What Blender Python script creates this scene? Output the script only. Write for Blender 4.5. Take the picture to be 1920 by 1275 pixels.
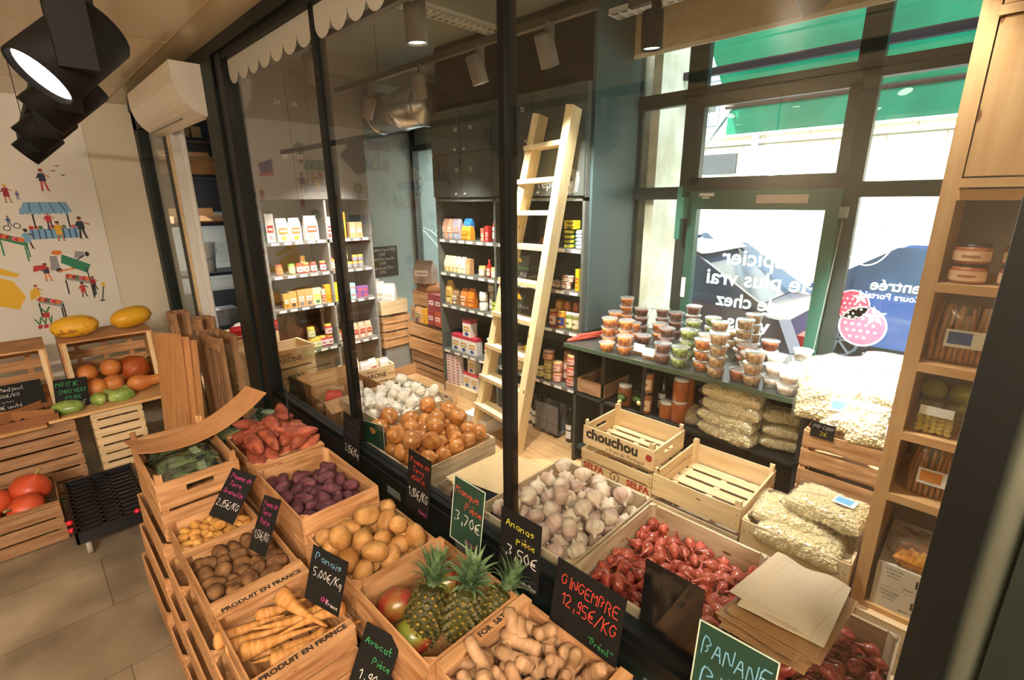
import bpy, math, random
import numpy as np
from mathutils import Vector, Matrix, Euler, noise
PI = math.pi
for o in list(bpy.data.objects): bpy.data.objects.remove(o)
SC = bpy.context.scene
COL = SC.collection
# ---------------------------------------------------------------- camera, world, view
CAM = Vector((0, 0, 1.85))
cd = bpy.data.cameras.new('camera'); cd.sensor_width = 36; cd.sensor_fit = 'HORIZONTAL'; cd.lens = 17.2125
cd.clip_start = 0.02; cd.clip_end = 200
cam = bpy.data.objects.new('camera', cd); COL.objects.link(cam)
_f = 918.0
_X = -Vector((-960, 255.5, -_f)).normalized(); _Y = Vector((950, 269.5, -_f)).normalized()
_Z = _X.cross(_Y).normalized(); _Y = _Z.cross(_X)
cam.matrix_world = Matrix.Translation(CAM) @ Matrix((_X, _Y, _Z)).to_4x4()
SC.camera = cam
SC.view_settings.view_transform = 'Standard'; SC.view_settings.look = 'None'
SC.view_settings.gamma = 1; SC.view_settings.exposure = 0.2; SC.view_settings.use_curve_mapping = False
w = bpy.data.worlds.new('daylight'); SC.world = w; w.use_nodes = True
bg = w.node_tree.nodes['Background']; bg.inputs[0].default_value = (0.80, 0.90, 1.0, 1); bg.inputs[1].default_value = 9.0
def lamp(name, kind, loc, target, energy, color, size=0.05, angle=60, blend=0.6, parent=None):
    d = bpy.data.lights.new(name, kind); d.energy = energy; d.color = color
    if kind == 'SPOT': d.spot_size = math.radians(angle); d.spot_blend = blend; d.shadow_soft_size = size
    elif kind == 'AREA': d.size = size
    elif kind == 'POINT': d.shadow_soft_size = size
    o = bpy.data.objects.new(name, d); COL.objects.link(o)
    o.location = loc
    o.rotation_euler = (Vector(target) - Vector(loc)).to_track_quat('-Z', 'Y').to_euler()
    return o
sun = bpy.data.lights.new('sunlight', 'SUN'); sun.energy = 9; sun.angle = 0.01; sun.color = (1, .95, .88)
so = bpy.data.objects.new('sunlight', sun); COL.objects.link(so)
so.rotation_euler = Vector((0.5, 0.75, -0.8)).to_track_quat('-Z', 'Y').to_euler()
WARM = (1.0, 0.86, 0.71); NEUT = (1.0, 0.95, 0.89)
# track heads: (location, aim direction, energy, colour); bodies are built further down on the same table
FRONT_HEADS = [((-1.31, .148, 2.12), (.2, -.7, -.68)), ((-1.87, .177, 2.12), (-.1, -.74, -.66)),
               ((-2.62, .175, 2.12), (-.12, -.74, -.66)), ((-3.33, .184, 2.12), (-.15, -.74, -.66))]
ADDED_HEADS = [((.45, -.35, 2.4), (-1.2, .75, -1.55)), ((.5, -.75, 2.4), (-1.9, 1.1, -1.6)), ((.45, -1.15, 2.4), (-2.9, 1.2, -1.9)), ((.5, -1.55, 2.4), (-4.2, 1.6, -1.7)), ((.48, -1.85, 2.4), (-5.6, 1.5, -1.0))]  # unseen heads added behind the camera to light crates and left wall
INNER_HEADS = [((-1.355, 2.3, 2.60), (0, .05, -1)), ((-2.45, 2.18, 2.60), (.15, .42, -1.4)), ((-3.05, 2.18, 2.60), (-.3, .42, -1.4)),
               ((-3.75, 2.18, 2.55), (-.55, -.12, -1.25)), ((-1.9, 2.18, 2.6), (-.05, .45, -.9)), ((-.7, 2.3, 2.6), (.25, .35, -.75)),
               ((-.25, 1.75, 2.6), (.05, .3, -1)), ((-1.0, 1.5, 2.62), (.55, .45, -2)), ((-2.1, 1.5, 2.62), (.0, .05, -1)),
               ((-3.2, 1.5, 2.62), (-.9, .35, -1.25))]  # some of these heads are added to brighten the popcorn and shelves
def heads_light():
    for i, (p, a) in enumerate(FRONT_HEADS):
        lamp('track_lamp', 'SPOT', Vector(p) + Vector(a).normalized() * .09, Vector(p) + Vector(a), (60, 60, 50, 40)[i], WARM, .04, 85)
    for i, (p, a) in enumerate(ADDED_HEADS):
        lamp('track_lamp', 'SPOT', Vector(p) + Vector(a).normalized() * .09, Vector(p) + Vector(a), (60, 85, 110, 120, 170)[i], WARM, .05, (60, 50, 40, 34, 42)[i])
    for i, (p, a) in enumerate(INNER_HEADS):
        e = {0: 130, 5: 1300, 1: 230, 2: 260, 3: 260, 4: 230, 6: 28, 7: 150, 9: 190}.get(i, 100)
        lamp('track_lamp', 'SPOT', Vector(p) + Vector(a).normalized() * .09, Vector(p) + Vector(a), e, NEUT, .04, {5: 55, 7: 50, 1: 64, 2: 64, 3: 66, 9: 56}.get(i, 78), .9)
heads_light()
# made-up globe lights behind the camera, added to brighten ceiling and crates
FILL_GLOBES = [(.75, -.1, 2.32), (.85, -1.6, 2.3), (-1.5, -2.6, 2.15)]      # added glowing globes (built with the tracks)

# ---------------------------------------------------------------- helpers
def hx(s):
    r = [int(s[i:i+2], 16) / 255 for i in (0, 2, 4)]
    return tuple(((c / 12.92) if c <= .04045 else ((c + .055) / 1.055) ** 2.4) for c in r) + (1,)
_mats = {}
def M(name, c1, c2=None, scale=8, rough=.6, metal=0, stretch=(1, 1, 1), bump=0, bscale=None, detail=3, rnd=0, lo=.35, hi=.65, coat=0, kind='noise', emit=0, spec=.5):
    if name in _mats: return _mats[name]
    m = bpy.data.materials.new(name); m.use_nodes = True; _mats[name] = m
    nt = m.node_tree; N = nt.nodes; L = nt.links; b = N['Principled BSDF']
    b.inputs['Roughness'].default_value = rough; b.inputs['Metallic'].default_value = metal
    b.inputs['Specular IOR Level'].default_value = spec
    if coat: b.inputs['Coat Weight'].default_value = coat; b.inputs['Coat Roughness'].default_value = .15
    c2 = c2 or c1
    tc = N.new('ShaderNodeTexCoord'); mp = N.new('ShaderNodeMapping'); mp.inputs['Scale'].default_value = stretch
    L.new(tc.outputs['Object'], mp.inputs[0])
    if kind == 'noise':
        t = N.new('ShaderNodeTexNoise'); t.inputs['Scale'].default_value = scale; t.inputs['Detail'].default_value = detail; fac = t.outputs[0]
    elif kind == 'voro':
        t = N.new('ShaderNodeTexVoronoi'); t.inputs['Scale'].default_value = scale; fac = t.outputs['Distance']
    elif kind == 'cell':
        t = N.new('ShaderNodeTexVoronoi'); t.inputs['Scale'].default_value = scale
        sx = N.new('ShaderNodeSeparateColor'); L.new(t.outputs['Color'], sx.inputs[0]); fac = sx.outputs[0]
    L.new(mp.outputs[0], t.inputs['Vector'])
    r = N.new('ShaderNodeValToRGB'); L.new(fac, r.inputs[0])
    r.color_ramp.elements[0].position = lo; r.color_ramp.elements[0].color = hx(c1)
    r.color_ramp.elements[1].position = hi; r.color_ramp.elements[1].color = hx(c2)
    out = r.outputs[0]
    if rnd:
        oi = N.new('ShaderNodeObjectInfo'); hs = N.new('ShaderNodeHueSaturation'); mr = N.new('ShaderNodeMapRange')
        mr.inputs[3].default_value = 1 - rnd; mr.inputs[4].default_value = 1 + rnd
        L.new(oi.outputs['Random'], mr.inputs[0]); L.new(mr.outputs[0], hs.inputs['Value']); L.new(out, hs.inputs['Color']); out = hs.outputs[0]
    L.new(out, b.inputs['Base Color'])
    if emit: L.new(out, b.inputs['Emission Color']); b.inputs['Emission Strength'].default_value = emit
    if bump:
        bp = N.new('ShaderNodeBump'); bp.inputs['Strength'].default_value = bump; bp.inputs['Distance'].default_value = .01
        if bscale:
            t2 = N.new('ShaderNodeTexNoise'); t2.inputs['Scale'].default_value = bscale; L.new(mp.outputs[0], t2.inputs['Vector']); L.new(t2.outputs[0], bp.inputs['Height'])
        else: L.new(fac, bp.inputs['Height'])
        L.new(bp.outputs[0], b.inputs['Normal'])
    return m
def glass(name, refl=1.0, tint=(1, 1, 1, 1), rough=0.0, haze=0, hazecol=(.9, .9, .9, 1)):
    if name in _mats: return _mats[name]
    m = bpy.data.materials.new(name); m.use_nodes = True; _mats[name] = m
    nt = m.node_tree; N = nt.nodes; L = nt.links; N.remove(N['Principled BSDF']); out = N['Material Output']
    tr = N.new('ShaderNodeBsdfTransparent'); tr.inputs[0].default_value = tint
    gl = N.new('ShaderNodeBsdfGlossy'); gl.inputs['Roughness'].default_value = rough
    lw = N.new('ShaderNodeLayerWeight'); lw.inputs[0].default_value = .5                     # Schlick reflectance, same from both sides
    pw = N.new('ShaderNodeMath'); pw.operation = 'POWER'; pw.inputs[1].default_value = 5; L.new(lw.outputs['Facing'], pw.inputs[0])
    mu = N.new('ShaderNodeMath'); mu.operation = 'MULTIPLY_ADD'; mu.inputs[1].default_value = .96 * refl; mu.inputs[2].default_value = .04 * refl; mu.use_clamp = True
    mx = N.new('ShaderNodeMixShader'); L.new(pw.outputs[0], mu.inputs[0]); L.new(mu.outputs[0], mx.inputs[0]); L.new(tr.outputs[0], mx.inputs[1]); L.new(gl.outputs[0], mx.inputs[2])
    res = mx.outputs[0]
    if haze:
        df = N.new('ShaderNodeBsdfDiffuse'); df.inputs[0].default_value = hazecol
        m2 = N.new('ShaderNodeMixShader'); m2.inputs[0].default_value = haze; L.new(res, m2.inputs[1]); L.new(df.outputs[0], m2.inputs[2]); res = m2.outputs[0]
    L.new(res, out.inputs[0])
    return m
def wood(name, c1, c2, axis, rough=.65, sc=1.0, rnd=.1):
    if name in _mats: return _mats[name]
    m = M(name, c1, c2, 5 * sc, rough, stretch=[(1 if a == axis else 9) for a in 'xyz'], bump=.12, detail=5, rnd=rnd, lo=.3, hi=.72, spec=.3)
    nt = m.node_tree; N = nt.nodes; L = nt.links; b = N['Principled BSDF']        # knots
    src = b.inputs['Base Color'].links[0].from_socket
    tc = [n for n in N if n.type == 'TEX_COORD'][0]
    mp = N.new('ShaderNodeMapping'); mp.inputs['Scale'].default_value = [(.55 if a == axis else 1.6) for a in 'xyz']; L.new(tc.outputs['Object'], mp.inputs[0])
    v = N.new('ShaderNodeTexVoronoi'); v.inputs['Scale'].default_value = 7; L.new(mp.outputs[0], v.inputs['Vector'])
    r = N.new('ShaderNodeValToRGB'); r.color_ramp.elements[0].position = .05; r.color_ramp.elements[0].color = (1, 1, 1, 1); r.color_ramp.elements[1].position = .085; r.color_ramp.elements[1].color = (0, 0, 0, 1)
    L.new(v.outputs['Distance'], r.inputs[0])
    mx = N.new('ShaderNodeMix'); mx.data_type = 'RGBA'; L.new(r.outputs[0], mx.inputs[0]); L.new(src, mx.inputs[6]); mx.inputs[7].default_value = hx('7a4a26'); L.new(mx.outputs[2], b.inputs['Base Color'])
    return m
class B:
    def __init__(s): s.v = []; s.f = []; s.m = []
    def add(s, vs, fs, m=0):
        n = len(s.v); s.v += [tuple(p) for p in vs]; s.f += [tuple(i + n for i in f) for f in fs]; s.m += [m] * len(fs); return s
    def bx(s, x0, x1, y0, y1, z0, z1, m=0):
        return s.add([(x0, y0, z0), (x1, y0, z0), (x1, y1, z0), (x0, y1, z0), (x0, y0, z1), (x1, y0, z1), (x1, y1, z1), (x0, y1, z1)],
                     [(0, 3, 2, 1), (4, 5, 6, 7), (0, 1, 5, 4), (1, 2, 6, 5), (2, 3, 7, 6), (3, 0, 4, 7)], m)
    def ob(s, c, size, R, m=0):
        b = B().bx(-size[0] / 2, size[0] / 2, -size[1] / 2, size[1] / 2, -size[2] / 2, size[2] / 2)
        return s.add([Vector(c) + R @ Vector(p) for p in b.v], b.f, m)
    def bar(s, p0, p1, w, d, up=(0, 0, 1), m=0):           # box beam from p0 to p1
        p0 = Vector(p0); p1 = Vector(p1); x = (p1 - p0).normalized(); y = Vector(up).cross(x).normalized(); z = x.cross(y)
        R = Matrix((x, y, z)).transposed(); return s.ob((p0 + p1) / 2, ((p1 - p0).length, w, d), R, m)
    def tube(s, pts, r, n=8, m=0, caps=True):
        pts = [Vector(p) for p in pts]; k = len(pts); rs = r if hasattr(r, '__len__') else [r] * k
        vs = []; fs = []; t0 = (pts[1] - pts[0]).normalized(); a = t0.orthogonal().normalized()
        for i in range(k):
            t = (pts[min(i + 1, k - 1)] - pts[max(i - 1, 0)]).normalized(); a = (a - t * a.dot(t)).normalized(); b = t.cross(a)
            for j in range(n): vs.append(pts[i] + (a * math.cos(2 * PI * j / n) + b * math.sin(2 * PI * j / n)) * rs[i])
        for i in range(k - 1):
            for j in range(n): fs.append((i * n + j, i * n + (j + 1) % n, (i + 1) * n + (j + 1) % n, (i + 1) * n + j))
        if caps: fs.append(tuple(range(n))[::-1]); fs.append(tuple((k - 1) * n + j for j in range(n)))
        return s.add(vs, fs, m)
    def lathe(s, prof, n=16, c=(0, 0, 0), m=0, caps=True):
        vs = []; fs = []; k = len(prof)
        for r, z in prof:
            for j in range(n): vs.append((c[0] + r * math.cos(2 * PI * j / n), c[1] + r * math.sin(2 * PI * j / n), c[2] + z))
        for i in range(k - 1):
            for j in range(n): fs.append((i * n + j, i * n + (j + 1) % n, (i + 1) * n + (j + 1) % n, (i + 1) * n + j))
        if caps: fs.append(tuple(range(n))[::-1]); fs.append(tuple((k - 1) * n + j for j in range(n)))
        return s.add(vs, fs, m)
    def prism(s, poly, d, o=(0, 0, 0), u=(1, 0, 0), v=(0, 0, 1), m=0):     # 2-D outline extruded by d along v x u
        u = Vector(u); v = Vector(v); w = u.cross(v) * d; o = Vector(o); k = len(poly)
        a = [o + u * p[0] + v * p[1] for p in poly]; b = [p + w for p in a]
        return s.add(a + b, [tuple(range(k)), tuple(range(2 * k - 1, k - 1, -1))] + [(i, k + i, k + (i + 1) % k, (i + 1) % k) for i in range(k)], m)
    def flat(s, vs2, fs, o, u, v, m=0):
        u = Vector(u); v = Vector(v); o = Vector(o); return s.add([o + u * p[0] + v * p[1] for p in vs2], fs, m)
    def build(s, name, mats, parent=None, smooth=False, world=True):
        me = bpy.data.meshes.new(name)
        off = Vector((0, 0, 0)); q = parent if world else None
        while q is not None: off = off + q.location; q = q.parent
        me.from_pydata([(p[0] - off[0], p[1] - off[1], p[2] - off[2]) for p in s.v], [], s.f)
        for mt in (mats if isinstance(mats, (list, tuple)) else [mats]): me.materials.append(mt)
        me.polygons.foreach_set('material_index', s.m)
        if smooth: me.polygons.foreach_set('use_smooth', [True] * len(s.f))
        me.update()
        o = bpy.data.objects.new(name, me); COL.objects.link(o)
        if parent is not None: o.parent = parent
        return o
def tag(o, label, cat, group=None, kind=None):
    if label: o['label'] = label
    if cat: o['category'] = cat
    if group: o['group'] = group
    if kind: o['kind'] = kind
    return o
def thing(name, label, cat, loc=(0, 0, 0), group=None, rz=0):
    o = bpy.data.objects.new(name, None); COL.objects.link(o); o.empty_display_size = .05
    o.location = loc; o.rotation_euler.z = rz; return tag(o, label, cat, group)
def struct(name, b, mats, smooth=False):
    o = b.build(name, mats, None, smooth); o['kind'] = 'structure'; return o
def one(name, b, mats, label, cat, group=None, smooth=False, loc=None, rot=None):
    o = b.build(name, mats, None, smooth); tag(o, label, cat, group)
    if loc is not None: o.location = loc
    if rot is not None: o.rotation_euler = rot
    return o
def dup(root, loc, rot=None, label=None, group=None, scale=None):
    r = root.copy(); COL.objects.link(r); r.location = loc
    if rot is not None: r.rotation_euler = rot
    if scale is not None: r.scale = scale
    if label: r['label'] = label
    if group: r['group'] = group
    for ch in root.children:
        c = ch.copy(); COL.objects.link(c); c.parent = r
        for g in ch.children:
            d = g.copy(); COL.objects.link(d); d.parent = c
    return r
_txt = {}
def text2d(s, size=1.0, align='LEFT', bold=0):
    key = (s, align, bold)
    if key not in _txt:
        cu = bpy.data.curves.new('t', 'FONT'); cu.body = s; cu.size = 1; cu.align_x = align; cu.resolution_u = 3; cu.offset = bold
        ob = bpy.data.objects.new('t', cu); COL.objects.link(ob)
        me = ob.to_mesh(); _txt[key] = ([(v.co.x, v.co.y) for v in me.vertices], [tuple(p.vertices) for p in me.polygons])
        ob.to_mesh_clear(); bpy.data.objects.remove(ob); bpy.data.curves.remove(cu)
    v, f = _txt[key]; return [(x * size, y * size) for x, y in v], f
def fit_text(b, s, o, u, v, width=None, size=None, m=0, align='CENTER', ital=0, bold=0):
    vs, fs = text2d(s, 1, 'LEFT', (.04 if bold == 2 else .022) if bold else 0); x0 = min(p[0] for p in vs); x1 = max(p[0] for p in vs)
    sz = size or width / (x1 - x0); ww = width or (x1 - x0) * sz; sx = ww / (x1 - x0)
    sh = {'CENTER': -ww / 2, 'LEFT': 0}[align]
    b.flat([((p[0] - x0) * sx + sh + ital * p[1] * sz, p[1] * sz) for p in vs], fs, Vector(o), u, v, m)
# single-stroke hand lettering: grid x 0-4, y 0-8 (baseline 2)
G = {'A': '022842 1434', 'B': '020828374625 253423 020', 'C': '4738280604122242', 'D': '0208183644321202', 'E': '48080242 0535', 'F': '480802 0535',
     'G': '47280604224445 3545', 'H': '0208 4842 0545', 'I': '2822', 'J': '38331203', 'K': '0208 480542', 'L': '080242', 'M': '0208254842', 'N': '02084248', 'O': '28060422442648 28',
     'P': '02082846250', 'Q': '28060422442628 3341', 'R': '0208284625 2542', 'S': '473807053543321203', 'T': '0848 2822', 'U': '080322324348', 'V': '082248', 'W': '0812253248', 'Z': '08480242',
     'a': '3515133243 4542', 'b': '080222343505', 'c': '351504133233', 'd': '3515032242 4842', 'e': '043435150413223233', 'f': '38271712 0525', 'g': '351503324 3531201', 'h': '0802 15353432', 'i': '1512 1717', 'j': '2521 10 2727',
     'k': '0802 3504 0432', 'l': '181222', 'm': '0502 04152422 24354542', 'n': '0502 04253532', 'o': '150413324415', 'p': '0500 05254413', 'q': '3515033245 4540', 'r': '0502 042535', 's': '351504343312', 't': '18132232 0535', 'u': '0503123235 3532', 'v': '051235', 'w': '0512242245', 'x': '0532 3502', 'y': '051335 352100', 'z': '05350232',
     'é': '043435150413223233 2738', 'è': '043435150413223233 1827', '0': '28060422443628', '1': '062822', '2': '07284624023242', '3': '0848254423 0302', '4': '38330343 3832', '5': '480805354332120', '6': '3806041232441505', '7': '084812', '8': '280735443212042628', '9': '3515173837333212', '€': '483806032242 0535 0434',
     '/': '0148', ',': '2321', '.': '2222', '"': '1817 3837', '(': '380532', ')': '180512', "'": '2827', '-': '0535', '!': '2824 2222'}
def hand(b, s, x, z, h, w=None, m=0, slant=.08, seed=0, sp=1.0, off=.002, y=0):
    rn = random.Random(seed + len(s)); sc = h / 6; w = w or h * .07; cx = x; sc_x = sc * .9
    def seg(p, q):
        d = Vector((q[0] - p[0], q[1] - p[1])); l = d.length
        if l < 1e-6: d = Vector((1, 0)); l = 1
        n = Vector((-d.y, d.x)) / l * w / 2; e = d / l * w / 2
        a = [(p[0] + n.x - e.x, p[1] + n.y - e.y), (p[0] - n.x - e.x, p[1] - n.y - e.y), (q[0] - n.x + e.x, q[1] - n.y + e.y), (q[0] + n.x + e.x, q[1] + n.y + e.y)]
        b.add([(t[0], y - off, t[1]) for t in a], [(0, 1, 2, 3)], m)
    for ch in s:
        if ch == ' ': cx += sc * 2.6 * sp; continue
        g = G.get(ch, G.get(ch.upper(), '02')); wmax = 0; dz = rn.uniform(-.06, .06) * h
        for st in g.split():
            if len(st) % 2: st = st[:-1]
            P = [(int(st[i]) , int(st[i + 1])) for i in range(0, len(st), 2)]
            if not P: continue
            wmax = max(wmax, max(p[0] for p in P))
            Q = [(cx + p[0] * sc_x + (p[1] - 2) * sc * slant, z + (p[1] - 2) * sc + dz) for p in P]
            if len(Q) > 2:
                R = [Q[0]]
                for i in range(len(Q) - 1):
                    a, c = Q[i], Q[i + 1]; R += [(a[0] * .75 + c[0] * .25, a[1] * .75 + c[1] * .25), (a[0] * .25 + c[0] * .75, a[1] * .25 + c[1] * .75)]
                R.append(Q[-1]); Q = R
            if len(Q) == 1: seg(Q[0], Q[0])
            for i in range(len(Q) - 1): seg(Q[i], Q[i + 1])
        cx += (wmax * .9 + 1.3) * sc * sp
    return cx
# ---------------------------------------------------------------- rounded organic shapes
def spindle(prof, L, n=14, ribs=0, ribd=0, bend=(0, 0), amp=.03, seed=0, nscale=3, sq=(1, 1)):
    """rings along x; prof = [(t, r)]; returns verts, faces"""
    vs = []; fs = []; k = len(prof); so = Vector((seed * 7.3, seed * 3.1, 0)); R = max(p[1] for p in prof)
    for t, r in prof:
        x = (t - .5) * L; by = bend[0] * math.sin(t * PI) * L; bz = bend[1] * math.sin(t * PI) * L
        for j in range(n):
            a = 2 * PI * j / n; rr = r * (1 - ribd * abs(math.sin(a * ribs / 2)) if ribs else 1)
            p = Vector((x, math.cos(a) * rr * sq[0], math.sin(a) * rr * sq[1]))
            rr2 = 1 + amp * 2 * noise.noise(p / R * nscale * .5 + so)
            vs.append((x + (amp * R * noise.noise(p / R * nscale + so) if r > 1e-6 else 0), p.y * rr2 + by, p.z * rr2 + bz))
    for i in range(k - 1):
        for j in range(n): fs.append((i * n + j, i * n + (j + 1) % n, (i + 1) * n + (j + 1) % n, (i + 1) * n + j))
    fs.append(tuple(range(n))[::-1]); fs.append(tuple((k - 1) * n + j for j in range(n)))
    return vs, fs
def ell(k=9, r=1, p=1.0):
    return [(.5 - .5 * math.cos(PI * i / (k - 1)), max(r * math.sin(PI * i / (k - 1)) ** p, r * .02)) for i in range(k)]
def settle(n, k, r, seg, box, seed, iters=140, axis=None, var=.12, drop=.25):
    """drop n chains of k balls (radius r, spacing seg) into box; returns [(centre, axis, scale)]"""
    rn = np.random.RandomState(seed); x0, x1, y0, y1, z0 = box
    s = 1 + rn.uniform(-var, var, n); c = np.stack([rn.uniform(x0 + r, x1 - r, n), rn.uniform(y0 + r, y1 - r, n), z0 + r + rn.uniform(0, drop, n)], 1)
    if axis is None: a = rn.normal(size=(n, 3)); a[:, 2] *= .4
    else: a = np.array(axis)[None] + rn.normal(size=(n, 3)) * .22
    a /= np.linalg.norm(a, axis=1, keepdims=True)
    off = (np.arange(k) - (k - 1) / 2) * seg
    P = (c[:, None, :] + a[:, None, :] * off[None, :, None] * s[:, None, None]).reshape(-1, 3)
    rad = np.repeat(r * s, k); idn = np.repeat(np.arange(n), k); same = idn[:, None] == idn[None, :]; RR = rad[:, None] + rad[None, :]
    for it in range(iters):
        P[:, 2] -= .006 * (1 - it / iters) + .0008
        for _ in range(2):
            D = P[:, None, :] - P[None, :, :]; d = np.sqrt((D ** 2).sum(-1)) + 1e-9; pen = RR - d; pen[same] = 0; pen = np.maximum(pen, 0)
            P += (D / d[..., None] * pen[..., None] * .32).sum(1)
            if k > 1:
                Q = P.reshape(n, k, 3); cc = Q.mean(1); ax = Q[:, -1] - Q[:, 0]; ax /= np.linalg.norm(ax, axis=1, keepdims=True) + 1e-9
                P = (cc[:, None, :] + ax[:, None, :] * off[None, :, None] * s[:, None, None]).reshape(-1, 3)
            P[:, 0] = np.clip(P[:, 0], x0 + rad, x1 - rad); P[:, 1] = np.clip(P[:, 1], y0 + rad, y1 - rad); P[:, 2] = np.maximum(P[:, 2], z0 + rad)
    Q = P.reshape(n, k, 3); out = []
    for i in range(n):
        ax = (Q[i, -1] - Q[i, 0]) if k > 1 else rn.normal(size=3); out.append((Vector(Q[i].mean(0)), Vector(ax).normalized(), float(s[i])))
    return out
def variants(name, mats, fn, nv=5, smooth=True):
    """nv hidden-free prototypes: list of functions returning child specs is overkill, so each is a list of (part, mesh)"""
    out = []
    for i in range(nv):
        parts = fn(i); out.append(parts)
    return out
def scatter(name, label, cat, group, protos, poses, seed=0, spin=True):
    """protos: list of [(part_name, B, mats)], first one is the body; poses from settle()"""
    rn = random.Random(seed); cache = []
    for pr in protos:
        ms = []
        for (pn, b, mt) in pr:
            o = b.build(pn, mt, None, True); ms.append((pn, o.data)); bpy.data.objects.remove(o)
        cache.append(ms)
    for (c, ax, s) in poses:
        ms = cache[rn.randrange(len(cache))]
        q = ax.to_track_quat('X', 'Z'); R = q.to_matrix() @ Matrix.Rotation(rn.uniform(0, 2 * PI) if spin else rn.uniform(-.4, .4), 3, 'X')
        o = bpy.data.objects.new(name, ms[0][1]); COL.objects.link(o); tag(o, label, cat, group)
        o.location = c; o.rotation_euler = R.to_euler(); o.scale = (s, s, s)
        for pn, me in ms[1:]:
            ch = bpy.data.objects.new(pn, me); COL.objects.link(ch); ch.parent = o
# ---------------------------------------------------------------- materials
W = {}
for a in 'xyz':
    W['c' + a] = wood('crate_wood_' + a, 'd6a676', '98683c', a)
    W['p' + a] = wood('pale_wood_' + a, 'e6cfa6', 'd0b082', a, sc=.8)
    W['w' + a] = wood('whitish_wood_' + a, 'dcc9aa', 'a98f6e', a, sc=.9)
    W['f' + a] = wood('fir_wood_' + a, 'd8b07c', 'c4935c', a, sc=.6)
    W['d' + a] = wood('weathered_wood_' + a, 'b08a66', '8a6343', a)
NAIL = M('nail_steel', '4a3a30', rough=.5)
INK = M('black_ink', '241c18', rough=.8); REDINK = M('red_ink', 'a8281e', rough=.8)
BLK = M('black_frame_paint', '131616', '0e1111', 3, .45, spec=.3)
GRN = M('dark_green_paint', '18241f', '121c19', 3, .5, spec=.3)
FAC = M('facade_green_paint', '27332e', '1f2a26', 3, .45)
GREY = M('grey_green_laminate', '5f635c', '555952', 2, .55)
GREYL = M('light_grey_laminate', '8d8b84', '827f78', 2, .55)
DARKW = M('charcoal_board', '2c2f2d', '232624', 4, .5)
WHITE = M('white_paint', 'e8e4da', 'dedacf', 3, .5)
SLATE = M('chalkboard_slate', '141414', '1b1a19', 10, .7, spec=.25)
GSLATE = M('green_chalkboard', '17392c', '1d4434', 8, .6)
PAPER = M('white_paper', 'f2efe8', rough=.7)
GL = glass('partition_glass', 1.15, (.97, .99, .98, 1))
GLW = glass('window_glass', .7, (.97, .99, .98, 1))
CLEAR = glass('clear_plastic', 1.6, (.98, .98, .98, 1), .06, .02)
WRAP = glass('cellophane_wrap', 1.8, (.99, .99, .99, 1), .12, .03)
def chalk(c): return M('chalk_' + c, c, rough=.9, emit=0)
# ---------------------------------------------------------------- the setting
def tile_floor():
    m = M('stone_vinyl_tile', 'a89880', '6a5c4a', 2.6, .38, detail=8, bump=.05, lo=.3, hi=.7)
    nt = m.node_tree; N = nt.nodes; L = nt.links; b = N['Principled BSDF']; src = b.inputs['Base Color'].links[0].from_socket
    br = N.new('ShaderNodeTexBrick'); br.inputs['Scale'].default_value = 1; br.inputs['Brick Width'].default_value = .9; br.inputs['Row Height'].default_value = .45; br.inputs['Mortar Size'].default_value = .0025
    br.inputs['Color1'].default_value = (1, 1, 1, 1); br.inputs['Color2'].default_value = (.86, .86, .86, 1); br.inputs['Mortar'].default_value = (.45, .42, .38, 1)
    tc = [n for n in N if n.type == 'TEX_COORD'][0]; mp = N.new('ShaderNodeMapping'); mp.inputs['Rotation'].default_value = (0, 0, PI / 2); L.new(tc.outputs['Object'], mp.inputs[0]); L.new(mp.outputs[0], br.inputs[0])
    mx = N.new('ShaderNodeMix'); mx.data_type = 'RGBA'; mx.blend_type = 'MULTIPLY'; mx.inputs[0].default_value = 1; L.new(src, mx.inputs[6]); L.new(br.outputs[0], mx.inputs[7]); L.new(mx.outputs[2], b.inputs['Base Color'])
    return m
struct('floor', B().bx(-5.6, 1.5, -3, .97, -.1, 0), tile_floor())
fl = wood('floor_oak', 'cfa878', 'ab8254', 'x', .4, .8, 0)
struct('floor', B().bx(-6.3, 1.5, .97, 3.46, -.1, 0), fl)
CREAM = M('cream_wall_paint', 'e4dcc6', 'dcd3bb', 2, .7)
CEIL = M('glossy_ceiling_panel', 'd9c9ab', 'd0bf9f', 1.5, .22)
struct('ceiling', B().bx(-5.6, 1.5, -3, 1.0, 2.66, 2.7), CEIL)
seam = M('ceiling_seam', 'b79f78', rough=.5)
sb = B()
for x in (-4.85, -3.35, -1.85, -.35): sb.bx(x, x + .006, -3, .78, 2.656, 2.661)
for y in (-2.2, -1.0, .78): sb.bx(-5.6, 1.5, y, y + .006, 2.656, 2.661)
struct('trim_1', sb, seam)
struct('wall_bulkhead', B().bx(-6.3, 1.5, .99, 1.02, 2.66, 3.14), M('bulkhead_paint', 'a8a294', rough=.7))
struct('ceiling', B().bx(-6.3, 1.5, 1.0, 3.4, 3.1, 3.15), M('grey_ceiling_paint', '9aa096', '8e958a', 2, .7))
struct('trim_2', B().bx(-4.85, -4.5, 1.0, 3.4, 2.92, 3.1), M('soffit_paint', 'b7b4a6', rough=.7))
struct('wall_left', B().bx(-5.7, -5.6, -3, 1.05, 0, 2.66), CREAM)
struct('wall_back', B().bx(-5.6, 1.5, -3.1, -3, 0, 2.66), CREAM)
struct('wall_right', B().bx(1.5, 1.6, -3.1, 3.46, 0, 3.15), M('tan_wall_paint', '9c8d74', rough=.7))  # one even tan paint over the whole wall
TEALW = M('blue_grey_wall_paint', '97a19d', '8c9692', 2, .7)
struct('wall_inner_left', B().bx(-5.05, -4.95, 1.9, 3.4, 0, 3.1), TEALW)
struct('wall_storage', B().bx(-6.4, -6.3, .95, 3.46, 0, 3.1), M('white_metro_tile', 'b4b4b0', rough=.25))
wt = B()
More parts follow.
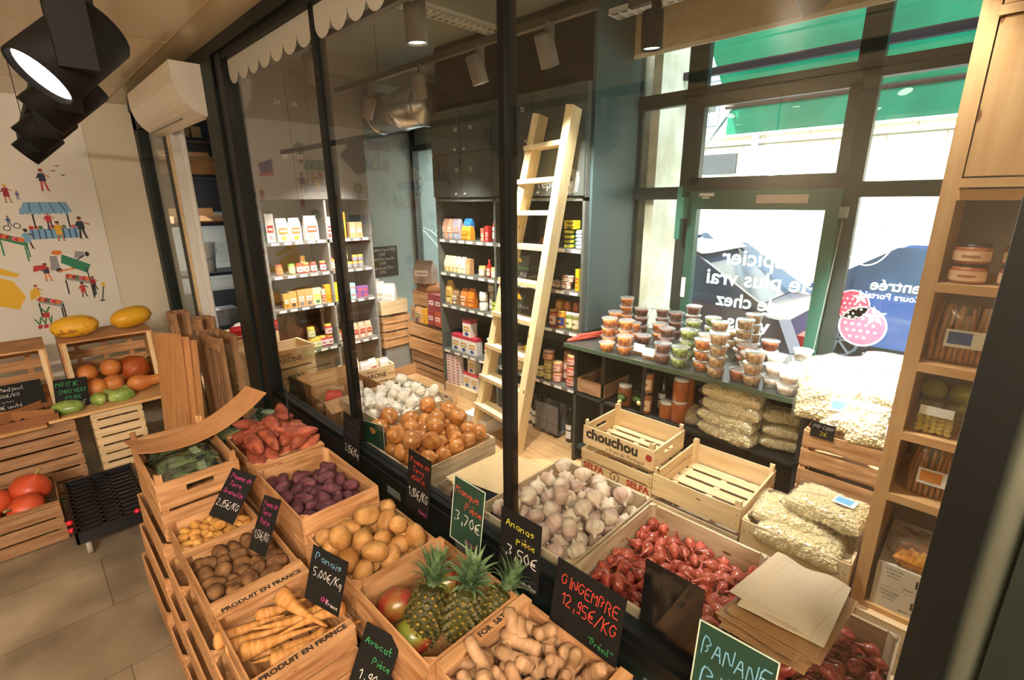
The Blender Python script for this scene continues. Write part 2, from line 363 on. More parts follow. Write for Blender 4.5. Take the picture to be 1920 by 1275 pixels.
for i in range(30):
    wt.bx(-6.302, -6.296, 1.0, 3.4, .1 * i + .098, .1 * i + .102)
struct('trim_3', wt, M('tile_grout', '9a9a96', rough=.8))
# partition: low wall, rail, posts, header
struct('wall_partition', B().bx(-3.42, 1.5, .965, 1.03, 0, .66), GRN)
fr = B()
fr.bx(-3.2, 1.5, .955, 1.035, .66, .70); fr.bx(-3.2, 1.5, .97, 1.02, .70, .725)
fr.bx(-3.2, 1.5, .96, 1.03, 2.565, 2.60); fr.bx(-5.6, 1.5, .94, 1.06, 2.60, 2.662)
for x0, x1 in ((-3.2, -3.08), (.005, .06)): fr.bx(x0, x1, .955, 1.035, .70, 2.6)
for x0, x1 in ((-2.07, -2.045), (-1.022, -1.0)): fr.bx(x0, x1, .98, 1.028, .70, 2.6)
struct('window_1', fr, BLK)
struct('trim_4', B().bx(-3.42, -3.2, .94, 1.06, 0, 2.6).bx(-5.6, -3.2, .95, 1.05, 2.45, 2.6), GRN)
for x0, x1 in ((-3.08, -2.07), (-2.045, -1.022), (-1.0, .005)):
    g = B().bx(x0, x1, .992, .998, .725, 2.565).build('window_pane', GL); g['kind'] = 'structure'
# door stile close on the right
struct('trim_9', B().tube([(.082, .985, 0), (.082, .985, 2.6)], .026, 24), M('stile_highlight_steel', '7c8378', rough=.32, metal=.6), True)  # curved metal edge, its highlight put into a lighter colour
ds = B().bx(.10, .40, .95, 1.03, 0, 2.6)
struct('trim_5', ds, M('door_stile_green', '1e2822', '252e28', 3, .5, spec=.3), False)
# doorway left of the corner post
dl = B().bx(-5.6, -5.46, .95, 1.05, 0, 2.6).bx(-4.66, -4.5, .96, 1.04, 0, 2.45).bx(-5.46, -4.66, .97, 1.03, 0, .08)
struct('window_2', dl, GRN)
g = B().bx(-5.46, -4.66, .99, .996, .08, 2.5).build('window_pane', GL); g['kind'] = 'structure'
struct('trim_6', B().bx(-4.5, -4.47, .95, 1.05, 0, 2.4), W['py'])
struct('trim_7', B().bx(-4.44, -4.42, .96, 1.04, 0, 2.38).tube([(-4.36, 1.02, .1), (-4.36, 1.02, 2.38)], .02, 10), M('white_door_rail', 'd8d8d4', rough=.3))
# facade (y = 3.4)
fa = B(); y0, y1 = 3.38, 3.44
for x0, x1, z0, z1 in ((-2.2, -2.06, 0, 3.1), (-1.70, -1.57, 0, 3.1), (-.745, -.628, 0, 3.1), (-.255, -.19, 0, 3.1),
                       (-2.2, -.19, 2.46, 2.55), (-2.06, -1.7, 1.845, 1.93), (-.628, -.255, 1.852, 1.935), (-1.57, -.745, 1.90, 1.97), (-2.2, -.19, 0, .25), (-2.2, -.19, 3.0, 3.1)):
    fa.bx(x0, x1, y0, y1, z0, z1)
for x0, x1, z0, z1 in ((-1.62, -1.555, 1.94, 2.46), (-.755, -.70, 1.94, 2.46), (-1.62, -.70, 2.42, 2.48), (-1.62, -.70, 1.93, 1.985)): fa.bx(x0, x1, 3.35, 3.38, z0, z1)
struct('window_3', fa, FAC)
for x0, x1, z0, z1 in ((-2.06, -1.7, .25, 1.845), (-2.06, -1.7, 1.93, 2.46), (-2.06, -1.7, 2.55, 3.0), (-1.57, -.745, 1.97, 2.46), (-1.57, -.745, 2.55, 3.0), (-.628, -.255, .25, 1.852), (-.628, -.255, 1.935, 2.46), (-.628, -.255, 2.55, 3.0)):
    g = B().bx(x0, x1, 3.405, 3.411, z0, z1).build('window_pane', GLW); g['kind'] = 'structure'
dr = thing('door_1', None, None, (-1.15, 3.38, 0)); dr['kind'] = 'structure'
df = B().bx(-1.60, -1.54, 3.34, 3.40, 0, 1.9).bx(-.775, -.70, 3.34, 3.40, 0, 1.9).bx(-1.54, -.775, 3.34, 3.40, 1.78, 1.9).bx(-1.54, -.775, 3.34, 3.40, 0, .3)
df.build('door_frame', M('door_leaf_green', '2c5d4d', '29584a', 3, .4), dr)
B().bx(-1.54, -.775, 3.37, 3.376, .3, 1.78).build('glass_pane', GLW, dr)
B().bx(-1.66, -1.625, 3.28, 3.34, 1.58, 1.93).bx(-1.63, -1.60, 3.26, 3.34, 1.72, 1.86).build('hinge', M('hinge_green', '3d7a68', rough=.4), dr)
B().bx(-1.53, -1.43, 3.335, 3.345, 1.865, 1.885).bx(-1.51, -1.46, 3.335, 3.345, 1.85, 1.86).build('alarm_sensor', WHITE, dr)
B().bx(-1.16, -.87, 3.335, 3.345, 1.82, 1.87).build('closer_plate', M('closer_plate_pink', 'c9b3a6', rough=.5), dr)
B().bx(-1.60, -1.57, 3.33, 3.342, 1.17, 1.31).build('sticker', PAPER, dr)
B().bx(-.70, -.66, 3.32, 3.36, 1.74, 1.80).tube([(-.68, 3.34, 1.72), (-.70, 3.33, 1.2), (-.71, 3.32, .95)], .004, 6).build('door_bolt', M('bolt_grey', '7d8a82', rough=.4), dr)
struct('wall_facade', B().bx(-3.85, -2.2, 3.4, 3.7, 0, 3.15).bx(-6.4, -4.95, 3.4, 3.7, 0, 3.15).bx(-.19, 1.6, 3.4, 3.7, 0, 3.15).bx(-4.95, -3.85, 3.4, 3.7, 0, .5).bx(-4.95, -3.85, 3.4, 3.7, 2.42, 3.15), M('facade_inside_paint', '7f8a84', rough=.7))
wf = B().bx(-4.96, -4.90, 3.36, 3.44, .5, 3.1).bx(-3.9, -3.85, 3.36, 3.44, .5, 2.42).bx(-4.9, -3.9, 3.36, 3.44, 2.38, 2.44)
struct('window_4', wf, FAC); g = B().bx(-4.9, -3.9, 3.405, 3.411, .5, 2.38).build('window_pane', GLW); g['kind'] = 'structure'
# shutter panel outside the left window, stone jambs
STONE = M('limestone', 'f0e9d6', 'cfc5aa', 5, .9, bump=.3, detail=8)
struct('trim_8', B().bx(-6.4, -5.26, 3.75, 3.82, -.15, 3.3), M('turquoise_shutter_paint', '6fb0b0', '68a6a8', 2, .6))
struct('wall_stone', B().bx(-2.35, -1.93, 3.72, 4.05, -.15, 3.5).bx(-2.0, -1.93, 3.45, 3.72, -.15, 3.5), STONE)
# ---- return panel beside the cabinet (teal) and blind
struct('wall_return', B().bx(-2.085, -2.06, 2.85, 3.38, .92, 3.1), M('return_panel_teal', '4b5f61', '435557', 2, .5))
bl = thing('roller_blind', 'beige roller blind rolled down over the top of the street window', 'blind', (-1.2, 3.3, 2.78))
B().bx(-2.19, -.2, 3.28, 3.284, 2.80, 3.08).build('blind_cloth', M('blind_fabric', 'd3bc98', 'cbb28c', 30, .9), bl)
B().bx(-2.19, -.2, 3.275, 3.289, 2.775, 2.80).build('bottom_bar', M('blind_bar', 'e8dcc4', rough=.6), bl)
B().bx(-2.175, -2.155, 3.27, 3.29, .92, 2.775).build('side_guide', M('blind_guide', 'd8b893', rough=.5), bl)
# ---------------------------------------------------------------- outside
struct('ground_street', B().bx(-22, 14, 3.44, 26, -.25, -.15), M('asphalt', '9b9b98', '8b8b88', 6, .9))
FST = M('street_facade_stone', 'e6dec9', 'd4c9ae', 1.2, .9, detail=6)
nt = FST.node_tree; N = nt.nodes; L = nt.links; b_ = N['Principled BSDF']; src = b_.inputs['Base Color'].links[0].from_socket
br = N.new('ShaderNodeTexBrick'); br.inputs['Scale'].default_value = 1; br.inputs['Brick Width'].default_value = .8; br.inputs['Row Height'].default_value = .38; br.inputs['Mortar Size'].default_value = .012
br.inputs['Color1'].default_value = (1, 1, 1, 1); br.inputs['Color2'].default_value = (.8, .77, .72, 1); br.inputs['Mortar'].default_value = (.5, .47, .42, 1)
tc = [n for n in N if n.type == 'TEX_COORD'][0]; mp = N.new('ShaderNodeMapping'); mp.inputs['Rotation'].default_value = (PI / 2, 0, 0); L.new(tc.outputs['Object'], mp.inputs[0]); L.new(mp.outputs[0], br.inputs[0])
mx = N.new('ShaderNodeMix'); mx.data_type = 'RGBA'; mx.blend_type = 'MULTIPLY'; mx.inputs[0].default_value = 1; L.new(src, mx.inputs[6]); L.new(br.outputs[0], mx.inputs[7]); L.new(mx.outputs[2], b_.inputs['Base Color'])
hs = thing('stone_house', 'pale cut-stone house across the street with iron window balconies', 'building', (-3, 11, -.15))
B().bx(-20, 12, 11, 12, -.15, 9).build('wall', FST, hs)
for z in (2.9, 3.05): B().bx(-20, 12, 10.85, 11, z, z + .07).build('ledge', FST, hs)
IRON = M('wrought_iron', '3a3f46', rough=.5)
SHUT = M('pale_shutter', 'cfd8dc', rough=.6)
for i, x in enumerate((-7.6, -5.2, -2.9, -.9, 1.1)):
    f = B().bx(x - .55, x + .55, 10.93, 11, 3.2, 5.3).build('window', SHUT, hs)
    q = B()
    for j in range(6):
        cx = x - .5 + j * .2
        q.tube([(cx + .07 * math.cos(a * .7), 10.8, 3.75 + .07 * math.sin(a * .7)) for a in range(10)], .012, 4)
        q.tube([(cx, 10.8, 3.3), (cx, 10.8, 4.15)], .012, 4)
    q.bx(x - .6, x + .6, 10.79, 10.81, 4.13, 4.17).bx(x - .6, x + .6, 10.79, 10.81, 3.28, 3.31)
    q.build('balcony', IRON, hs)
for x in (-6.3, -3.6, -.2): B().bx(x - .5, x + .5, 10.95, 11, -.15, 2.3).build('shutter', SHUT, hs)
one('shop_sign', B().bx(-5.0, -4.3, 10.94, 10.995, 2.35, 2.75), [DARKW], 'dark square sign hanging on the stone house across the street', 'sign')
PIPE = M('rain_pipe', '8fa9c4', rough=.5)
one('rain_pipe', B().tube([(-3.95, 10.9, -.15), (-3.95, 10.9, 9)], .07, 8), [PIPE], 'blue grey rain pipe running up the stone house', 'pipe')
# awning
aw = thing('awning', 'green fabric awning stretched out over the pavement outside the window', 'awning', (-1, 3.9, 2.4))
AWG = M('awning_green_canvas', '2aa888', '229878', 3, .8, emit=0)
nt = AWG.node_tree; L = nt.links; N = nt.nodes; b_ = N['Principled BSDF']; src = b_.inputs['Base Color'].links[0].from_socket
tl = N.new('ShaderNodeBsdfTranslucent'); L.new(src, tl.inputs[0]); mxs = N.new('ShaderNodeMixShader'); mxs.inputs[0].default_value = .35
L.new(b_.outputs[0], mxs.inputs[1]); L.new(tl.outputs[0], mxs.inputs[2]); L.new(mxs.outputs[0], N['Material Output'].inputs[0])
a_ = B(); P = [(-1.98, 3.75, 3.45), (.9, 3.75, 3.45), (.9, 4.75, 2.62), (-1.98, 4.75, 2.62)]
a_.add(P + [(p[0], p[1], p[2] + .006) for p in P], [(0, 1, 2, 3), (7, 6, 5, 4), (0, 4, 5, 1), (1, 5, 6, 2), (2, 6, 7, 3), (3, 7, 4, 0)])
a_.build('canvas', AWG, aw)
B().bx(-1.98, .9, 4.74, 4.75, 2.40, 2.63).build('valance', AWG, aw)
B().tube([(-2.0, 4.73, 2.63), (.92, 4.73, 2.63)], .02, 8).build('front_bar', M('awning_bar', '46302c', rough=.5), aw)
B().bar((-2.1, 3.78, 2.72), (.9, 3.78, 2.72), .05, .05).build('roller', M('awning_roller', '3b2a2a', rough=.5), aw)
for x in (-1.95, .6): B().bar((x, 3.8, 1.95), (x, 4.72, 2.6), .025, .025).build('arm', M('awning_arm', '9aa0a6', rough=.4, metal=.7), aw)
one('lamp_bracket', B().bx(-2.02, -1.8, 3.95, 4.08, 2.5, 2.6).tube([(-2.0, 4.0, 2.62), (-1.9, 4.0, 2.72), (-2.02, 4.0, 2.9)], .006, 6), [M('bracket_grey', 'a8a59c', rough=.6)], 'grey cable box on the stone pier outside the window', 'box')
def car(name, label, x0, y0, L_, col, rev=False):
    t = thing(name, label, 'car', (x0 + L_ / 2, y0 + .85, -.15))
    BODY = M('car_paint_' + col, col, rough=.25, coat=.6); GLS = M('car_glass', '1b2a3a', '2c4258', 2, .08); TY = M('tyre', '1a1a1a', rough=.8); RIM = M('alloy_rim', 'b8bcc0', rough=.3, metal=.8)
    lo = [(0, .30), (.02, .62), (.25, .78), (1.0, .90), (3.3, .92), (4.05, .86), (4.2, .55), (4.15, .28)]
    s = L_ / 4.2; fx = (lambda x: x0 + (L_ - x * s if rev else x * s))
    def loft(prof, ins):
        b = B(); k = len(prof); n = len(ins); vs = []
        for (yo, sh) in ins: vs += [(fx(px + (2.1 - px) * sh), y0 + yo, -.15 + pz) for px, pz in prof]
        fs = [tuple(range(k)), tuple(range((n - 1) * k, n * k))[::-1]]
        for r in range(n - 1): fs += [(r * k + i, r * k + (i + 1) % k, (r + 1) * k + (i + 1) % k, (r + 1) * k + i) for i in range(k)]
        return b.add(vs, fs)
    loft(lo, [(0, .04), (.1, 0), (1.6, 0), (1.7, .04)]).build('body', BODY, t)
    gh = [(.75, .88), (1.45, 1.42), (2.1, 1.47), (3.0, 1.45), (3.85, .9)]
    loft(gh, [(.08, .0), (.24, .12), (1.46, .12), (1.62, .0)]).build('windows', GLS, t)
    rf = [(1.4, 1.40), (1.55, 1.455), (2.1, 1.49), (3.0, 1.475), (3.15, 1.42)]
    loft(rf, [(.2, .1), (.3, .06), (1.4, .06), (1.5, .1)]).build('roof', BODY, t)
    for a, c in (((.8, .9), (1.5, 1.44)), ((2.2, .9), (2.2, 1.45)), ((3.8, .92), (3.0, 1.44))):
        B().bar((fx(a[0]), y0 + .075, -.15 + a[1]), (fx(c[0] + (2.1 - c[0]) * .12), y0 + .2, -.15 + c[1]), .07, .05, up=(0, 1, 0)).build('pillar', BODY, t)
    for wx in (.8, 3.4):
        wx_ = fx(wx)
        for yy in (0, 1.52):
            w_ = B().tube([(wx_, y0 + yy - .02, .17), (wx_, y0 + yy + .2, .17)], .31, 20).build('wheel', TY, t)
            rb = B()
            for j in range(7):
                a = j * 2 * PI / 7; rb.bar((wx_, y0 + yy - .03, .17), (wx_ + .2 * math.cos(a), y0 + yy - .03, .17 + .2 * math.sin(a)), .02, .05, up=(0, 1, 0))
            rb.tube([(wx_ + .21 * math.cos(a * .5236), y0 + yy - .03, .17 + .21 * math.sin(a * .5236)) for a in range(13)], .02, 5)
            rb.build('rim', RIM, w_)
            pass
    for xx, cc in ((.03, 'e8e8e0'), (4.1, 'b02020')):
        B().bx(min(fx(xx), fx(xx + .1)), max(fx(xx), fx(xx + .1)), y0 + .12, y0 + .35, .42, .56).build('car_lamp', M('lamp_' + cc, cc, rough=.2), t)
    return t
car('parked_car', 'dark plum hatchback parked nearest outside the glass door', -5.35, 5.1, 4.15, '3a2a33')
car('parked_car', 'blue car parked behind the dark plum hatchback', -6.6, 7.1, 4.3, '24488f', True)
car('parked_car', 'navy car parked outside the right-hand window pane', -2.05, 7.0, 4.2, '27406e', True)
# white lettering and stickers on the facade glass (read from the street)
U = (-1, 0, 0); V = (0, 0, 1)
VIN = M('white_vinyl', 'f7f7f5', rough=.6)
n_ = VIN.node_tree.nodes; l_ = VIN.node_tree.links; t_ = n_.new('ShaderNodeBsdfTranslucent'); t_.inputs[0].default_value = (.95, .95, .95, 1); m_ = n_.new('ShaderNodeMixShader'); m_.inputs[0].default_value = .7
l_.new(n_['Principled BSDF'].outputs[0], m_.inputs[1]); l_.new(t_.outputs[0], m_.inputs[2]); l_.new(m_.outputs[0], n_['Material Output'].inputs[0])
yv = 3.401
lt_ = thing('window_lettering', 'white four-line shop lettering on the glass of the street door, seen mirrored', 'lettering', (-1.16, 3.378, 1.2))
for s_, x, z, wd in (("L'épicier", -1.10, 1.425, .50), ('le plus vrai', -1.13, 1.285, .62), ('de chez', -1.16, 1.14, .40), ('vous..', -1.16, .99, .34)):
    lt = B(); fit_text(lt, s_, (x, 3.378, z), U, V, width=wd, bold=.003); lt.build('text_line', VIN, lt_)
lt_ = thing('window_lettering', 'white two-line entrance lettering on the right-hand pane, seen mirrored', 'lettering', (-.39, yv + .012, 1.3))
for s_, z, wd in (('entrée', 1.345, .23), ('Cours Portal', 1.295, .26)): lt = B(); fit_text(lt, s_, (-.39, yv + .012, z), U, V, width=wd, bold=.003); lt.build('text_line', VIN, lt_)
def ring(b, cx, cz, r, w_, y=3.413, n=28, sx=1, m=0, rr=None):
    vs = []; fs = []
    for j in range(n):
        a = 2 * PI * j / n; q = rr(a) if rr else 1
        for rad in (r * q, (r * q - w_)): vs.append((cx + rad * sx * math.cos(a), y, cz + rad * math.sin(a)))
    for j in range(n): k = (j + 1) % n; fs.append((2 * j, 2 * k, 2 * k + 1, 2 * j + 1))
    b.add(vs, fs, m)
def disc(b, cx, cz, r, y=3.413, n=16, sx=1, m=0, rr=None):
    b.add([(cx + r * (rr(2 * PI * j / n) if rr else 1) * sx * math.cos(2 * PI * j / n), y, cz + r * (rr(2 * PI * j / n) if rr else 1) * math.sin(2 * PI * j / n)) for j in range(n)], [tuple(range(n))], m)
def straw(cx, cz, r, label, col):
    s = B(); rr = lambda a: 1 + .12 * math.cos(a - .3)
    disc(s, cx, cz, r, 3.4145, 28, rr=rr, m=1); ring(s, cx, cz, r * 1.04, r * .09, 3.4125, rr=rr)
    rn = random.Random(4)
    for i in range(5):
        for j in range(4):
            px = cx - r * .62 + i * r * .3 + (j % 2) * r * .12; pz = cz - r * .55 + j * r * .33
            if (px - cx) ** 2 + (pz - cz) ** 2 < (r * .78) ** 2: disc(s, px, pz, r * .08, 3.4125, 10)
    for k in range(5):
        a = .5 + k * 1.256; c, d = math.cos(a), math.sin(a); ox, oz = cx + r * .55, cz + r * .6
        s.add([(ox, 3.412, oz), (ox + r * .25 * math.cos(a - .5), 3.412, oz + r * .25 * math.sin(a - .5)), (ox + r * .55 * c, 3.412, oz + r * .55 * d), (ox + r * .25 * math.cos(a + .5), 3.412, oz + r * .25 * math.sin(a + .5))], [(0, 1, 2, 3)])
    one('strawberry_sticker', s, [VIN, M('sticker_' + col, col, rough=.6)], label, 'sticker')
straw(-.52, 1.12, .115, 'pale pink strawberry sticker with white dots low on the right pane', 'b8506c')
straw(-.585, 1.24, .085, 'bright red strawberry sticker with white dots behind the pale one', 'd0304a')
s = B(); rr = lambda a: 1 + .06 * math.sin(3 * a)
ring(s, -.55, 1.60, .12, .008, rr=rr)
for dx, dz, r in ((0, 0, .02), (.05, .03, .018), (-.05, .02, .02), (-.02, -.05, .02), (.06, -.04, .012)): ring(s, -.55 + dx, 1.60 + dz, r, .007)
one('cheese_sticker', s, [VIN], 'white outlined round drawing with circles on the upper right pane', 'sticker')
def bike(cx, cz, r, y, label):
    s = B(); lw = .006
    def ln(p, q): s.bar((p[0], y, p[1]), (q[0], y, q[1]), .002, lw, up=(0, 1, 0))
    c2 = (cx + 2.3 * r, cz)
    for c in ((cx, cz), c2):
        ring(s, c[0], c[1], r, .008, y)
        for j in range(10): a = j * PI / 5; ln(c, (c[0] + r * math.cos(a), c[1] + r * math.sin(a)))
    a, b_, c, d = (cx + .9 * r, cz + 1.3 * r), (cx + 1.15 * r, cz), (cx + 2.0 * r, cz + 1.4 * r), (cx + 1.9 * r, cz + 1.8 * r)
    for p, q in (((cx, cz), a), (a, c), (b_, a), (b_, c), ((cx, cz), b_), (c2, d), (d, (d[0] + .5 * r, d[1] + .15 * r)), (d, (d[0] - .3 * r, d[1] + .3 * r)), (a, (a[0] - .1 * r, a[1] + .35 * r)), ((a[0] - .35 * r, a[1] + .35 * r), (a[0] + .2 * r, a[1] + .35 * r))): ln(p, q)
    one('bicycle_sticker', s, [VIN], label, 'sticker')
bike(-1.86, 1.03, .085, 3.4135, 'white line drawing of a bicycle on the narrow left pane')
s = B()
s.tube([(-4.85, 3.413, 1.55), (-4.7, 3.413, 1.52), (-4.5, 3.413, 1.42), (-4.35, 3.413, 1.25)], .006, 4); s.tube([(-4.85, 3.413, 1.52), (-4.62, 3.413, 1.38), (-4.5, 3.413, 1.25), (-4.45, 3.413, 1.12)], .006, 4)
s.tube([(-4.62, 3.413, 1.49), (-4.58, 3.413, 1.54), (-4.52, 3.413, 1.44)], .006, 4)
one('vegetable_sticker', s, [VIN], 'white line drawing on the far left window pane', 'sticker')
one('loose_cable', B().tube([(-4.86, 3.36, 2.36), (-4.85, 3.35, 2.1), (-4.80, 3.35, 1.98), (-4.72, 3.35, 2.02), (-4.74, 3.35, 2.1), (-4.84, 3.35, 2.06), (-4.86, 3.35, 1.95), (-4.78, 3.35, 1.9), (-4.73, 3.35, 1.98), (-4.8, 3.35, 2.05), (-4.86, 3.35, 1.9), (-4.79, 3.35, 1.84)], .003, 5), [DARKW], 'thin dark cable coiled in front of the far left window', 'cable')
# scalloped white vinyl along the top of the first two partition panes
for x0, x1 in ((-3.08, -2.07), (-2.045, -1.4)):
    sv = B()
    n = 7 if x0 < -3 else 5; wd = (x1 - x0) / n
    for i in range(n):
        cx = x0 + (i + .5) * wd; pts = [(cx + wd / 2, 2.565)] + [(cx + wd / 2 * math.cos(a), 2.505 + .06 * math.sin(a)) for a in [-PI * j / 10 for j in range(11)]] + [(cx - wd / 2, 2.565)]
        sv.add([(p[0], .989, p[1]) for p in pts], [tuple(range(len(pts)))[::-1]])
    one('scalloped_film', sv, [M('frosted_film', 'b9b6aa', rough=.8)], 'pale scalloped film edging the top of the %s partition pane' % ('first' if x0 < -3 else 'second'), 'film')
# ---------------------------------------------------------------- lamps and tracks
HEADM = M('matt_black_lamp', '131212', '0f0e0e', 4, .6, spec=.25); LENS = M('lamp_lens', 'fffaf0', rough=.3, emit=14)
def head(p, a, label, group, r=.058, h=.15, zt=None, grey=False):
    p = Vector(p); a = Vector(a).normalized(); q = a.to_track_quat('-Z', 'Y')
    t = thing('track_spotlight', label, 'spotlight', p, group)
    R = q.to_matrix()
    mt = M('grey_lamp', '6b655c', rough=.5) if grey else HEADM
    def tf(b): b.v = [tuple(p + R @ Vector(v)) for v in b.v]; return b
    tf(B().lathe([(r * .92, h * .55), (r, h * .5), (r, -h * .5), (r * .9, -h * .5), (r * .86, -h * .42)], 28, caps=True)).build('lamp_housing', mt, t, True)
    tf(B().lathe([(r * .86, -h * .43), (.001, -h * .43)], 28, caps=False)).build('lens', LENS, t)
    ar = B(); ar.bx(p.x - .012, p.x + .012, p.y + .0, p.y + .05, p.z - .02, (zt or p.z + .13)); (ar.bx(p.x + .05, p.x + .085, p.y - .028, p.y + .028, p.z - .04, zt - .01) if i < 4 and not grey and group.startswith('black spotlights on the front') else ar).build('bracket', mt, t)
    return t
for i, (p, a) in enumerate(FRONT_HEADS):
    head(p, a, ['large black track spotlight nearest the camera with its white lens lit', 'second black track spotlight, behind the nearest one', 'third black track spotlight along the hanging rail', 'farthest black track spotlight near the illustrated wall'][i], 'black spotlights on the front track', zt=2.25)
one('lighting_track', B().bx(-4.6, .5, .16, .195, 2.245, 2.275).tube([(-1.9, .18, 2.275), (-1.9, .18, 2.66)], .002, 5).tube([(-4.0, .18, 2.275), (-4.0, .18, 2.66)], .002, 5), [HEADM], 'black lighting track hung on wires below the front ceiling', 'track')
for i, (p, a) in enumerate(ADDED_HEADS): head(p, a, 'added black spotlight behind the camera that lights the crates and left wall', 'added spotlights on the rear track', zt=2.53)
one('lighting_track', B().bx(.46, .495, -2.1, .2, 2.53, 2.56).tube([(.48, -1.0, 2.56), (.48, -1.0, 2.66)], .002, 5), [HEADM], 'added black track behind the camera that carries the added spotlights', 'track')
for i, (p, a) in enumerate(INNER_HEADS):
    lb = {0: 'dark cylindrical spotlight with lit lens hanging in front of the blind', 1: 'grey spotlight over the grocery cabinet beside the middle mullion', 2: 'grey spotlight on the inner track left of the middle', 3: 'pale spotlight at the far left of the inner track'}.get(i, 'ceiling spotlight added inside the shop to brighten the goods below')
    head(p, a, lb, 'spotlights inside the shop', r=.05, h=.15, zt=2.74, grey=(i != 0))
one('lighting_track', B().bx(-4.3, -1.6, 2.19, 2.225, 2.73, 2.77).tube([(-2.3, 2.2, 2.77), (-2.3, 2.2, 3.1)], .002, 5).tube([(-3.6, 2.2, 2.77), (-3.6, 2.2, 3.1)], .002, 5), [M('brown_track', '4a4038', rough=.5)], 'dark lighting track across the middle of the shop ceiling', 'track')
one('lighting_track', B().bx(-1.5, .3, 2.31, 2.345, 2.73, 2.77).bx(-.3, .3, 1.75, 1.79, 2.73, 2.77).bx(-3.5, -.5, 1.50, 1.54, 2.75, 2.78), [M('brown_track', '4a4038')], 'dark lighting track near the street window and along the partition', 'track')
for p in FILL_GLOBES:
    t = thing('fill_globe', 'added glowing globe at the camera side that brightens the front room', 'lamp', p, 'added glowing globes'); B().lathe([(.12 * math.sin(PI * k / 10) + .001, -.12 * math.cos(PI * k / 10)) for k in range(11)], 20, p).build('globe', M('fill_globe_glow' if p[0] > 0 else 'fill_globe_dim', 'ffe8d0', emit=145 if p[0] > 0 else 40), t, True); B().tube([(p[0], p[1], p[2] + .12), (p[0], p[1], 2.66)], .006, 6).build('cord', HEADM, t)
# perforated cable trays
def tray(x0, x1, y0, y1, z, ax, label):
    b = B(); n = 26; L_ = (x1 - x0) if ax == 'x' else (y1 - y0)
    if ax == 'y':
        for xa, xb in ((x0, x0 + .012), (x0 + .04, x0 + .055), (x1 - .055, x1 - .04), (x1 - .012, x1)): b.bx(xa, xb, y0, y1, z, z + .003)
        b.bx((x0 + x1) / 2 - .02, (x0 + x1) / 2 + .02, y0, y1, z, z + .003)
        for i in range(n + 1): y = y0 + L_ * i / n; b.bx(x0, x1, y - .008, y + .008, z - .001, z + .002)
        b.bx(x0, x0 + .003, y0, y1, z, z + .03).bx(x1 - .003, x1, y0, y1, z, z + .03)
    else:
        for ya, yb in ((y0, y0 + .012), (y0 + .04, y0 + .055), (y1 - .055, y1 - .04), (y1 - .012, y1)): b.bx(x0, x1, ya, yb, z, z + .003)
        for i in range(n + 1): x = x0 + L_ * i / n; b.bx(x - .008, x + .008, y0, y1, z - .001, z + .002)
        b.bx(x0, x1, y0, y0 + .003, z, z + .03).bx(x0, x1, y1 - .003, y1, z, z + .03)
    one('cable_tray', b, [M('perforated_white_steel', 'dcd9d0', rough=.4)], label, 'cable tray')
tray(-2.83, -2.70, 1.3, 2.62, 2.95, 'y', 'white perforated cable tray under the shop ceiling towards the cabinet')
tray(-1.98, -.3, 2.84, 2.96, 2.93, 'x', 'white perforated cable tray above the roller blind')
# air duct
t = thing('air_duct', 'round silver ventilation duct hanging over the left shelves', 'duct', (-4.1, 2.75, 2.64))
DUC = M('galvanised_steel', 'e6e4de', 'c4c2bc', 3, .26, metal=.9)
B().tube([(-4.84, 2.75, 2.64), (-3.72, 2.75, 2.64)], .165, 32).build('pipe', DUC, t, True)
for x in (-4.5, -4.1, -3.76): B().tube([(x, 2.75, 2.64), (x + .03, 2.75, 2.64)], .175, 32).build('band', DUC, t, True)
# air curtain over the doorway
t = thing('air_curtain', 'white rounded air curtain box above the sliding doorway', 'air curtain', (-4.1, .9, 2.34))
AC = M('air_curtain_white', 'eee3d2', rough=.3)
pf = [(0, .27), (-.16, .27)] + [(-.16 + .16 * (1 - math.cos(a)), .13 - .13 * math.sin(a)) for a in [PI / 2 * j / 8 for j in range(9)]]
pf = [(0, .27), (-.165, .27), (-.165, .2)] + [(-.165 * math.cos(a * PI / 16), .2 - .2 * math.sin(a * PI / 16)) for a in range(1, 9)]
B().prism([(p[0], p[1]) for p in pf], 1.22, (-4.62, .955, 2.32), (0, 1, 0), (0, 0, 1)).build('casing', AC, t)
b = B().prism([(p[0] * 1.01, p[1]) for p in pf], .02, (-3.40, .955, 2.32), (0, 1, 0), (0, 0, 1)); b.build('end_cap', WHITE, t)
B().bx(-4.5, -3.6, .955 - .1, .955 - .09, 2.322, 2.330).build('outlet', GREYL, t)
for ch in t.children: pass
# ---------------------------------------------------------------- ladder
t = thing('step_ladder', 'pale wooden ladder leaning against the grocery cabinet', 'ladder', (-2.6, 2.45, 0))
LW = wood('ladder_spruce', 'efd9ac', 'dcbf8a', 'z', .6, .6, 0)
RB, RT, LB_, LT = Vector((-2.33, 2.37, 0)), Vector((-2.085, 2.66, 2.41)), Vector((-2.86, 2.45, 0)), Vector((-2.40, 2.70, 2.40))
B().bar(RB, RT, .05, .13, up=(-.2, 1, 0)).build('stile', LW, t); B().bar(LB_, LT, .05, .13, up=(-.2, 1, 0)).build('stile', LW, t)
for z in (2.19, 1.97, 1.76, 1.53, 1.28, 1.02, .76, .50, .25):
    k = z / 2.4; a = LB_.lerp(LT, k); c = RB.lerp(RT, k)
    B().bar(a + Vector((-.02, -.02, 0)), c + Vector((-.01, -.02, 0)), .12, .03, up=(0, 0, 1)).build('rung', LW, t)
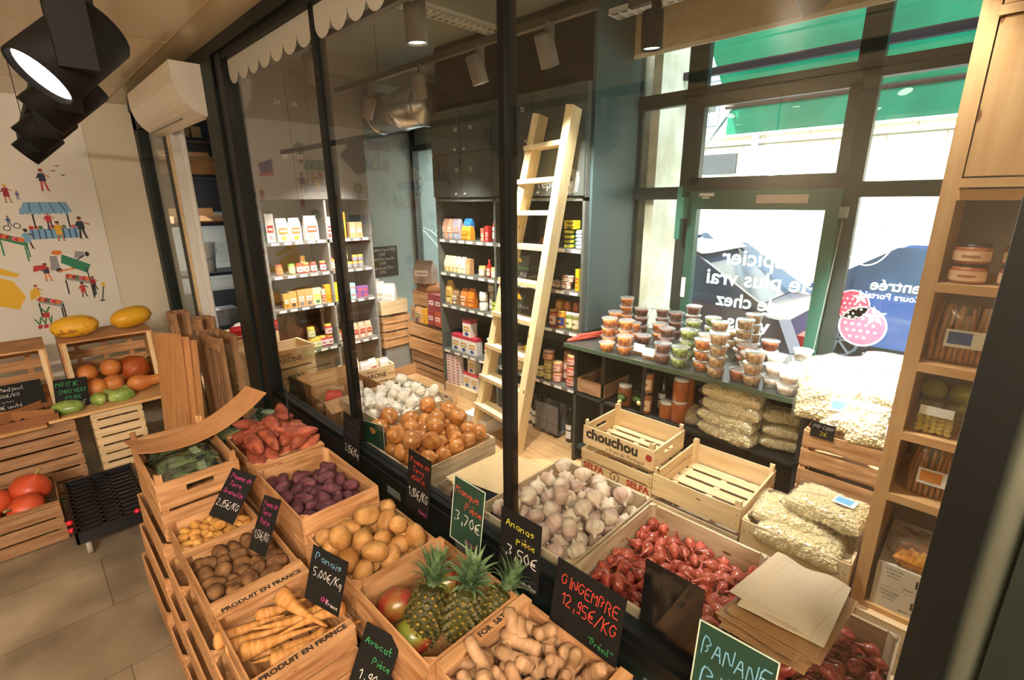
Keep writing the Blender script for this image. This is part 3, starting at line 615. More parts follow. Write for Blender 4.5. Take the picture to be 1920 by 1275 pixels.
# ---------------------------------------------------------------- grocery cabinet (front y=2.8) and left shelving (front x=-4.45)
def price_rail(b, lab, p0, p1, n, rn):                    # shelf lip with ticket strips
    p0 = Vector(p0); p1 = Vector(p1); d = (p1 - p0); nn = d.normalized().cross(Vector((0, 0, 1)))
    for i in range(n):
        a = p0 + d * ((i + rn.uniform(.15, .4)) / n); c = a + d.normalized() * min(.075, d.length / n * .6)
        lab.add([a + nn * .004, c + nn * .004, c + nn * .004 + Vector((0, 0, .022)), a + nn * .004 + Vector((0, 0, .022))], [(0, 1, 2, 3)])
TK = M('price_ticket', 'f4f0ea', rough=.5); LIP = M('shelf_lip', '77736c', rough=.4)
rn = random.Random(1)
t = thing('grocery_cabinet', 'tall grey-green grocery cabinet with open shelves, lettered doors above and the ladder in front', 'cabinet', (-2.9, 3.05, 0))
CB = B()
X0, X1, Y0, Y1 = -3.76, -2.08, 2.8, 3.32
for x in (X0, -2.99, X1 - .02): CB.bx(x, x + .02, Y0, Y1, 0, 2.56)
CB.bx(X0, X1, Y1 - .01, Y1, 0, 2.56); CB.build('carcass', GREY, t)
for z in (1.51, 1.205, .90, .45): B().bx(X0 + .02, -2.99, Y0 + .01, Y1 - .01, z - .022, z).bx(-2.97, X1 - .02, Y0 + .01, Y1 - .01, z - .022, z).build('shelf', GREY, t)
B().bx(X0, X1, Y0, Y1, 1.84, 1.865).bx(X0, X1, Y0, Y1, 2.56, 2.58).build('cornice', GREY, t)
lp = B(); lb = B()
for z in (1.51, 1.205, .90, .45):
    for xa, xb in ((X0 + .02, -2.99), (-2.97, X1 - .02)):
        lp.bx(xa, xb, Y0, Y0 + .008, z - .028, z + .002); price_rail(lp, lb, (xa, Y0, z - .025), (xb, Y0, z - .025), 6 if xb < -2.9 else 7, rn)
lp.build('price_rail', LIP, t); lb.build('price_tickets', TK, t)
DG = M('door_grey', '50544f', '4a4e4a', 2, .35)
xs = [X0, -3.37, -2.985, -2.55, X1]
for i in range(4):
    d_ = B().bx(xs[i] + .003, xs[i + 1] - .003, Y0 - .018, Y0 - .001, 2.235, 2.555).build('upper_door', DG, t)
    d2 = B().bx(xs[i] + .003, xs[i + 1] - .003, Y0 - .018, Y0 - .001, 1.875, 2.230).build('upper_door', DG, t)
    for dd, zz in ((d_, 2.26), (d2, 1.90)):
        kx = xs[i] + .06 if i % 2 else xs[i + 1] - .06
        k = B().lathe([(.012, 0), (.015, .004), (.005, .02)], 10).build('knob', M('knob_steel', 'c9c5bc', rough=.3, metal=.8), dd, True, world=False); k.parent = dd
        k.rotation_euler = (PI / 2, 0, 0); k.location = Vector((kx, Y0 - .018, zz)) - Vector(t.location)
LTR = M('white_letters', 'eeeae2', rough=.6)
q = B()
for s_, x, z in (('28', -3.42, 2.40), ('30', -3.23, 2.40), ('29', -3.42, 2.08), ('31', -3.24, 2.08), ('32', -2.65, 2.46), ('33', -2.62, 2.17)): fit_text(q, s_, (x, Y0 - .0195, z), (1, 0, 0), V, size=.045)
fit_text(q, "l'épicerie", (-2.49, Y0 - .0195, 1.93), (1, 0, 0), V, width=.32, align='LEFT')
for k in range(5): q.tube([(-2.22 + k * .02, Y0 - .02, 1.88 + k * .005), (-2.17 + k * .012, Y0 - .02, 1.98), (-2.21 + k * .02, Y0 - .02, 2.07 - k * .01)], .003, 4)
q.build('door_lettering', LTR, t)
# left shelving
one('dark_infill', B().bx(-3.76, -2.09, 2.86, 3.37, 2.585, 3.09), [M('infill_dark', '1c1d1c', rough=.6)], 'black soffit box above the lettered cabinet doors', 'infill')  # plain black box closing the gap above the cabinet
t = thing('wall_shelving', 'light grey shelving unit of packets and jars along the left inner wall', 'shelving', (-4.6, 2.0, 0))
LX0, LX1, LY0, LY1 = -4.85, -4.45, 1.50, 2.52
sb = B(); sb.bx(LX0, LX0 + .01, LY0, LY1, 0, 2.9)
for y in (LY0, 2.06, LY1 - .02): sb.bx(LX0, LX1, y, y + .02, 0, 1.86)
sb.build('carcass', GREYL, t)
for z in (1.51, 1.22, .92, .50): B().bx(LX0 + .01, LX1 - .01, LY0 + .02, LY1 - .02, z - .022, z).build('shelf', GREYL, t)
lp = B(); lb = B()
for z in (1.51, 1.22, .92, .50):
    lp.bx(LX1 - .008, LX1, LY0 + .02, LY1 - .02, z - .028, z + .002); price_rail(lp, lb, (LX1, LY0 + .02, z - .025), (LX1, 2.06, z - .025), 5, rn); price_rail(lp, lb, (LX1, 2.08, z - .025), (LX1, LY1 - .02, z - .025), 4, rn)
lp.build('price_rail', LIP, t); lb.build('price_tickets', TK, t)
DGL = M('door_brown_grey', '87807a', '7d7670', 2, .4)
for ya, yb in ((1.5, 1.84), (1.84, 2.18), (2.18, 2.52)):
    for z0, z1 in ((1.87, 2.27), (2.275, 2.9)): B().bx(LX1 - .018, LX1, ya + .003, yb - .003, z0, z1).build('upper_door', DGL, t)
q = B()
for s_, y, z in (('24', 1.76, 2.62), ('26', 1.90, 2.62), ('25', 1.77, 2.20), ('27', 1.90, 2.20)): fit_text(q, s_, (LX1 + .001, y, z), (0, 1, 0), V, size=.05)
q.build('door_lettering', LTR, t)
# ---------------------------------------------------------------- counter below the street window
t = thing('window_counter', 'dark two-tier display counter below the street window, stacked with snack tubs', 'counter', (-1.25, 2.95, 0))
B().bx(-2.04, -.52, 2.56, 3.33, .875, .898).build('countertop', M('counter_top', '3a3d3a', '2f3230', 4, .3), t)
B().bx(-1.98, -.54, 2.60, 3.33, .52, .54).build('shelf', DARKW, t); B().bx(-1.98, -.54, 2.62, 3.33, .1, .12).build('shelf', DARKW, t)
for x in (-1.98, -1.75, -1.45, -.56): B().bx(x, x + .025, 2.60, 3.33, 0, .875).build('side_panel', DARKW, t)
B().bx(-1.98, -.54, 3.31, 3.33, 0, .875).build('back_panel', M('counter_back', '202322'), t)
B().bx(-2.04, -.52, 2.553, 2.56, .872, .90).build('edge_strip', M('edge_green', '4d5a48', rough=.25), t)
# ---------------------------------------------------------------- wooden shelf unit on the right
t = thing('fir_shelf_unit', 'light fir shelf unit with cupboard doors on top at the right of the street window', 'shelf unit', (.2, 2.1, 0))
for x in (-.165, .62): B().bx(x, x + .04, 1.95, 2.35, 0, 2.75).build('upright', W['fz'], t)
for z in (1.60, 1.345, 1.105, .875, .42): B().bx(-.125, .62, 1.95, 2.35, z - .028, z).build('shelf', W['fx'], t)
B().bx(-.125, .62, 2.34, 2.35, 0, 2.7).build('back_panel', M('shelf_back_board', '6d5f4c', rough=.7), t)
B().bx(-.125, .62, 1.95, 2.35, 1.84, 1.87).build('shelf', W['fx'], t)
for a, c in ((-.12, .24), (.245, .615)):
    B().bx(a, c, 1.935, 1.95, 1.905, 2.30).build('cupboard_door', W['fz'], t); B().bx(a, c, 1.935, 1.95, 2.33, 2.75).build('cupboard_door', W['fz'], t)
B().bx(-.125, .62, 1.93, 1.95, 1.875, 1.90).bx(-.125, .62, 1.93, 1.95, 2.303, 2.327).build('rail', W['fx'], t)
# ---------------------------------------------------------------- crates
CR = {}
def crate(label, x0, x1, y0, y1, zt, h, tone='c', long='x', slats=1, ledge=None, group=None, gap=.012, slot=False, rot=0, ends=None, open_base=False, name='wooden_crate', posts_up=.0, text=None):
    """slatted produce crate; rim at zt, depth h; long sides run along `long`"""
    cx, cy = (x0 + x1) / 2, (y0 + y1) / 2
    t = thing(name, label, 'crate', (cx, cy, zt - h), group)
    lx, ly = (x1 - x0, y1 - y0); sw = long == 'y'
    if sw: lx, ly = ly, lx
    hx_, hy = lx / 2, ly / 2; th = .006; e = .0015
    def put(b, name_, axis, ink=None, par=None):
        if sw: b.v = [(-p[1], p[0], p[2]) for p in b.v]; axis = {'x': 'y', 'y': 'x', 'z': 'z'}[axis]
        return b.build(name_, [W[tone + axis], NAIL] + (ink or []), par or t, False, world=False)
    rn = random.Random(int(abs(x0 * 1000) + abs(y0 * 777) + h * 99))
    for sx in (-1, 1):
        for sy in (-1, 1):
            px, py = sx * (hx_ - .012), sy * (hy - .012)
            put(B().prism([(px - sx * .012 + .0, 0), (px + sx * .010, 0)][:0] or [(0, 0), (-sx * .024, 0), (0, -sy * .024)], (h + posts_up) * (1 if sx * sy > 0 else 1), (sx * (hx_ - th - .0005), sy * (hy - th - .0005), 0), (1, 0, 0), (0, 1, 0)), 'corner_post', 'z')
    for sy in (-1, 1):                                     # long sides
        b = B(); ya, yb = (hy - th, hy) if sy > 0 else (-hy, -hy + th); sh = (h - gap * slats) / slats
        for k in range(slats):
            za = gap * .5 + k * (sh + gap); w1 = rn.uniform(-.002, .002); b.bx(-hx_ + e, hx_ - e, ya, yb, za + w1, min(za + sh, h - .001) + w1 * .5)
            for sx in (-1, 1):
                for q in (.3, .7): b.ob((sx * (hx_ - .014), sy * (hy + .0004), za + sh * q), (.005, .0012, .0035), Matrix.Identity(3), 1)
        put(b, 'long_side', 'x')
    es = ends or slats
    for sx in (-1, 1):                                     # ends
        b = B(); xa, xb = (hx_ - .009, hx_) if sx > 0 else (-hx_, -hx_ + .009); sh = (h - gap * es) / es
        for k in range(es):
            za = gap * .5 + k * (sh + gap); zb = min(za + sh, h)
            if slot and k == es - 1:
                b.bx(xa, xb, -hy + th, -.05, za, zb).bx(xa, xb, .05, hy - th, za, zb).bx(xa, xb, -.05, .05, za, za + sh * .45).bx(xa, xb, -.05, .05, za + sh * .68, zb)
            else: b.bx(xa, xb, -hy + th, hy - th, za, zb)
        put(b, 'end_panel', 'y')
        if ledge is not None:
            lw_ = .038; b = B().bx(*( (hx_ - lw_, hx_) if sx > 0 else (-hx_, -hx_ + lw_)), -hy, hy, h - .002, h + .007)
            lo_ = put(b, 'top_ledge', 'y')
            if ledge:
                q = B(); o = (sx * (hx_ - lw_ / 2 - .0) + (.008 if sx > 0 else .008), 0, h + .0078)
                fit_text(q, ledge, o, (0, 1, 0) if sx < 0 or True else (0, -1, 0), (-1, 0, 0), width=ly * (.86 if len(ledge) > 13 else .42), bold=2)
                if sw: q.v = [(-p[1], p[0], p[2]) for p in q.v]
                k_ = q.build('printed_text', INK, lo_, False, world=False)
    b = B(); n = 5; bw = (ly - .012) / n
    bg_ = .011 if tone == 'p' and slot is not None else .004
    for k in range(n): b.bx(-hx_ + .01, hx_ - .01, -hy + .007 + k * bw + bg_, -hy + .007 + (k + 1) * bw - bg_, .004, .009)
    for x in (-hx_ + .03, 0, hx_ - .03): b.bx(x - .014, x + .014, -hy + .008, hy - .008, 0, .004)
    put(b, 'base', 'x')
    t.rotation_euler.z = rot
    return t
def filler(x0, x1, y0, y1, z0, z1): pass
PF = 'PRODUIT EN FRANCE'
# near row on the aisle
crate('narrow crate of small yellow potatoes below the bagged greens', -2.195, -1.955, .218, .492, .60, .145)
crate('crate of brown potatoes between the small yellow potatoes and the parsnips', -1.95, -1.562, .215, .507, .60, .15, slats=2, ledge='')
crate('printed crate of parsnips at the front of the aisle stack', -1.557, -1.188, .215, .507, .60, .15, slats=2, ledge=PF)
crate('crate at the left end of the stack holding bagged greens under a curved wood sheet', -2.76, -2.20, .205, .51, .78, .13, slats=1, posts_up=.03, slot=True)
crate('crate right under the crate of bagged greens', -2.75, -2.205, .205, .51, .645, .14, slats=2)
crate('empty end crate beyond the brown potato column, hidden low at the front', -1.183, -.80, .215, .507, .45, .15, slats=2)
for i, (xa, xb) in enumerate(((-2.75, -2.20), (-2.195, -1.955), (-1.95, -1.562), (-1.557, -1.188))):
    for k, zt in enumerate((.445, .295, .145)):
        if i == 0: zt = (.50, .34, .18)[k]
        dy = -.02 * (k + 1)
        crate('supporting crate, %s in the stack under %s' % (('top', 'middle', 'bottom')[k], ('the bagged greens', 'the small yellow potatoes', 'the brown potatoes', 'the parsnips')[i]), xa, xb, .205 + dy, .50 + dy * .3, zt, .147 if i else .155, slats=2, gap=.005, group='supporting crates of the aisle stack')
for k in (0, 1): crate('supporting crate under the empty end crate, %s one' % ('upper', 'lower')[k], -1.183, -.80, .2, .5, (.295, .145)[k], .147, slats=2, group='supporting crates of the aisle stack')
# bench that carries the middle row
t = thing('display_bench', 'low wooden bench hidden under the middle row of crates along the partition', 'bench', (-1.5, .75, 0))
B().bx(-2.62, -.45, .545, .945, .475, .498).build('bench_top', W['cx'], t)
for x in (-2.58, -1.5, -.5):
    for y in (.57, .90): B().bx(x, x + .04, y, y + .03, 0, .475).build('leg', W['cz'], t)
crate('crate heaped with orange sweet potatoes', -2.56, -2.125, .555, .86, .735, .235, slats=2, ledge='L PRODUCTION')
crate('crate of purple potatoes with a knot in its front board', -2.10, -1.635, .545, .86, .735, .235, slats=2, ends=2)
crate('crate of large speckled yellow potatoes beside the partition', -1.628, -1.275, .555, .88, .665, .165, slats=1)
crate('crate of mangoes and pineapples beside the partition', -1.268, -.868, .55, .893, .675, .175, slats=1, tone='c')
crate('crate of ginger roots at the near end of the row', -.862, -.47, .57, .905, .665, .165, slats=1, ledge='50  FOR  S&T')
# inner side
crate('big pale crate of white garlic behind the partition', -2.66, -2.19, 1.2, 1.69, .72, .26, 'w', 'y', ends=1)
crate('pale crate of brown onions just behind the glass', -2.17, -1.665, 1.06, 1.545, .69, .15, 'w', 'y')
crate('pale crate under the brown onions', -2.165, -1.665, 1.06, 1.545, .535, .15, 'w', 'y')
crate('crate of red onions under the flat paper sheets', -1.655, -1.265, 1.06, 1.54, .60, .14, 'w', 'y')
crate('crate of purple-striped garlic behind the pineapple sign', -1.255, -.80, 1.06, 1.58, .72, .19, 'w', 'y')
crate('crate of red shallots behind the ginger sign', -.79, -.355, 1.06, 1.555, .72, .19, 'w', 'y')
crate('crate of shallots at the right, partly under the white paper bags', -.345, .0, 1.06, 1.50, .70, .18, 'w', 'y')
# tall table behind the glass that carries them
t = thing('inner_display_table', 'plank table behind the partition that carries the onion, garlic and shallot crates', 'table', (-1.3, 1.35, 0))
B().bx(-2.68, .02, 1.045, 1.72, .345, .37).build('table_top', W['px'], t)
for x in (-2.64, -1.3, -.04):
    for y in (1.07, 1.67): B().bx(x, x + .04, y, y + .04, 0, .345).build('leg', W['pz'], t)
for (xa, xb, zt, lb_) in ((-1.65, -1.27, .455, 'red onions'), (-1.25, -.80, .525, 'purple-striped garlic'), (-.79, -.355, .525, 'red shallots'), (-.345, .0, .515, 'right-hand shallots')):
    crate('supporting crate under the crate of ' + lb_, xa, xb, 1.06, 1.54, zt, zt - .372, 'w', 'y', group='supporting crates behind the glass')
# empty crates mid-shop
c1 = crate('empty printed crate, top of the stack in the middle of the shop floor', -1.415, -1.0, 1.955, 2.275, .70, .115, 'p', slot=True, posts_up=.025)
c2 = crate('second crate of the printed stack, lettered in red', -1.42, -.995, 1.95, 2.28, .565, .13, 'p', slats=2)
for k, zt in enumerate((.425, .285, .145)): crate('plain crate, number %s from the top under the red-lettered one' % ('one', 'two', 'three')[k], -1.42, -.995, 1.95, 2.28, zt, .138, 'c', slats=2, group='plain crates of the printed stack')
e1 = crate('open empty slatted crate with a knotted back board', -.985, -.575, 1.93, 2.37, .60, .12, 'p', posts_up=.025, slats=1, ends=2)
for k, zt in enumerate((.465, .31, .155)): crate('whitish crate, number %s below the open empty crate' % ('one', 'two', 'three')[k], -.985, -.575, 1.93, 2.37, zt, .15, 'w' if k == 0 else 'p', slats=2, group='crates below the open empty crate')
q = B(); fy = 1.955 - .0012
fit_text(q, 'chouchou', (-1.325, fy, .635), (1, 0, 0), V, width=.31, align='LEFT', bold=2); fit_text(q, 'a fruta de Portugal', (-1.2, fy, .600), (1, 0, 0), V, width=.22, align='LEFT', ital=.2)
q.v = [(p[0] - .07, p[1], p[2]) for p in q.v]
q.build('printed_text', INK, c1)
q = B(); disc(q, -1.024, .650, .018, fy - .0005, 20); q.build('printed_emblem', REDINK, c1)
q = B(); fy = 1.95 - .0012
for x in (-1.40, -1.135): fit_text(q, 'SELFA', (x, fy, .458), (1, 0, 0), V, width=.13, align='LEFT', bold=2)
q.build('printed_text', REDINK, c2)
q = B(); ring(q, -1.205, .472, .028, .005, fy); q.bx(-1.209, -1.203, fy, fy + .001, .455, .48).build('printed_emblem', INK, c2)
# popcorn crates
crate('whitish crate of bagged popcorn in front of the fir shelf unit', -.56, -.175, 1.90, 2.22, .58, .17, 'p', slats=1)
for k, zt in enumerate((.405, .27, .135)): crate('crate number %s below the front crate of popcorn' % ('one', 'two', 'three')[k], -.56, -.175, 1.90, 2.22, zt, .132, 'p', slats=1, group='crates under the front popcorn crate')
crate('tall slatted crate of popcorn bags at the end of the window counter', -.505, -.17, 2.43, 3.1, .82, .19, 'c', 'x', slats=2, gap=.02)
for k, zt in enumerate((.625, .43, .235)): crate('slatted crate number %s below the heaped popcorn bags' % ('one', 'two', 'three')[k], -.505, -.17, 2.43, 3.1, zt, .19 if k < 2 else .235, 'c', slats=2, gap=.02, group='slatted crates under the popcorn')
# ---- left room: table, stacks, crates on their side
PLY = wood('plywood_board', 'dcb47e', 'c6975e', 'y', .5, .5, 0)
one('plywood_tabletop', B().bx(-4.75, -4.05, -.06, .60, .515, .533), [PLY], 'pale plywood board laid over crates by the illustrated wall, carrying squashes', 'board')
one('plywood_tabletop', B().bx(-4.75, -4.03, -.75, -.07, .505, .523), [wood('plywood_board_dark', 'c49a66', 'a87a48', 'y', .5, .5, 0)], 'darker plywood board under the tray of dates', 'board')
for k, zt in enumerate((.512, .385, .258, .13)): crate('slatted crate %s in the pale stack under the squash board' % ('at the top', 'second from top', 'third from top', 'at the bottom')[k], -4.6, -4.10, .14, .42, zt, .125, 'p', slats=2, ends=2, group='pale crates under the squash board')
for k, zt in enumerate((.495, .33, .165)): crate('long slatted crate %s of the dark stack by the pumpkin crate' % ('at the top', 'in the middle', 'at the bottom')[k], -4.65, -4.12, -.62, .06, zt, .163, 'd', 'x', slats=2, ends=2, group='long crates under the date tray')
def side_crate(label, x0, x1, y0, y1, z0, z1):              # crate stood on its long side, open to the room (+x)
    t = thing('upright_crate', label, 'crate', ((x0 + x1) / 2, (y0 + y1) / 2, z0))
    B().bx(x0, x1, y0, y1, z1 - .012, z1).build('top_board', W['cy'], t); B().bx(x0, x1, y0, y1, z0, z0 + .01).build('bottom_board', W['cy'], t)
    for y in (y0, y1 - .012): B().bx(x0, x1, y, y + .012, z0 + .01, z1 - .012).build('side_board', W['cz'], t)
    for y in (y0 + .012, y1 - .037): B().bx(x1 - .025, x1 - .001, y, y + .025, z0 + .01, z1 - .012).build('corner_post', W['pz'], t)
    b = B(); h = (z1 - z0 - .03) / 4
    for k in range(4): b.bx(x0, x0 + .006, y0 + .012, y1 - .012, z0 + .012 + k * h, z0 + .012 + k * h + h * .66)
    for y in (y0 + .1, (y0 + y1) / 2, y1 - .1): b.bx(x0 - .006, x0, y - .015, y + .015, z0 + .012, z1 - .012)
    b.build('slatted_back', W['cy'], t)
side_crate('crate stood on its side on the board, butternut squashes inside', -4.72, -4.33, .085, .60, .535, .955)
side_crate('crate stood on its side behind the date tray', -4.72, -4.33, -.72, .02, .525, .945)
crate('slatted crate on the floor holding orange pumpkins over leafy greens', -3.95, -3.49, -.62, -.10, .232, .23, 'd', 'x', slats=2, ends=3, ledge='')
# leaning boards and crates against the doorway
for k in range(3):
    b = B(); b.bar((-3.66 + k * .05, .50 + k * .035, .004), (-3.78 + k * .045, .60 + k * .035, 1.03 - .02 * k), .30 - .02 * k, .016, up=(-.30, 1, 0))
    one('leaning_board', b, [wood('board_brown', 'cc9866', 'ac7848', 'z', .5, .5, .1)], ('front brown plywood board', 'middle brown plywood board', 'rear brown plywood board')[k] + ' leaning beside the doorway', 'board', 'brown boards leaning by the doorway')
def stood_crate(label, c, yaw, lx=.30, ly=.16, h=.5):
    t = thing('wooden_crate', label, 'crate', c, rz=yaw)
    for sx in (-1, 1):
        for sy in (-1, 1): B().bx(sx * lx / 2 - .012, sx * lx / 2 + .012, sy * ly / 2 - .012, sy * ly / 2 + .012, 0, h).build('corner_post', W['dz'], t, world=False)
    for z in (.0, h - .09): B().bx(-lx / 2, lx / 2, -ly / 2 - .02, -ly / 2 - .012, z, z + .09).bx(-lx / 2, lx / 2, ly / 2 + .012, ly / 2 + .02, z, z + .09).build('slats', W['dx'], t, world=False)
    b = B()
    for k in range(4): b.bx(-lx / 2 - .02, -lx / 2 - .012, -ly / 2 + k * ly / 4, -ly / 2 + k * ly / 4 + ly / 5, 0, h)
    b.build('base', W['dz'], t, world=False)
for k in range(3): stood_crate('dark crate standing on end %s behind the leaning boards' % ('first', 'second', 'third')[k], ((-4.22, -4.08, -3.66)[k], (.76, .88, .86)[k], .0), .08, (.10, .10, .30)[k], .08, 1.08 - .04 * k)
# dolly
t = thing('plant_dolly', 'black perforated plastic dolly with red caps on the floor', 'dolly', (-3.55, .1, 0))
b = B(); 
for i in range(13): x = -3.88 + i * .055; b.bx(x, x + .022, -.06, .26, .12, .15)
for y in (-.06, .05, .13, .25): b.bx(-3.88, -3.2, y, y + .015, .12, .15)
b.bx(-3.9, -3.88, -.07, .27, .11, .17).bx(-3.2, -3.18, -.07, .27, .11, .17).bx(-3.9, -3.18, -.075, -.06, .11, .17).bx(-3.9, -3.18, .26, .275, .11, .17)
b.build('deck', M('black_plastic', '16161a', rough=.35), t)
for x in (-3.84, -3.26):
    for y in (-.03, .23):
        B().tube([(x, y - .012, .05), (x, y + .012, .05)], .05, 16).build('caster', M('caster_grey', 'a39b8c', rough=.5), t, True)
for x, y, z in ((-3.27, -.08, .16), (-3.4, -.082, .14), (-3.2, .2, .175), (-3.3, -.08, .19)): B().lathe([(.006, -.012), (.014, -.008), (.016, 0), (.012, .01), (.001, .014)], 10, (x, y, z)).build('red_cap', M('red_plastic', 'd02030', rough=.3), t, True)
# printed fruit boxes in the doorway and behind
def wine_box(label, c, yaw, lx=.30, ly=.50, h=.16, flip=False, name='fruit_box'):
    t = thing(name, label, 'box', c, 'printed fruit boxes by the doorway', yaw)
    for sx in (-1, 1):
        B().bx(sx * lx / 2 - .005, sx * lx / 2 + .005, -ly / 2, ly / 2, 0, h * .96).build('side_board', W['py'], t, world=False)
    for sy in (-1, 1): B().bx(-lx / 2, lx / 2, sy * ly / 2 - .01, sy * ly / 2 + .01, 0, h).build('end_board', W['px'], t, world=False)
    B().bx(-lx / 2, lx / 2, -ly / 2, ly / 2, 0, .008).build('base', W['py'], t, world=False)
    q = B(); u, v = ((0, 1, 0), V) if not flip else ((0, -1, 0), (0, 0, -1)); z0 = h * .28 if not flip else h * .62
    fit_text(q, 'DUARONE', (lx / 2 + .0062, 0, z0), u, v, width=.27, bold=1)
    fit_text(q, 'VERGERS', (lx / 2 + .0062, 0, z0 + (.05 if not flip else -.05)), u, v, width=.11)
    for s_ in (-1, 1): q.tube([(lx / 2 + .006, s_ * .15, h * .4), (lx / 2 + .006, s_ * .22, h * .4)], .0015, 4)
    q.build('printed_text', INK, t, world=False)
    return t
for k in range(5): wine_box('pale printed fruit box, %s in the doorway stack' % ('lowest', 'second', 'third', 'fourth', 'topmost')[k], (-3.93 + (.0, .01, -.01, .01, -.02)[k], 1.29 + (0, .01, -.01, .01, .02)[k], .0 + .150 * k), (.03, .0, .05, .02, .06)[k], .28, .47, .148, flip=k in (1, 3))
crate('plain pale crate of snack bags behind the printed boxes in the doorway', -4.62, -4.24, 1.08, 1.45, .80, .19, 'p')
for k, zt in enumerate((.605, .40, .20)): crate('plain pale crate, %s under the crate of snack bags' % ('first', 'second', 'lowest')[k], -4.62, -4.24, 1.08, 1.45, zt, .20, 'p', slats=2, group='crates under the snack bags')
wine_box('printed fruit box holding candy bags at the foot of the left shelving', (-3.95, 2.07, .27), -.15, .24, .42, .14)
wine_box('upturned printed fruit box under the one with candy bags', (-3.95, 2.07, .10), -.15, .24, .42, .165)
one('low_box', B().bx(-4.08, -3.82, 1.88, 2.26, 0, .098), [W['px']], 'plain low wooden box on the floor under the printed boxes', 'box')
# storage rack through the doorway
t = thing('storage_rack', 'dark metal rack of cartons seen through the doorway', 'rack', (-5.95, 1.6, 0))
RK = M('rack_steel', '2b2f36', rough=.4, metal=.4); z_ = 0
for y in (1.08, 2.2):
    for x in (-6.15, -5.75): B().bx(x, x + .035, y, y + .035, 0, 2.7).build('upright', RK, t)
for z in (.55, 1.12, 1.62, 2.08, 2.42): B().bx(-6.15, -5.72, 1.08, 2.23, z, z + .03).build('shelf', RK, t)
for z0_, z1_ in ((1.75, 2.7), (0, .9)): B().bx(-6.16, -6.15, 1.08, 2.23, z0_, z1_).build('back_panel', M('rack_dark_sheet', '22252b', rough=.6), t)  # dark sheets added so the storage behind the rack looks darker
CARD = M('cardboard', 'b88a5c', 'a87b4e', 4, .8)
def carton(label, x0, x1, y0, y1, z0, z1, flaps=True, mat=None, name='cardboard_box'):
    t = thing(name, label, 'box', ((x0 + x1) / 2, (y0 + y1) / 2, z0)); mt = mat or CARD
    b = B().bx(x0, x1, y0, y1, z0, z0 + .004)
    for a in ((x0, x0 + .004, y0, y1), (x1 - .004, x1, y0, y1), (x0, x1, y0, y0 + .004), (x0, x1, y1 - .004, y1)): b.bx(*a, z0, z1)
    b.build('body', mt, t)
    if flaps:
        B().bar((x1, (y0 + y1) / 2, z1), (x1 + .09, (y0 + y1) / 2, z1 - .05), y1 - y0, .004, up=(0, 0, 1)).build('flap', mt, t)
        B().bar((x0, (y0 + y1) / 2, z1), (x0 - .04, (y0 + y1) / 2, z1 + .07), y1 - y0, .004, up=(0, 0, 1)).build('flap', mt, t)
    return t
carton('open cardboard box with drooping flaps high on the storage rack', -6.1, -5.75, 1.12, 1.65, 2.11, 2.28)
carton('flat cardboard tray on the storage rack', -6.1, -5.74, 1.15, 1.6, 1.65, 1.72)
for k in range(4): one('small_carton', B().bx(-5.95, -5.82, 1.15 + k * .1, 1.23 + k * .1, 2.452, 2.56), [M('small_carton_tan', 'c9a274', rough=.7)], 'small tan carton with black label on the top of the storage rack', 'box', 'small cartons on the storage rack')
t = thing('plastic_bucket', 'white plastic bucket with wire handle on the storage rack', 'bucket', (-5.92, 1.38, 1.15)); 
B().lathe([(.10, 0), (.125, .28), (.135, .285), (.13, .3), (.12, .3)], 24, (-5.92, 1.38, 1.15)).build('pail', WHITE, t, True)
B().tube([(-5.92 + .13 * math.cos(a), 1.38 + .13 * math.sin(a), 1.40 - .12 * math.sin(PI * k / 10)) for k, a in enumerate([PI * k / 10 - PI / 2 for k in range(11)])], .003, 5).build('handle', M('wire', '8a8a8a', metal=.8), t)
one('folded_mat', B().bx(-6.0, -5.78, 1.3, 1.6, .58, .75), [M('grey_fabric', '6b6a68', '7a7672', 30, .9)], 'grey folded fabric on the lower storage shelf', 'fabric')
# ---------------------------------------------------------------- vegetables
def veg(prof, L, mat, n=14, nv=5, **k):
    pr = []
    for i in range(nv):
        rn = random.Random(i * 17 + int(L * 1000)); kw = dict(k)
        if kw.get('rb'): a = kw.pop('rb'); kw['bend'] = (rn.uniform(-a, a), rn.uniform(-a, a) * .6)
        v, f = spindle(prof if not callable(prof) else prof(rn), L * rn.uniform(.9, 1.12), n, seed=i + 1, sq=(rn.uniform(.94, 1.06), rn.uniform(.9, 1.02)), **kw)
        pr.append([('skin', B().add(v, f), [mat])])
    return pr
POT_Y = M('potato_yellow_skin', 'd6a45a', 'ac7834', 26, .6, bump=.25, bscale=60, rnd=.14, spec=.3)
POT_B = M('potato_brown_skin', '86623f', '573b25', 24, .75, bump=.3, bscale=50, rnd=.14, spec=.2)
POT_P = M('potato_purple_skin', '74434a', '45272c', 30, .65, bump=.3, bscale=50, rnd=.15, spec=.25)
POT_A = M('potato_large_skin', 'd0a062', 'aa7840', 18, .55, bump=.2, bscale=60, rnd=.1, spec=.3)
nt = POT_A.node_tree; N = nt.nodes; L = nt.links; b_ = N['Principled BSDF']; src = b_.inputs['Base Color'].links[0].from_socket
tc = [n for n in N if n.type == 'TEX_COORD'][0]; v = N.new('ShaderNodeTexVoronoi'); v.inputs['Scale'].default_value = 85; L.new(tc.outputs['Object'], v.inputs['Vector'])
r = N.new('ShaderNodeValToRGB'); r.color_ramp.elements[0].position = .10; r.color_ramp.elements[0].color = (1, 1, 1, 1); r.color_ramp.elements[1].position = .2; r.color_ramp.elements[1].color = (0, 0, 0, 1); L.new(v.outputs['Distance'], r.inputs[0])
mx = N.new('ShaderNodeMix'); mx.data_type = 'RGBA'; L.new(r.outputs[0], mx.inputs[0]); L.new(src, mx.inputs[6]); mx.inputs[7].default_value = hx('8a5a2a'); L.new(mx.outputs[2], b_.inputs['Base Color'])
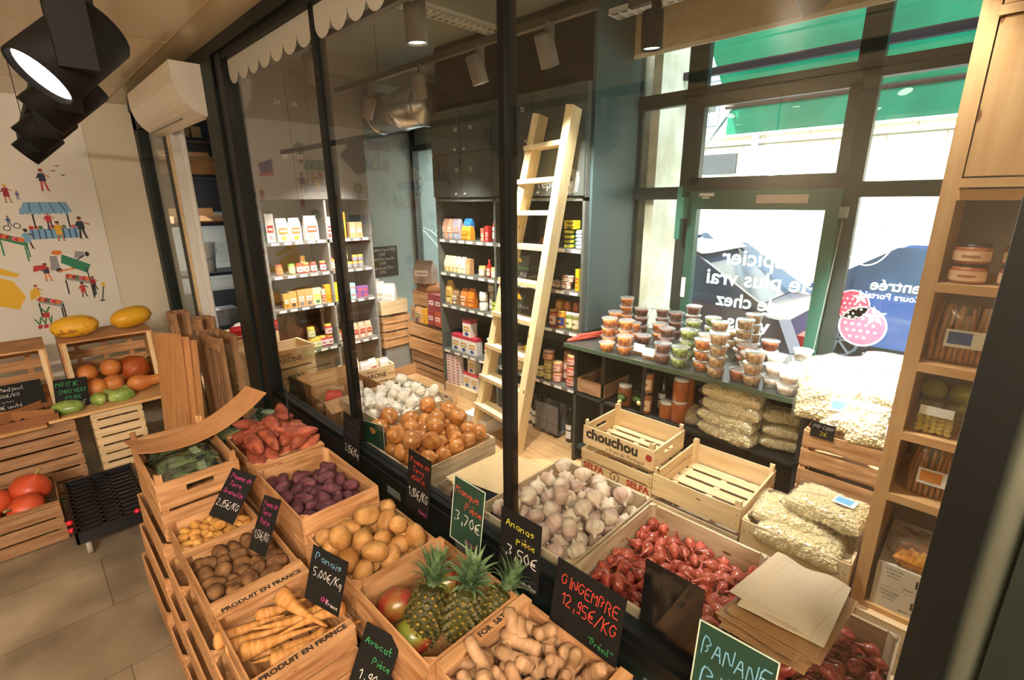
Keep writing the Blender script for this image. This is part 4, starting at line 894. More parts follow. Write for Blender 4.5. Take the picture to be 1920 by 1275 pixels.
scatter('potato', 'small yellow potato in the narrow crate behind its tall price sign', 'potato', 'small yellow potatoes', veg(ell(9, .0195, .8), .052, POT_Y, 14, amp=.06), settle(72, 1, .021, 0, (-2.185, -1.965, .228, .482, .50), 3))
scatter('potato', 'brown-skinned potato in the crate between yellow potatoes and parsnips', 'potato', 'brown potatoes', veg(ell(10, .027, .8), .078, POT_B, 14, amp=.07), settle(62, 2, .026, .02, (-1.94, -1.575, .225, .497, .485), 5))
scatter('potato', 'purple potato in the crate with the knotted front board', 'potato', 'purple potatoes', veg(ell(11, .024, .75), .085, POT_P, 14, rb=.05, amp=.08), settle(62, 2, .025, .03, (-2.09, -1.65, .555, .85, .61), 7))
scatter('potato', 'large speckled yellow potato in the crate beside the partition', 'potato', 'large yellow potatoes', veg(ell(11, .034, .75), .084, POT_A, 18, amp=.07), settle(48, 1, .037, 0, (-1.618, -1.29, .565, .87, .545), 8))
SWP = M('sweet_potato_skin', 'a85840', '743826', 30, .6, bump=.35, bscale=40, rnd=.1, spec=.3)
def swp(rn): a = rn.uniform(.028, .034); return [(0, .004), (.05, .013), (.16, a * .8), (.33, a * 1.05), (.55, a * 1.05), (.76, a * .85), (.9, a * .5), (.97, .009), (1, .003)]
scatter('sweet_potato', 'orange-red sweet potato in the heaped crate', 'sweet potato', 'sweet potatoes', veg(swp, .185, SWP, 16, rb=.10, amp=.12), settle(42, 3, .029, .05, (-2.545, -2.14, .565, .85, .65), 21, drop=.35))
PAR = M('parsnip_skin', 'd29a5c', 'b07838', 9, .6, stretch=(6, 1, 1), bump=.5, bscale=14, rnd=.07, spec=.3)
def parp(rn): a = rn.uniform(.028, .036); return [(0, .004), (.015, a * .6), (.05, a), (.12, a * .98), (.28, a * .72), (.5, a * .47), (.75, a * .28), (.93, .005), (1, .002)]
pp = veg(parp, .25, PAR, 14, nv=6, rb=.05, amp=.10)
for p_ in pp: p_.append(('crown', B().lathe([(.012, 0), (.013, .002), (.006, .004)], 10, (0, 0, 0)), [M('parsnip_crown', '6b6a3a', '4f4426', 40, .9)]))
for p_ in pp: b0 = p_[1][1]; x_ = min(v[0] for v in p_[0][1].v); b0.v = [(x_ - v[2] + .004, v[0], v[1]) for v in b0.v]
rn = random.Random(5); poses = []
for k, (x, y, z, dx, dy) in enumerate([(-1.50, .28, .565, .25, .95), (-1.44, .30, .57, .3, .9), (-1.38, .33, .575, .35, .9), (-1.32, .34, .58, .35, .9), (-1.28, .37, .59, .3, .9), (-1.50, .40, .575, .3, .9),
    (-1.45, .43, .55, .2, 1), (-1.41, .38, .60, .4, .9), (-1.34, .42, .61, .3, .95), (-1.29, .43, .575, .2, 1), (-1.47, .34, .52, .5, .8), (-1.37, .40, .52, .2, 1), (-1.27, .35, .52, .3, 1), (-1.42, .30, .52, .6, .8), (-1.33, .30, .52, -.2, 1), (-1.25, .34, .535, .1, 1), (-1.49, .44, .52, .9, .3)]):
    s_ = -1 if k in (7, 8, 3) else 1
    poses.append((Vector((x + .015, y + .012, z - .03)), Vector((dx * s_, dy * s_, rn.uniform(-.08, .08))).normalized(), rn.uniform(.78, .93)))
scatter('parsnip', 'tapered parsnip lying in the printed front crate', 'parsnip', 'parsnips', pp, poses, 3)
# one parsnip propped upright
scatter('parsnip', 'fat parsnip lying crosswise on top of the others towards the back', 'parsnip', None, pp[:1], [(Vector((-1.37, .42, .60)), Vector((.85, .25, -.12)).normalized(), .95)], 4)
# alliums
ONI = M('onion_skin', 'cc8a48', 'a9642c', 5, .35, stretch=(1, 9, 9), bump=.15, rnd=.15, coat=.25)
def onip(rn): return [(0, .003), (.02, .008), (.07, .022), (.2, .038), (.42, .044), (.62, .04), (.78, .026), (.86, .011), (.93, .007), (1, .010)]
scatter('onion', 'brown-skinned onion in the pale crate just behind the glass', 'onion', 'brown onions', veg(onip, .095, ONI, 16, amp=.03), settle(76, 1, .043, 0, (-2.155, -1.68, 1.075, 1.53, .575), 11))
RON = M('red_onion_skin', '6e2440', '4e1830', 5, .25, stretch=(1, 9, 9), rnd=.1, coat=.4)
scatter('red_onion', 'shiny red onion in the crate under the paper sheets', 'onion', 'red onions', veg(onip, .085, RON, 16), settle(26, 1, .039, 0, (-1.645, -1.28, 1.075, 1.53, .475), 12))
def gar(i, c1, c2, nm):
    rn = random.Random(i); pr = [(0, .012), (.03, .022), (.12, .032), (.34, .036), (.56, .033), (.68, .022), (.76, .010), (.86, .006), (1, .005)]
    v, f = spindle([(a_, b_ * 1.13) for a_, b_ in pr], .066 + .014 * rn.random(), 28, ribs=rn.choice([7, 8, 9]), ribd=.22, seed=i, amp=.06, bend=(rn.uniform(-.06, .06), 0))
    return [('bulb', B().add(v, f), [M(nm, c1, c2, 3, .5, stretch=(1, 4, 4), bump=.1, rnd=.06, spec=.4)])]
scatter('garlic_bulb', 'white garlic bulb in the tall pale crate', 'garlic', 'white garlic bulbs', [gar(i, 'fbf5ea', 'e8dcc8', 'white_garlic_skin') for i in range(5)], settle(58, 1, .038, 0, (-2.645, -2.205, 1.215, 1.675, .63), 13))
scatter('garlic_bulb', 'purple-striped garlic bulb in the crate behind the pineapple sign', 'garlic', 'striped garlic bulbs', [gar(i + 9, 'ead9bf', 'b8988a', 'striped_garlic_skin') for i in range(6)], settle(74, 1, .0395, 0, (-1.24, -.815, 1.075, 1.565, .60), 14))
SHA = M('shallot_skin', 'c66450', '8c3026', 14, .22, stretch=(1, 8, 8), bump=.12, rnd=.18, coat=.3)
def shap(rn): a = rn.uniform(.017, .023); return [(0, .002), (.05, .006), (.15, a * .75), (.3, a), (.45, a * .9), (.6, a * .55), (.72, a * .25), (.85, .003), (1, .004)]
shp = veg(shap, .078, SHA, 14, nv=7, rb=.06, amp=.05)
scatter('shallot', 'glossy red shallot in the crate behind the ginger sign', 'shallot', 'red shallots', shp, settle(185, 2, .0195, .022, (-.78, -.365, 1.075, 1.545, .60), 15, iters=110))
scatter('shallot', 'glossy red shallot in the right-hand crate around the paper bags', 'shallot', 'right-hand shallots', shp, settle(128, 2, .020, .022, (-.335, -.01, 1.075, 1.49, .585), 16, iters=110))
# ginger
GIN = M('ginger_skin', 'c8a078', 'a07c58', 6, .65, stretch=(5, 1, 1), bump=.4, bscale=22, rnd=.08)
def ginger(i):
    rn = random.Random(i + 40); b = B(); 
    def lobe(p, d, l, r, s):
        v, f = spindle([(0, r * .5), (.08, r * .85), (.3, r), (.5, r * .9), (.72, r * 1.02), (.92, r * .8), (1, r * .35)], l, 12, seed=s, amp=.14, bend=(rn.uniform(-.1, .1), 0))
        q = Vector(d).to_track_quat('X', 'Z').to_matrix(); b.add([Vector(p) + q @ Vector(x) for x in v], f)
    lobe((0, 0, 0), (1, 0, 0), .12, .020, i)
    for k in range(rn.choice([3, 4, 5])):
        x = rn.uniform(-.05, .05); a = rn.choice([-1, 1]) * rn.uniform(.8, 1.5); d = (math.cos(a), math.sin(a), rn.uniform(-.3, .4)); l = rn.uniform(.05, .085)
        lobe((x + d[0] * l * .45, d[1] * l * .45, d[2] * l * .45), d, l, rn.uniform(.015, .021), i * 9 + k)
    return [('root', b, [GIN])]
scatter('ginger_root', 'knobbly ginger root in the near crate at the bottom edge', 'ginger', 'ginger roots', [ginger(i) for i in range(6)], settle(24, 3, .028, .045, (-.85, -.485, .585, .895, .56), 17), 2)
# mangoes
MAN = M('mango_skin', '9c3a2e', '7c8a2c', 9, .35, rnd=.15, coat=.3, lo=.42, hi=.6, detail=1)
def manp(rn): return [(0, .004), (.04, .022), (.15, .042), (.35, .055), (.6, .05), (.8, .036), (.93, .018), (1, .003)]
mp_ = veg(manp, .13, MAN, 18, nv=4, amp=.03)
for (p, a, lb_) in (((-1.17, .645, .60), (.5, .6, .2), 'red and green mango at the left of the fruit crate'), ((-1.115, .78, .63), (.9, .3, .5), 'green-yellow mango standing behind the others'), ((-1.05, .62, .575), (.8, .5, 0), 'reddish mango lying in front of the pineapples'),
                    ((-1.03, .80, .60), (.2, .9, .1), 'bright red mango between the green mango and the pineapple'), ((-.96, .84, .58), (1, .2, 0), 'mango at the back of the fruit crate behind the leaves')):
    scatter('mango', lb_, 'mango', None, mp_, [(Vector(p), Vector(a).normalized(), 1.0)], int(abs(p[0] * 100)))
# pineapples
PIN = M('pineapple_rind', '5c5420', '2c3214', 60, .55, rnd=.1, lo=.3, hi=.7)
LEAF = M('pineapple_leaf', '7c9468', '46663e', 14, .5, stretch=(1, 1, 3), bump=.1)
def pineapple(label, loc, tilt, h=.165, r=.058, seed=1):
    t = thing('pineapple', label, 'pineapple', loc); t.rotation_euler = tilt; rn = random.Random(seed)
    b = B(); core = [(0, .001)] + [(r * math.sin(PI * (.08 + .84 * k / 8)) ** .5 * .93, h * k / 8) for k in range(9)] + [(.001, h)]
    b.lathe([(max(q[0] if k else .001, .001), q[1]) for k, q in enumerate(core)] if 0 else [(r * .55, 0)] + [(r * .93 * math.sin(PI * (.12 + .76 * k / 8)) ** .45, h * k / 8) for k in range(1, 8)] + [(r * .5, h)], 24)
    rows = 9
    for i in range(rows):                                   # eyes in spiral rows
        z = h * (i + .5) / rows; rr = r * .93 * math.sin(PI * (.12 + .76 * (i + .5) / rows)) ** .45; n = 13; s = rr * 2 * PI / n
        for j in range(n):
            a = 2 * PI * (j + .5 * (i % 2)) / n; c, d = math.cos(a), math.sin(a); hz = h / rows * .56
            P = [(a - .24, z), (a, z + hz), (a + .24, z), (a, z - hz)]
            vs = [(rr * math.cos(q[0]), rr * math.sin(q[0]), q[1]) for q in P] + [((rr + .0075) * math.cos(a + k1), (rr + .0075) * math.sin(a + k1), z + k2) for k1, k2 in ((-.11, 0), (0, hz * .45), (.11, 0), (0, -hz * .45))]
            b.add(vs, [(0, 4, 5, 1), (1, 5, 6, 2), (2, 6, 7, 3), (3, 7, 4, 0)]); b.add([vs[4], vs[7], vs[6], vs[5]], [(0, 1, 2, 3)], 2)
            b.add([((rr + .007) * math.cos(a + k1), (rr + .007) * math.sin(a + k1), z + k2) for k1, k2 in ((-.05, -.001), (.05, -.001))] + [((rr + .016) * math.cos(a), (rr + .016) * math.sin(a), z + hz * .7)], [(0, 1, 2)], 1)
    b.build('fruit_body', [PIN, M('pineapple_spine', '8a8240', rough=.7), M('pineapple_eye', 'b8923a', '8c7a30', 60, .5)], t, world=False)
    lf = B()
    for k in range(54):                                     # crown
        f = k / 53; a = k * 2.4; el = .85 + .68 * f; l = (.068 + .04 * math.sin(f * PI)) * rn.uniform(.85, 1.15); w_ = .012; base = Vector((.012 * math.cos(a) * (1 - f), .012 * math.sin(a) * (1 - f), h + .005 + .04 * f))
        prev = None; pts = []
        for q in range(6):
            u = q / 5; e2 = el - .75 * u * (1 - f * .6) + .2; p = base + Vector((math.cos(a) * math.cos(e2), math.sin(a) * math.cos(e2), math.sin(e2))) * l * u
            sd = Vector((-math.sin(a), math.cos(a), 0)) * w_ * (1 - u ** 1.6) * (1 if q else .8); up = Vector((0, 0, .004 * (1 - u)))
            pts.append((p - sd + up, p, p + sd + up))
        vs = [x for t3 in pts for x in t3]; fs = []
        for q in range(5):
            for s_ in (0, 1): fs.append((q * 3 + s_, q * 3 + s_ + 1, q * 3 + s_ + 4, q * 3 + s_ + 3))
        lf.add(vs, fs)
    lf.build('leaf_crown', LEAF, t, world=False)
    return t
pineapple('front pineapple standing upright in the fruit crate', (-1.045, .635, .545), (-.42, -.12, 0), seed=2, r=.060)
pineapple('rear pineapple, leaning with its spiky crown against the partition', (-.985, .735, .54), (-.22, .10, 0), seed=5, r=.056)
pineapple('third pineapple lying back with its crown by the pineapple sign', (-.945, .80, .56), (-.62, .25, 0), h=.13, seed=8, r=.048)
# bagged greens + curved wood sheet
BAG = M('dark_leaf_bag', '1c2a1e', '6c7c58', 22, .25, bump=.6, rnd=.2, coat=1, lo=.42, hi=.66, detail=6)
def pillow(w_, d_, h_, seed=0, n=14, amp=.25, ns=3, ex=3):
    vs = []; fs = []; so = Vector((seed * 5.1, 0, 0))
    for s in (1, -1):
        for i in range(n + 1):
            for j in range(n + 1):
                u, v_ = i / n * 2 - 1, j / n * 2 - 1; e = ((1 - abs(u) ** ex) * (1 - abs(v_) ** ex)) ** .5
                vs.append((u * w_ / 2, v_ * d_ / 2, s * h_ / 2 * e * (1 + amp * 2 * noise.noise(Vector((u, v_, s)) * ns + so)) ))
    k = (n + 1) ** 2
    for s in (0, 1):
        for i in range(n):
            for j in range(n):
                a = s * k + i * (n + 1) + j; q = (a, a + n + 1, a + n + 2, a + 1); fs.append(q if s == 0 else q[::-1])
    return vs, fs
pb = B().add(*pillow(.17, .24, .045, 3)); proto = pb.build('salad_bag', [BAG], None, True); tag(proto, 'dark glossy bag of leafy greens in the crate under the curved wood sheet', 'bag', 'bags of greens')
proto.location = (-2.62, .36, .72)
lb2 = B().bx(-.025, .035, .03, .06, .0225, .028).build('label', M('clear_label', '7c8c70', rough=.2), proto, world=False)
for (x, y, z, rz) in ((-2.47, .36, .73, .1), (-2.32, .35, .72, -.1), (-2.56, .36, .695, .3), (-2.38, .37, .69, 0)): dup(proto, (x, y, z), (random.Random(x).uniform(-.1, .1), .05, rz))
for (x, y, z, rz, q_) in ((-2.72, .60, .70, .5, 'left'), (-2.68, .78, .71, 1.0, 'far')): dup(proto, (x, y, z), (.1, .15, rz), label='dark glossy bag of greens lying on the %s side behind the sweet potatoes' % q_)
b = B(); n = 18; vs = []; fs = []
for i in range(n + 1):
    u = i / n; y = .20 + .52 * u - .02; x = -2.74 + .12 * u; z = .775 + .11 * (u - .25) ** 2 / .56 * 1.6 - .01
    for s_ in (0, 1):
        for k in (0, 1): vs.append((x + s_ * .20, y + s_ * .03, z + k * .004 + s_ * .01 * u))
for i in range(n):
    a = i * 4; c = a + 4; fs += [(a, c, c + 2, a + 2), (a + 1, a + 3, c + 3, c + 1), (a, a + 1, c + 1, c), (a + 2, c + 2, c + 3, a + 3)]
b.add(vs, fs + [(0, 2, 3, 1), (n * 4, n * 4 + 1, n * 4 + 3, n * 4 + 2)]); one('curved_wood_sheet', b, [wood('veneer_sheet', 'c99566', 'b37d50', 'y', .6, .5, 0)], 'thin curved wood sheet lying over the bagged greens', 'wood sheet', smooth=False)
# left room squashes
MEL = M('yellow_melon_rind', 'e2b02c', 'd29a1c', 4, .45, stretch=(.6, 3, 3), bump=.15, lo=.3, hi=.7)
MELS = M('spotted_melon_rind', 'e0aa2a', 'a8742a', 26, .5, kind='noise', lo=.60, hi=.66, detail=1)
for nm, m_, p, a, lb_, s_ in (('spaghetti_squash', MELS, (-4.47, .195, 1.03), (.1, 1, .05), 'yellow spotted squash on the upright crate', 1.0), ('spaghetti_squash', MEL, (-4.52, .52, 1.035), (-.25, 1, .12), 'plain long yellow squash at the right end of the upright crate', 1.0)):
    scatter(nm, lb_, 'squash', None, veg([(0, .005), (.03, .03), (.12, .058), (.3, .077), (.5, .08), (.7, .077), (.88, .058), (.97, .03), (1, .005)], .24, m_, 24, nv=1, ribs=10, ribd=.05), [(Vector(p), Vector(a).normalized(), s_)])
BUT = M('butternut_skin', 'd58a48', 'c27638', 4, .5, rnd=.06)
bp_ = veg(lambda rn: [(0, .006), (.03, .03), (.15, .06), (.32, .064), (.48, .05), (.6, .038), (.8, .036), (.93, .03), (1, .006)], .22, BUT, 20, nv=3, rb=.05)
for (p, a, lb_) in (((-4.47, .20, .70), (-.9, .2, .1), 'butternut squash upper left in the crate on its side'), ((-4.40, .23, .61), (-1, .1, .15), 'butternut squash seen end-on in the crate'), ((-4.47, .33, .71), (-1, .05, 0), 'large butternut squash in the upper middle'),
                    ((-4.40, .35, .605), (-.8, .6, 0), 'butternut squash below the middle one'), ((-4.42, .12, .60), (-.5, .9, 0), 'butternut squash at the lower left behind the green sign'), ((-4.25, .50, .60), (.15, 1, .05), 'pale butternut squash lying across the right of the board')):
    scatter('butternut_squash', lb_, 'squash', None, bp_, [(Vector(p), Vector(a).normalized(), 1.0)], int(p[1] * 100))
PUM = M('pumpkin_rind', 'b8602c', 'a04c20', 4, .5, rnd=.05); PUR = M('red_pumpkin_rind', 'cc5534', 'b0401f', 4, .4, rnd=.08)
PP = [(0, .01), (.05, .04), (.2, .08), (.45, .10), (.7, .085), (.88, .05), (.97, .016), (1, .006)]
def pump(label, p, a, m_, s_=1.0, ribs=0):
    pr = veg(PP, .19, m_, 28, nv=1, ribs=ribs, ribd=.1); pr[0].append(('stalk', B().tube([(.085, 0, 0), (.11, .004, 0), (.125, .01, .004)], [.009, .007, .009], 8), [M('dry_stalk', '9b8a52', rough=.9)]))
    scatter('pumpkin', label, 'pumpkin', None, pr, [(Vector(p), Vector(a).normalized(), s_)])
pump('large dark orange pumpkin at the right in the crate on its side', (-4.46, .47, .665), (.2, .6, .6), PUM, 1.05, 8)
for (p, a, s_, lb_) in (((-3.74, -.20, .27), (.1, .4, .9), .95, 'red-orange pumpkin at the back right of the floor crate'), ((-3.60, -.24, .21), (.5, -.6, .5), .9, 'red-orange pumpkin at the front right of the floor crate'), ((-3.74, -.36, .24), (.2, .2, 1), .9, 'red-orange pumpkin in the middle of the floor crate'), ((-3.60, -.42, .215), (.6, .2, .5), .85, 'red-orange pumpkin at the front left of the floor crate'), ((-3.84, -.50, .23), (0, .3, 1), .8, 'red-orange pumpkin at the left edge of the floor crate')):
    pump(lb_, p, a, PUR, s_)
CAB = M('cabbage_green', 'a9bb62', '6f8f3c', 9, .45, bump=.4, lo=.35, hi=.6, coat=.4); CUT = M('cabbage_cut', 'd9d6b0', 'b9b27c', 22, .5)
def cabbage(label, p, r, rz, tilt):
    t = thing('half_cabbage', label, 'cabbage', p, rz=0); t.rotation_euler = (tilt, 0, rz)
    v, f = spindle(ell(10, r * .7, .8), r * 2, 20, seed=int(r * 999), amp=.08); b = B().add([(a, c, abs(d) if d < 0 and 0 else d) for a, c, d in v], f)
    b.v = [(x, y, z if z > 0 else z * .25) for x, y, z in b.v]; b.build('leaves', CAB, t, True, world=False)
    B().add([(x * .93, y * .93, -z_) for x, y, z_ in [(r * math.cos(a * .314), r * .7 * math.sin(a * .314), r * .19) for a in range(20)]], [tuple(range(20))[::-1]]).build('cut_face', CUT, t, world=False)
    q = B(); n = 6
    for k in range(n): a = k * PI / n - PI / 2; q.tube([(-r * .9, math.sin(a) * r * .2, r * .1), (0, math.sin(a) * r * .62, max(.01, math.cos(a) * r * .68)), (r * .9, math.sin(a) * r * .2, r * .1)], .0012, 4)
    q.build('leaf_veins', M('cabbage_vein', 'd5dca8', rough=.5), t, world=False)
cabbage('wrapped half cabbage in front of the green-lettered sign', (-4.16, .045, .555), .085, 1.2, .25); cabbage('wrapped half cabbage showing its whitish cut side', (-4.20, .21, .56), .065, .3, .9)
cabbage('flat wrapped half cabbage right of the middle of the board', (-4.18, .33, .555), .078, 1.6, .4); cabbage('small half cabbage behind the flat one', (-4.30, .39, .555), .055, .9, .2); cabbage('half cabbage touching the whitish one from behind', (-4.28, .27, .555), .06, .2, .1)
LG = M('leafy_green', '4f7a34', '2f5222', 12, .6); lf = B(); rn = random.Random(8)
for k in range(70):
    x, y = rn.uniform(-3.92, -3.52), rn.uniform(-.58, -.14); a = rn.uniform(0, 6.3); p0 = Vector((x, y, rn.uniform(.02, .13))); d = Vector((math.cos(a), math.sin(a), rn.uniform(-.2, .6))) * .07; sd = Vector((-math.sin(a), math.cos(a), .3)) * .025
    lf.add([p0, p0 + d * .5 + sd, p0 + d, p0 + d * .5 - sd], [(0, 1, 2), (0, 2, 3)])
o = one('leafy_greens', lf, [LG], 'loose green leaves filling the lower half of the pumpkin crate', 'leaves'); o['kind'] = 'stuff'
# date tray
t = thing('date_tray', 'brown cardboard tray of dates with cardboard dividers', 'tray', (-4.2, -.18, .525))
b = B().bx(-4.38, -4.06, -.42, .0, .525, .530)
for a in ((-4.38, -4.375, -.42, .0), (-4.065, -4.06, -.42, .0), (-4.38, -4.06, -.42, -.415), (-4.38, -4.06, -.005, 0)): b.bx(*a, .53, .575)
b.build('tray_body', M('brown_carton', '8d5a34', '7d4e2c', 5, .7), t)
B().bar((-4.37, -.41, .565), (-4.07, -.02, .565), .004, .07).bar((-4.37, -.02, .565), (-4.07, -.41, .565), .004, .07).build('divider', M('brown_carton_light', 'a06c40', rough=.7), t)
DAT = M('date_skin', '4a2a1c', '341c12', 8, .3, rnd=.2, coat=.4)
scatter('date', 'dark glossy date in the divided cardboard tray', 'date', 'dates in the tray', veg(ell(8, .011, .7), .042, DAT, 8, nv=3), settle(70, 2, .0115, .018, (-4.37, -4.07, -.41, -.01, .531), 19, iters=70, drop=.06), 4)
# popcorn
POP = M('popcorn', 'fff6d8', 'eed79a', 150, .6, kind='voro', lo=.1, hi=.6, bump=.7)
LBL = M('popcorn_label_blue', '6fb3dc', rough=.5)
def lumpy(w_, d_, h_, seed, n=60):
    vs, fs = pillow(w_, d_, h_, seed, n, .12, 2, 6); out = []
    for p in vs:
        q = Vector(p); c = noise.cell_vector(q * 70); f_ = (.45 - noise.voronoi(q * 75)[0][0]) * .014 + noise.noise(q * 40) * .004; nn = Vector((q.x * .3, q.y * .3, q.z + 1e-5)).normalized(); out.append(q + nn * f_)
    return out, fs
POPM = []
for s_ in range(3):
    o = B().add(*lumpy(.26, .175, .078, s_ + 1)).build('popcorn_fill', [POP], None, False); POPM.append(o.data); bpy.data.objects.remove(o)
o = B().add(*pillow(.285, .19, .088, 2, 16, .12, 2, 6)).build('wrapper', [WRAP], None, True); WRM = o.data; bpy.data.objects.remove(o)
o = B().bx(-.035, .035, -.028, .028, 0, .0008).bx(-.03, .022, -.018, .022, .0008, .0012, 1).build('label', [PAPER, LBL], None); LBM = o.data; bpy.data.objects.remove(o)
def popbag(label, c, rot, s=1.0, group=None, lab=True, k=0):
    t = thing('popcorn_bag', label, 'popcorn bag', c, group); t.rotation_euler = rot; t.scale = (s, s, s)
    for nm, me in (('popcorn_fill', POPM[k % 3]), ('wrapper', WRM)):
        o = bpy.data.objects.new(nm, me); COL.objects.link(o); o.parent = t
    if lab: o = bpy.data.objects.new('label', LBM); COL.objects.link(o); o.parent = t; o.location = (.05, .0, .049)
    return t
popbag('large popcorn bag laid flat in the whitish crate, under another bag', (-.40, 2.06, .575), (0, .05, .1), 1.15, k=0); popbag('labelled popcorn bag on top of the flat one in the whitish crate', (-.30, 2.08, .665), (.03, -.05, -.15), 1.05, k=1)
popbag('popcorn bag filling the near side of the whitish crate', (-.36, 1.99, .55), (.1, .0, 0), 1.15, k=2, lab=False)
for k, (z, dx) in enumerate(((.20, 0), (.29, .02), (.37, -.01), (.46, .01))): popbag('popcorn bag squeezed between the whitish crate and the fir shelves', (-.30 + dx, 1.72, z + .02), (0, .2, .2), .85, 'bags beside the whitish crate', False, k)
for k, (x, z, lb_) in enumerate(((-.93, .585, 'bottom'), (-.94, .66, 'second'), (-.92, .74, 'third'), (-.93, .815, 'top'))): popbag('yellowish popcorn bag, %s of the stack under the counter' % lb_, (x + .02, 2.68, z), (.02 * k, .03, .05 * k - .1), 1.2, 'counter shelf popcorn bags', False, k)
for k, (x, z, lb_) in enumerate(((-.665, .585, 'lower'), (-.66, .655, 'middle'), (-.67, .735, 'upper'))): popbag('shaded popcorn bag, %s one at the right end under the counter' % lb_, (x, 2.72, z), (0, .05, .4), .8, 'right counter shelf bags', False, k)
popbag('popcorn bag lying on the lower counter shelf beside the nut jars', (-1.17, 2.72, .585), (.5, 0, .2), .8, lab=False)
rn = random.Random(3)
for k, (x, y, z, rx, rz, lb_) in enumerate([(-.45, 2.52, .93, 1.2, .2, 'popcorn bag standing behind the small popcorn sign'), (-.33, 2.50, .90, 1.0, -.1, 'popcorn bag leaning in the middle of the slatted crate'), (-.23, 2.50, .87, .9, .1, 'labelled popcorn bag at the right front of the slatted crate'),
    (-.46, 2.68, 1.0, .7, .4, 'popcorn bag heaped second row left'), (-.33, 2.70, .98, .6, -.2, 'popcorn bag heaped second row middle with label'), (-.22, 2.68, 1.0, .8, .1, 'popcorn bag heaped second row right'), (-.42, 2.90, 1.0, .4, .9, 'popcorn bag high on the heap by the glass'),
    (-.27, 2.92, 1.04, .5, .2, 'popcorn bag on the very top of the heap'), (-.58, 2.78, .955, .1, .5, 'popcorn bag lying on the counter end'), (-.56, 3.05, .96, .1, 1.2, 'popcorn bag on the counter end near the window'), (-.30, 3.12, .97, .3, 0, 'popcorn bag against the street window'), (-.36, 2.8, .85, 0, .3, 'popcorn bag deep inside the slatted crate')]):
    popbag(lb_, (x, y, z), (rx, 0, rz), .95, None, k in (0, 2, 4), k)
# tubs of nuts and dried fruit on the counter
FILL = {'corn': ('golden roasted corn', M('fill_corn', 'ee9434', 'a8521c', 85, .5, kind='cell', bump=.6)), 'brown': ('brown spiced nuts', M('fill_brown', '94502e', '4c2012', 85, .5, kind='cell', bump=.6)),
        'green': ('green wasabi peas', M('fill_green', 'b4bc60', '6a7834', 85, .5, kind='cell', bump=.6)), 'nuts': ('pale hazelnuts', M('fill_nuts', 'd8b07c', 'a87a4c', 90, .5, kind='cell', bump=.7)),
        'apricot': ('dried apricots', M('fill_apricot', 'cf6a2c', 'a84c20', 60, .5, kind='cell', bump=.5)), 'white': ('white sugared cubes', M('fill_white', 'f0e8dc', 'd8c4b0', 60, .5, kind='cell', bump=.4))}
TUB = {}
def mk(b, nm, mt, sm=True):
    o = b.build(nm, mt, None, sm); me = o.data; bpy.data.objects.remove(o); return me
tb_me = mk(B().lathe([(.040, 0), (.049, .050), (.052, .052), (.052, .055)], 20, caps=False), 'tub', [CLEAR]); ld_me = mk(B().lathe([(.053, .053), (.054, .060), (.050, .062), (.046, .059), (.001, .059)], 20, caps=False), 'lid', [glass('lid_plastic', 2.6, (.97, .97, .97, 1), .10, .13)])
for k_, (nm, m_) in FILL.items():
    b = B(); pr = [(.037, .002), (.046, .045), (.040, .050), (.02, .052), (.001, .051)]; b.lathe(pr, 20, caps=True)
    b.v = [(x * (1 + .05 * noise.noise(Vector((x, y, z)) * 160)), y * (1 + .05 * noise.noise(Vector((x, y, z)) * 160 + Vector((9, 0, 0)))), z) for x, y, z in b.v]; TUB[k_] = mk(b, 'filling', [m_])
tubs = [(-1.72, 2.60, 1, 'corn'), (-1.60, 2.62, 2, 'corn'), (-1.80, 2.74, 3, 'corn'), (-1.88, 2.93, 3, 'corn'), (-1.93, 3.16, 4, 'corn'), (-1.68, 2.76, 3, 'corn'), (-1.74, 2.96, 2, 'corn'), (-1.80, 3.16, 3, 'brown'), (-1.63, 2.91, 1, 'brown'),
        (-1.68, 3.24, 3, 'brown'), (-1.60, 3.06, 2, 'corn'), (-1.50, 2.98, 2, 'brown'), (-1.55, 3.20, 3, 'brown'), (-1.43, 3.20, 4, 'brown'), (-1.345, 2.63, 2, 'brown'), (-1.30, 3.22, 3, 'green'), (-1.36, 3.05, 3, 'green'), (-1.27, 2.80, 3, 'green'),
        (-1.235, 2.63, 2, 'green'), (-1.17, 3.20, 2, 'nuts'), (-1.24, 3.00, 2, 'nuts'), (-1.115, 2.66, 3, 'corn'), (-1.01, 2.61, 4, 'nuts'), (-1.12, 2.88, 4, 'nuts'), (-1.03, 3.04, 4, 'nuts'), (-1.04, 3.22, 4, 'nuts'), (-.965, 2.92, 2, 'apricot'),
        (-.90, 3.12, 2, 'apricot'), (-.90, 2.79, 2, 'nuts'), (-.82, 2.62, 3, 'nuts'), (-.73, 2.66, 2, 'white'), (-.645, 2.60, 2, 'white'), (-.64, 2.75, 2, 'white'), (-.78, 2.84, 2, 'white'), (-.90, 2.65, 1, 'apricot'), (-.70, 3.05, 2, 'white')]
depthw = lambda y: 'front row' if y < 2.7 else ('second row' if y < 2.9 else ('third row' if y < 3.1 else 'rear row'))
rn = random.Random(6); seen = {}
for (x, y, n, k_) in tubs: seen[(k_, depthw(y))] = seen.get((k_, depthw(y)), 0) + 1
cnt = {}; ordw = ['first', 'second', 'third', 'fourth', 'fifth']
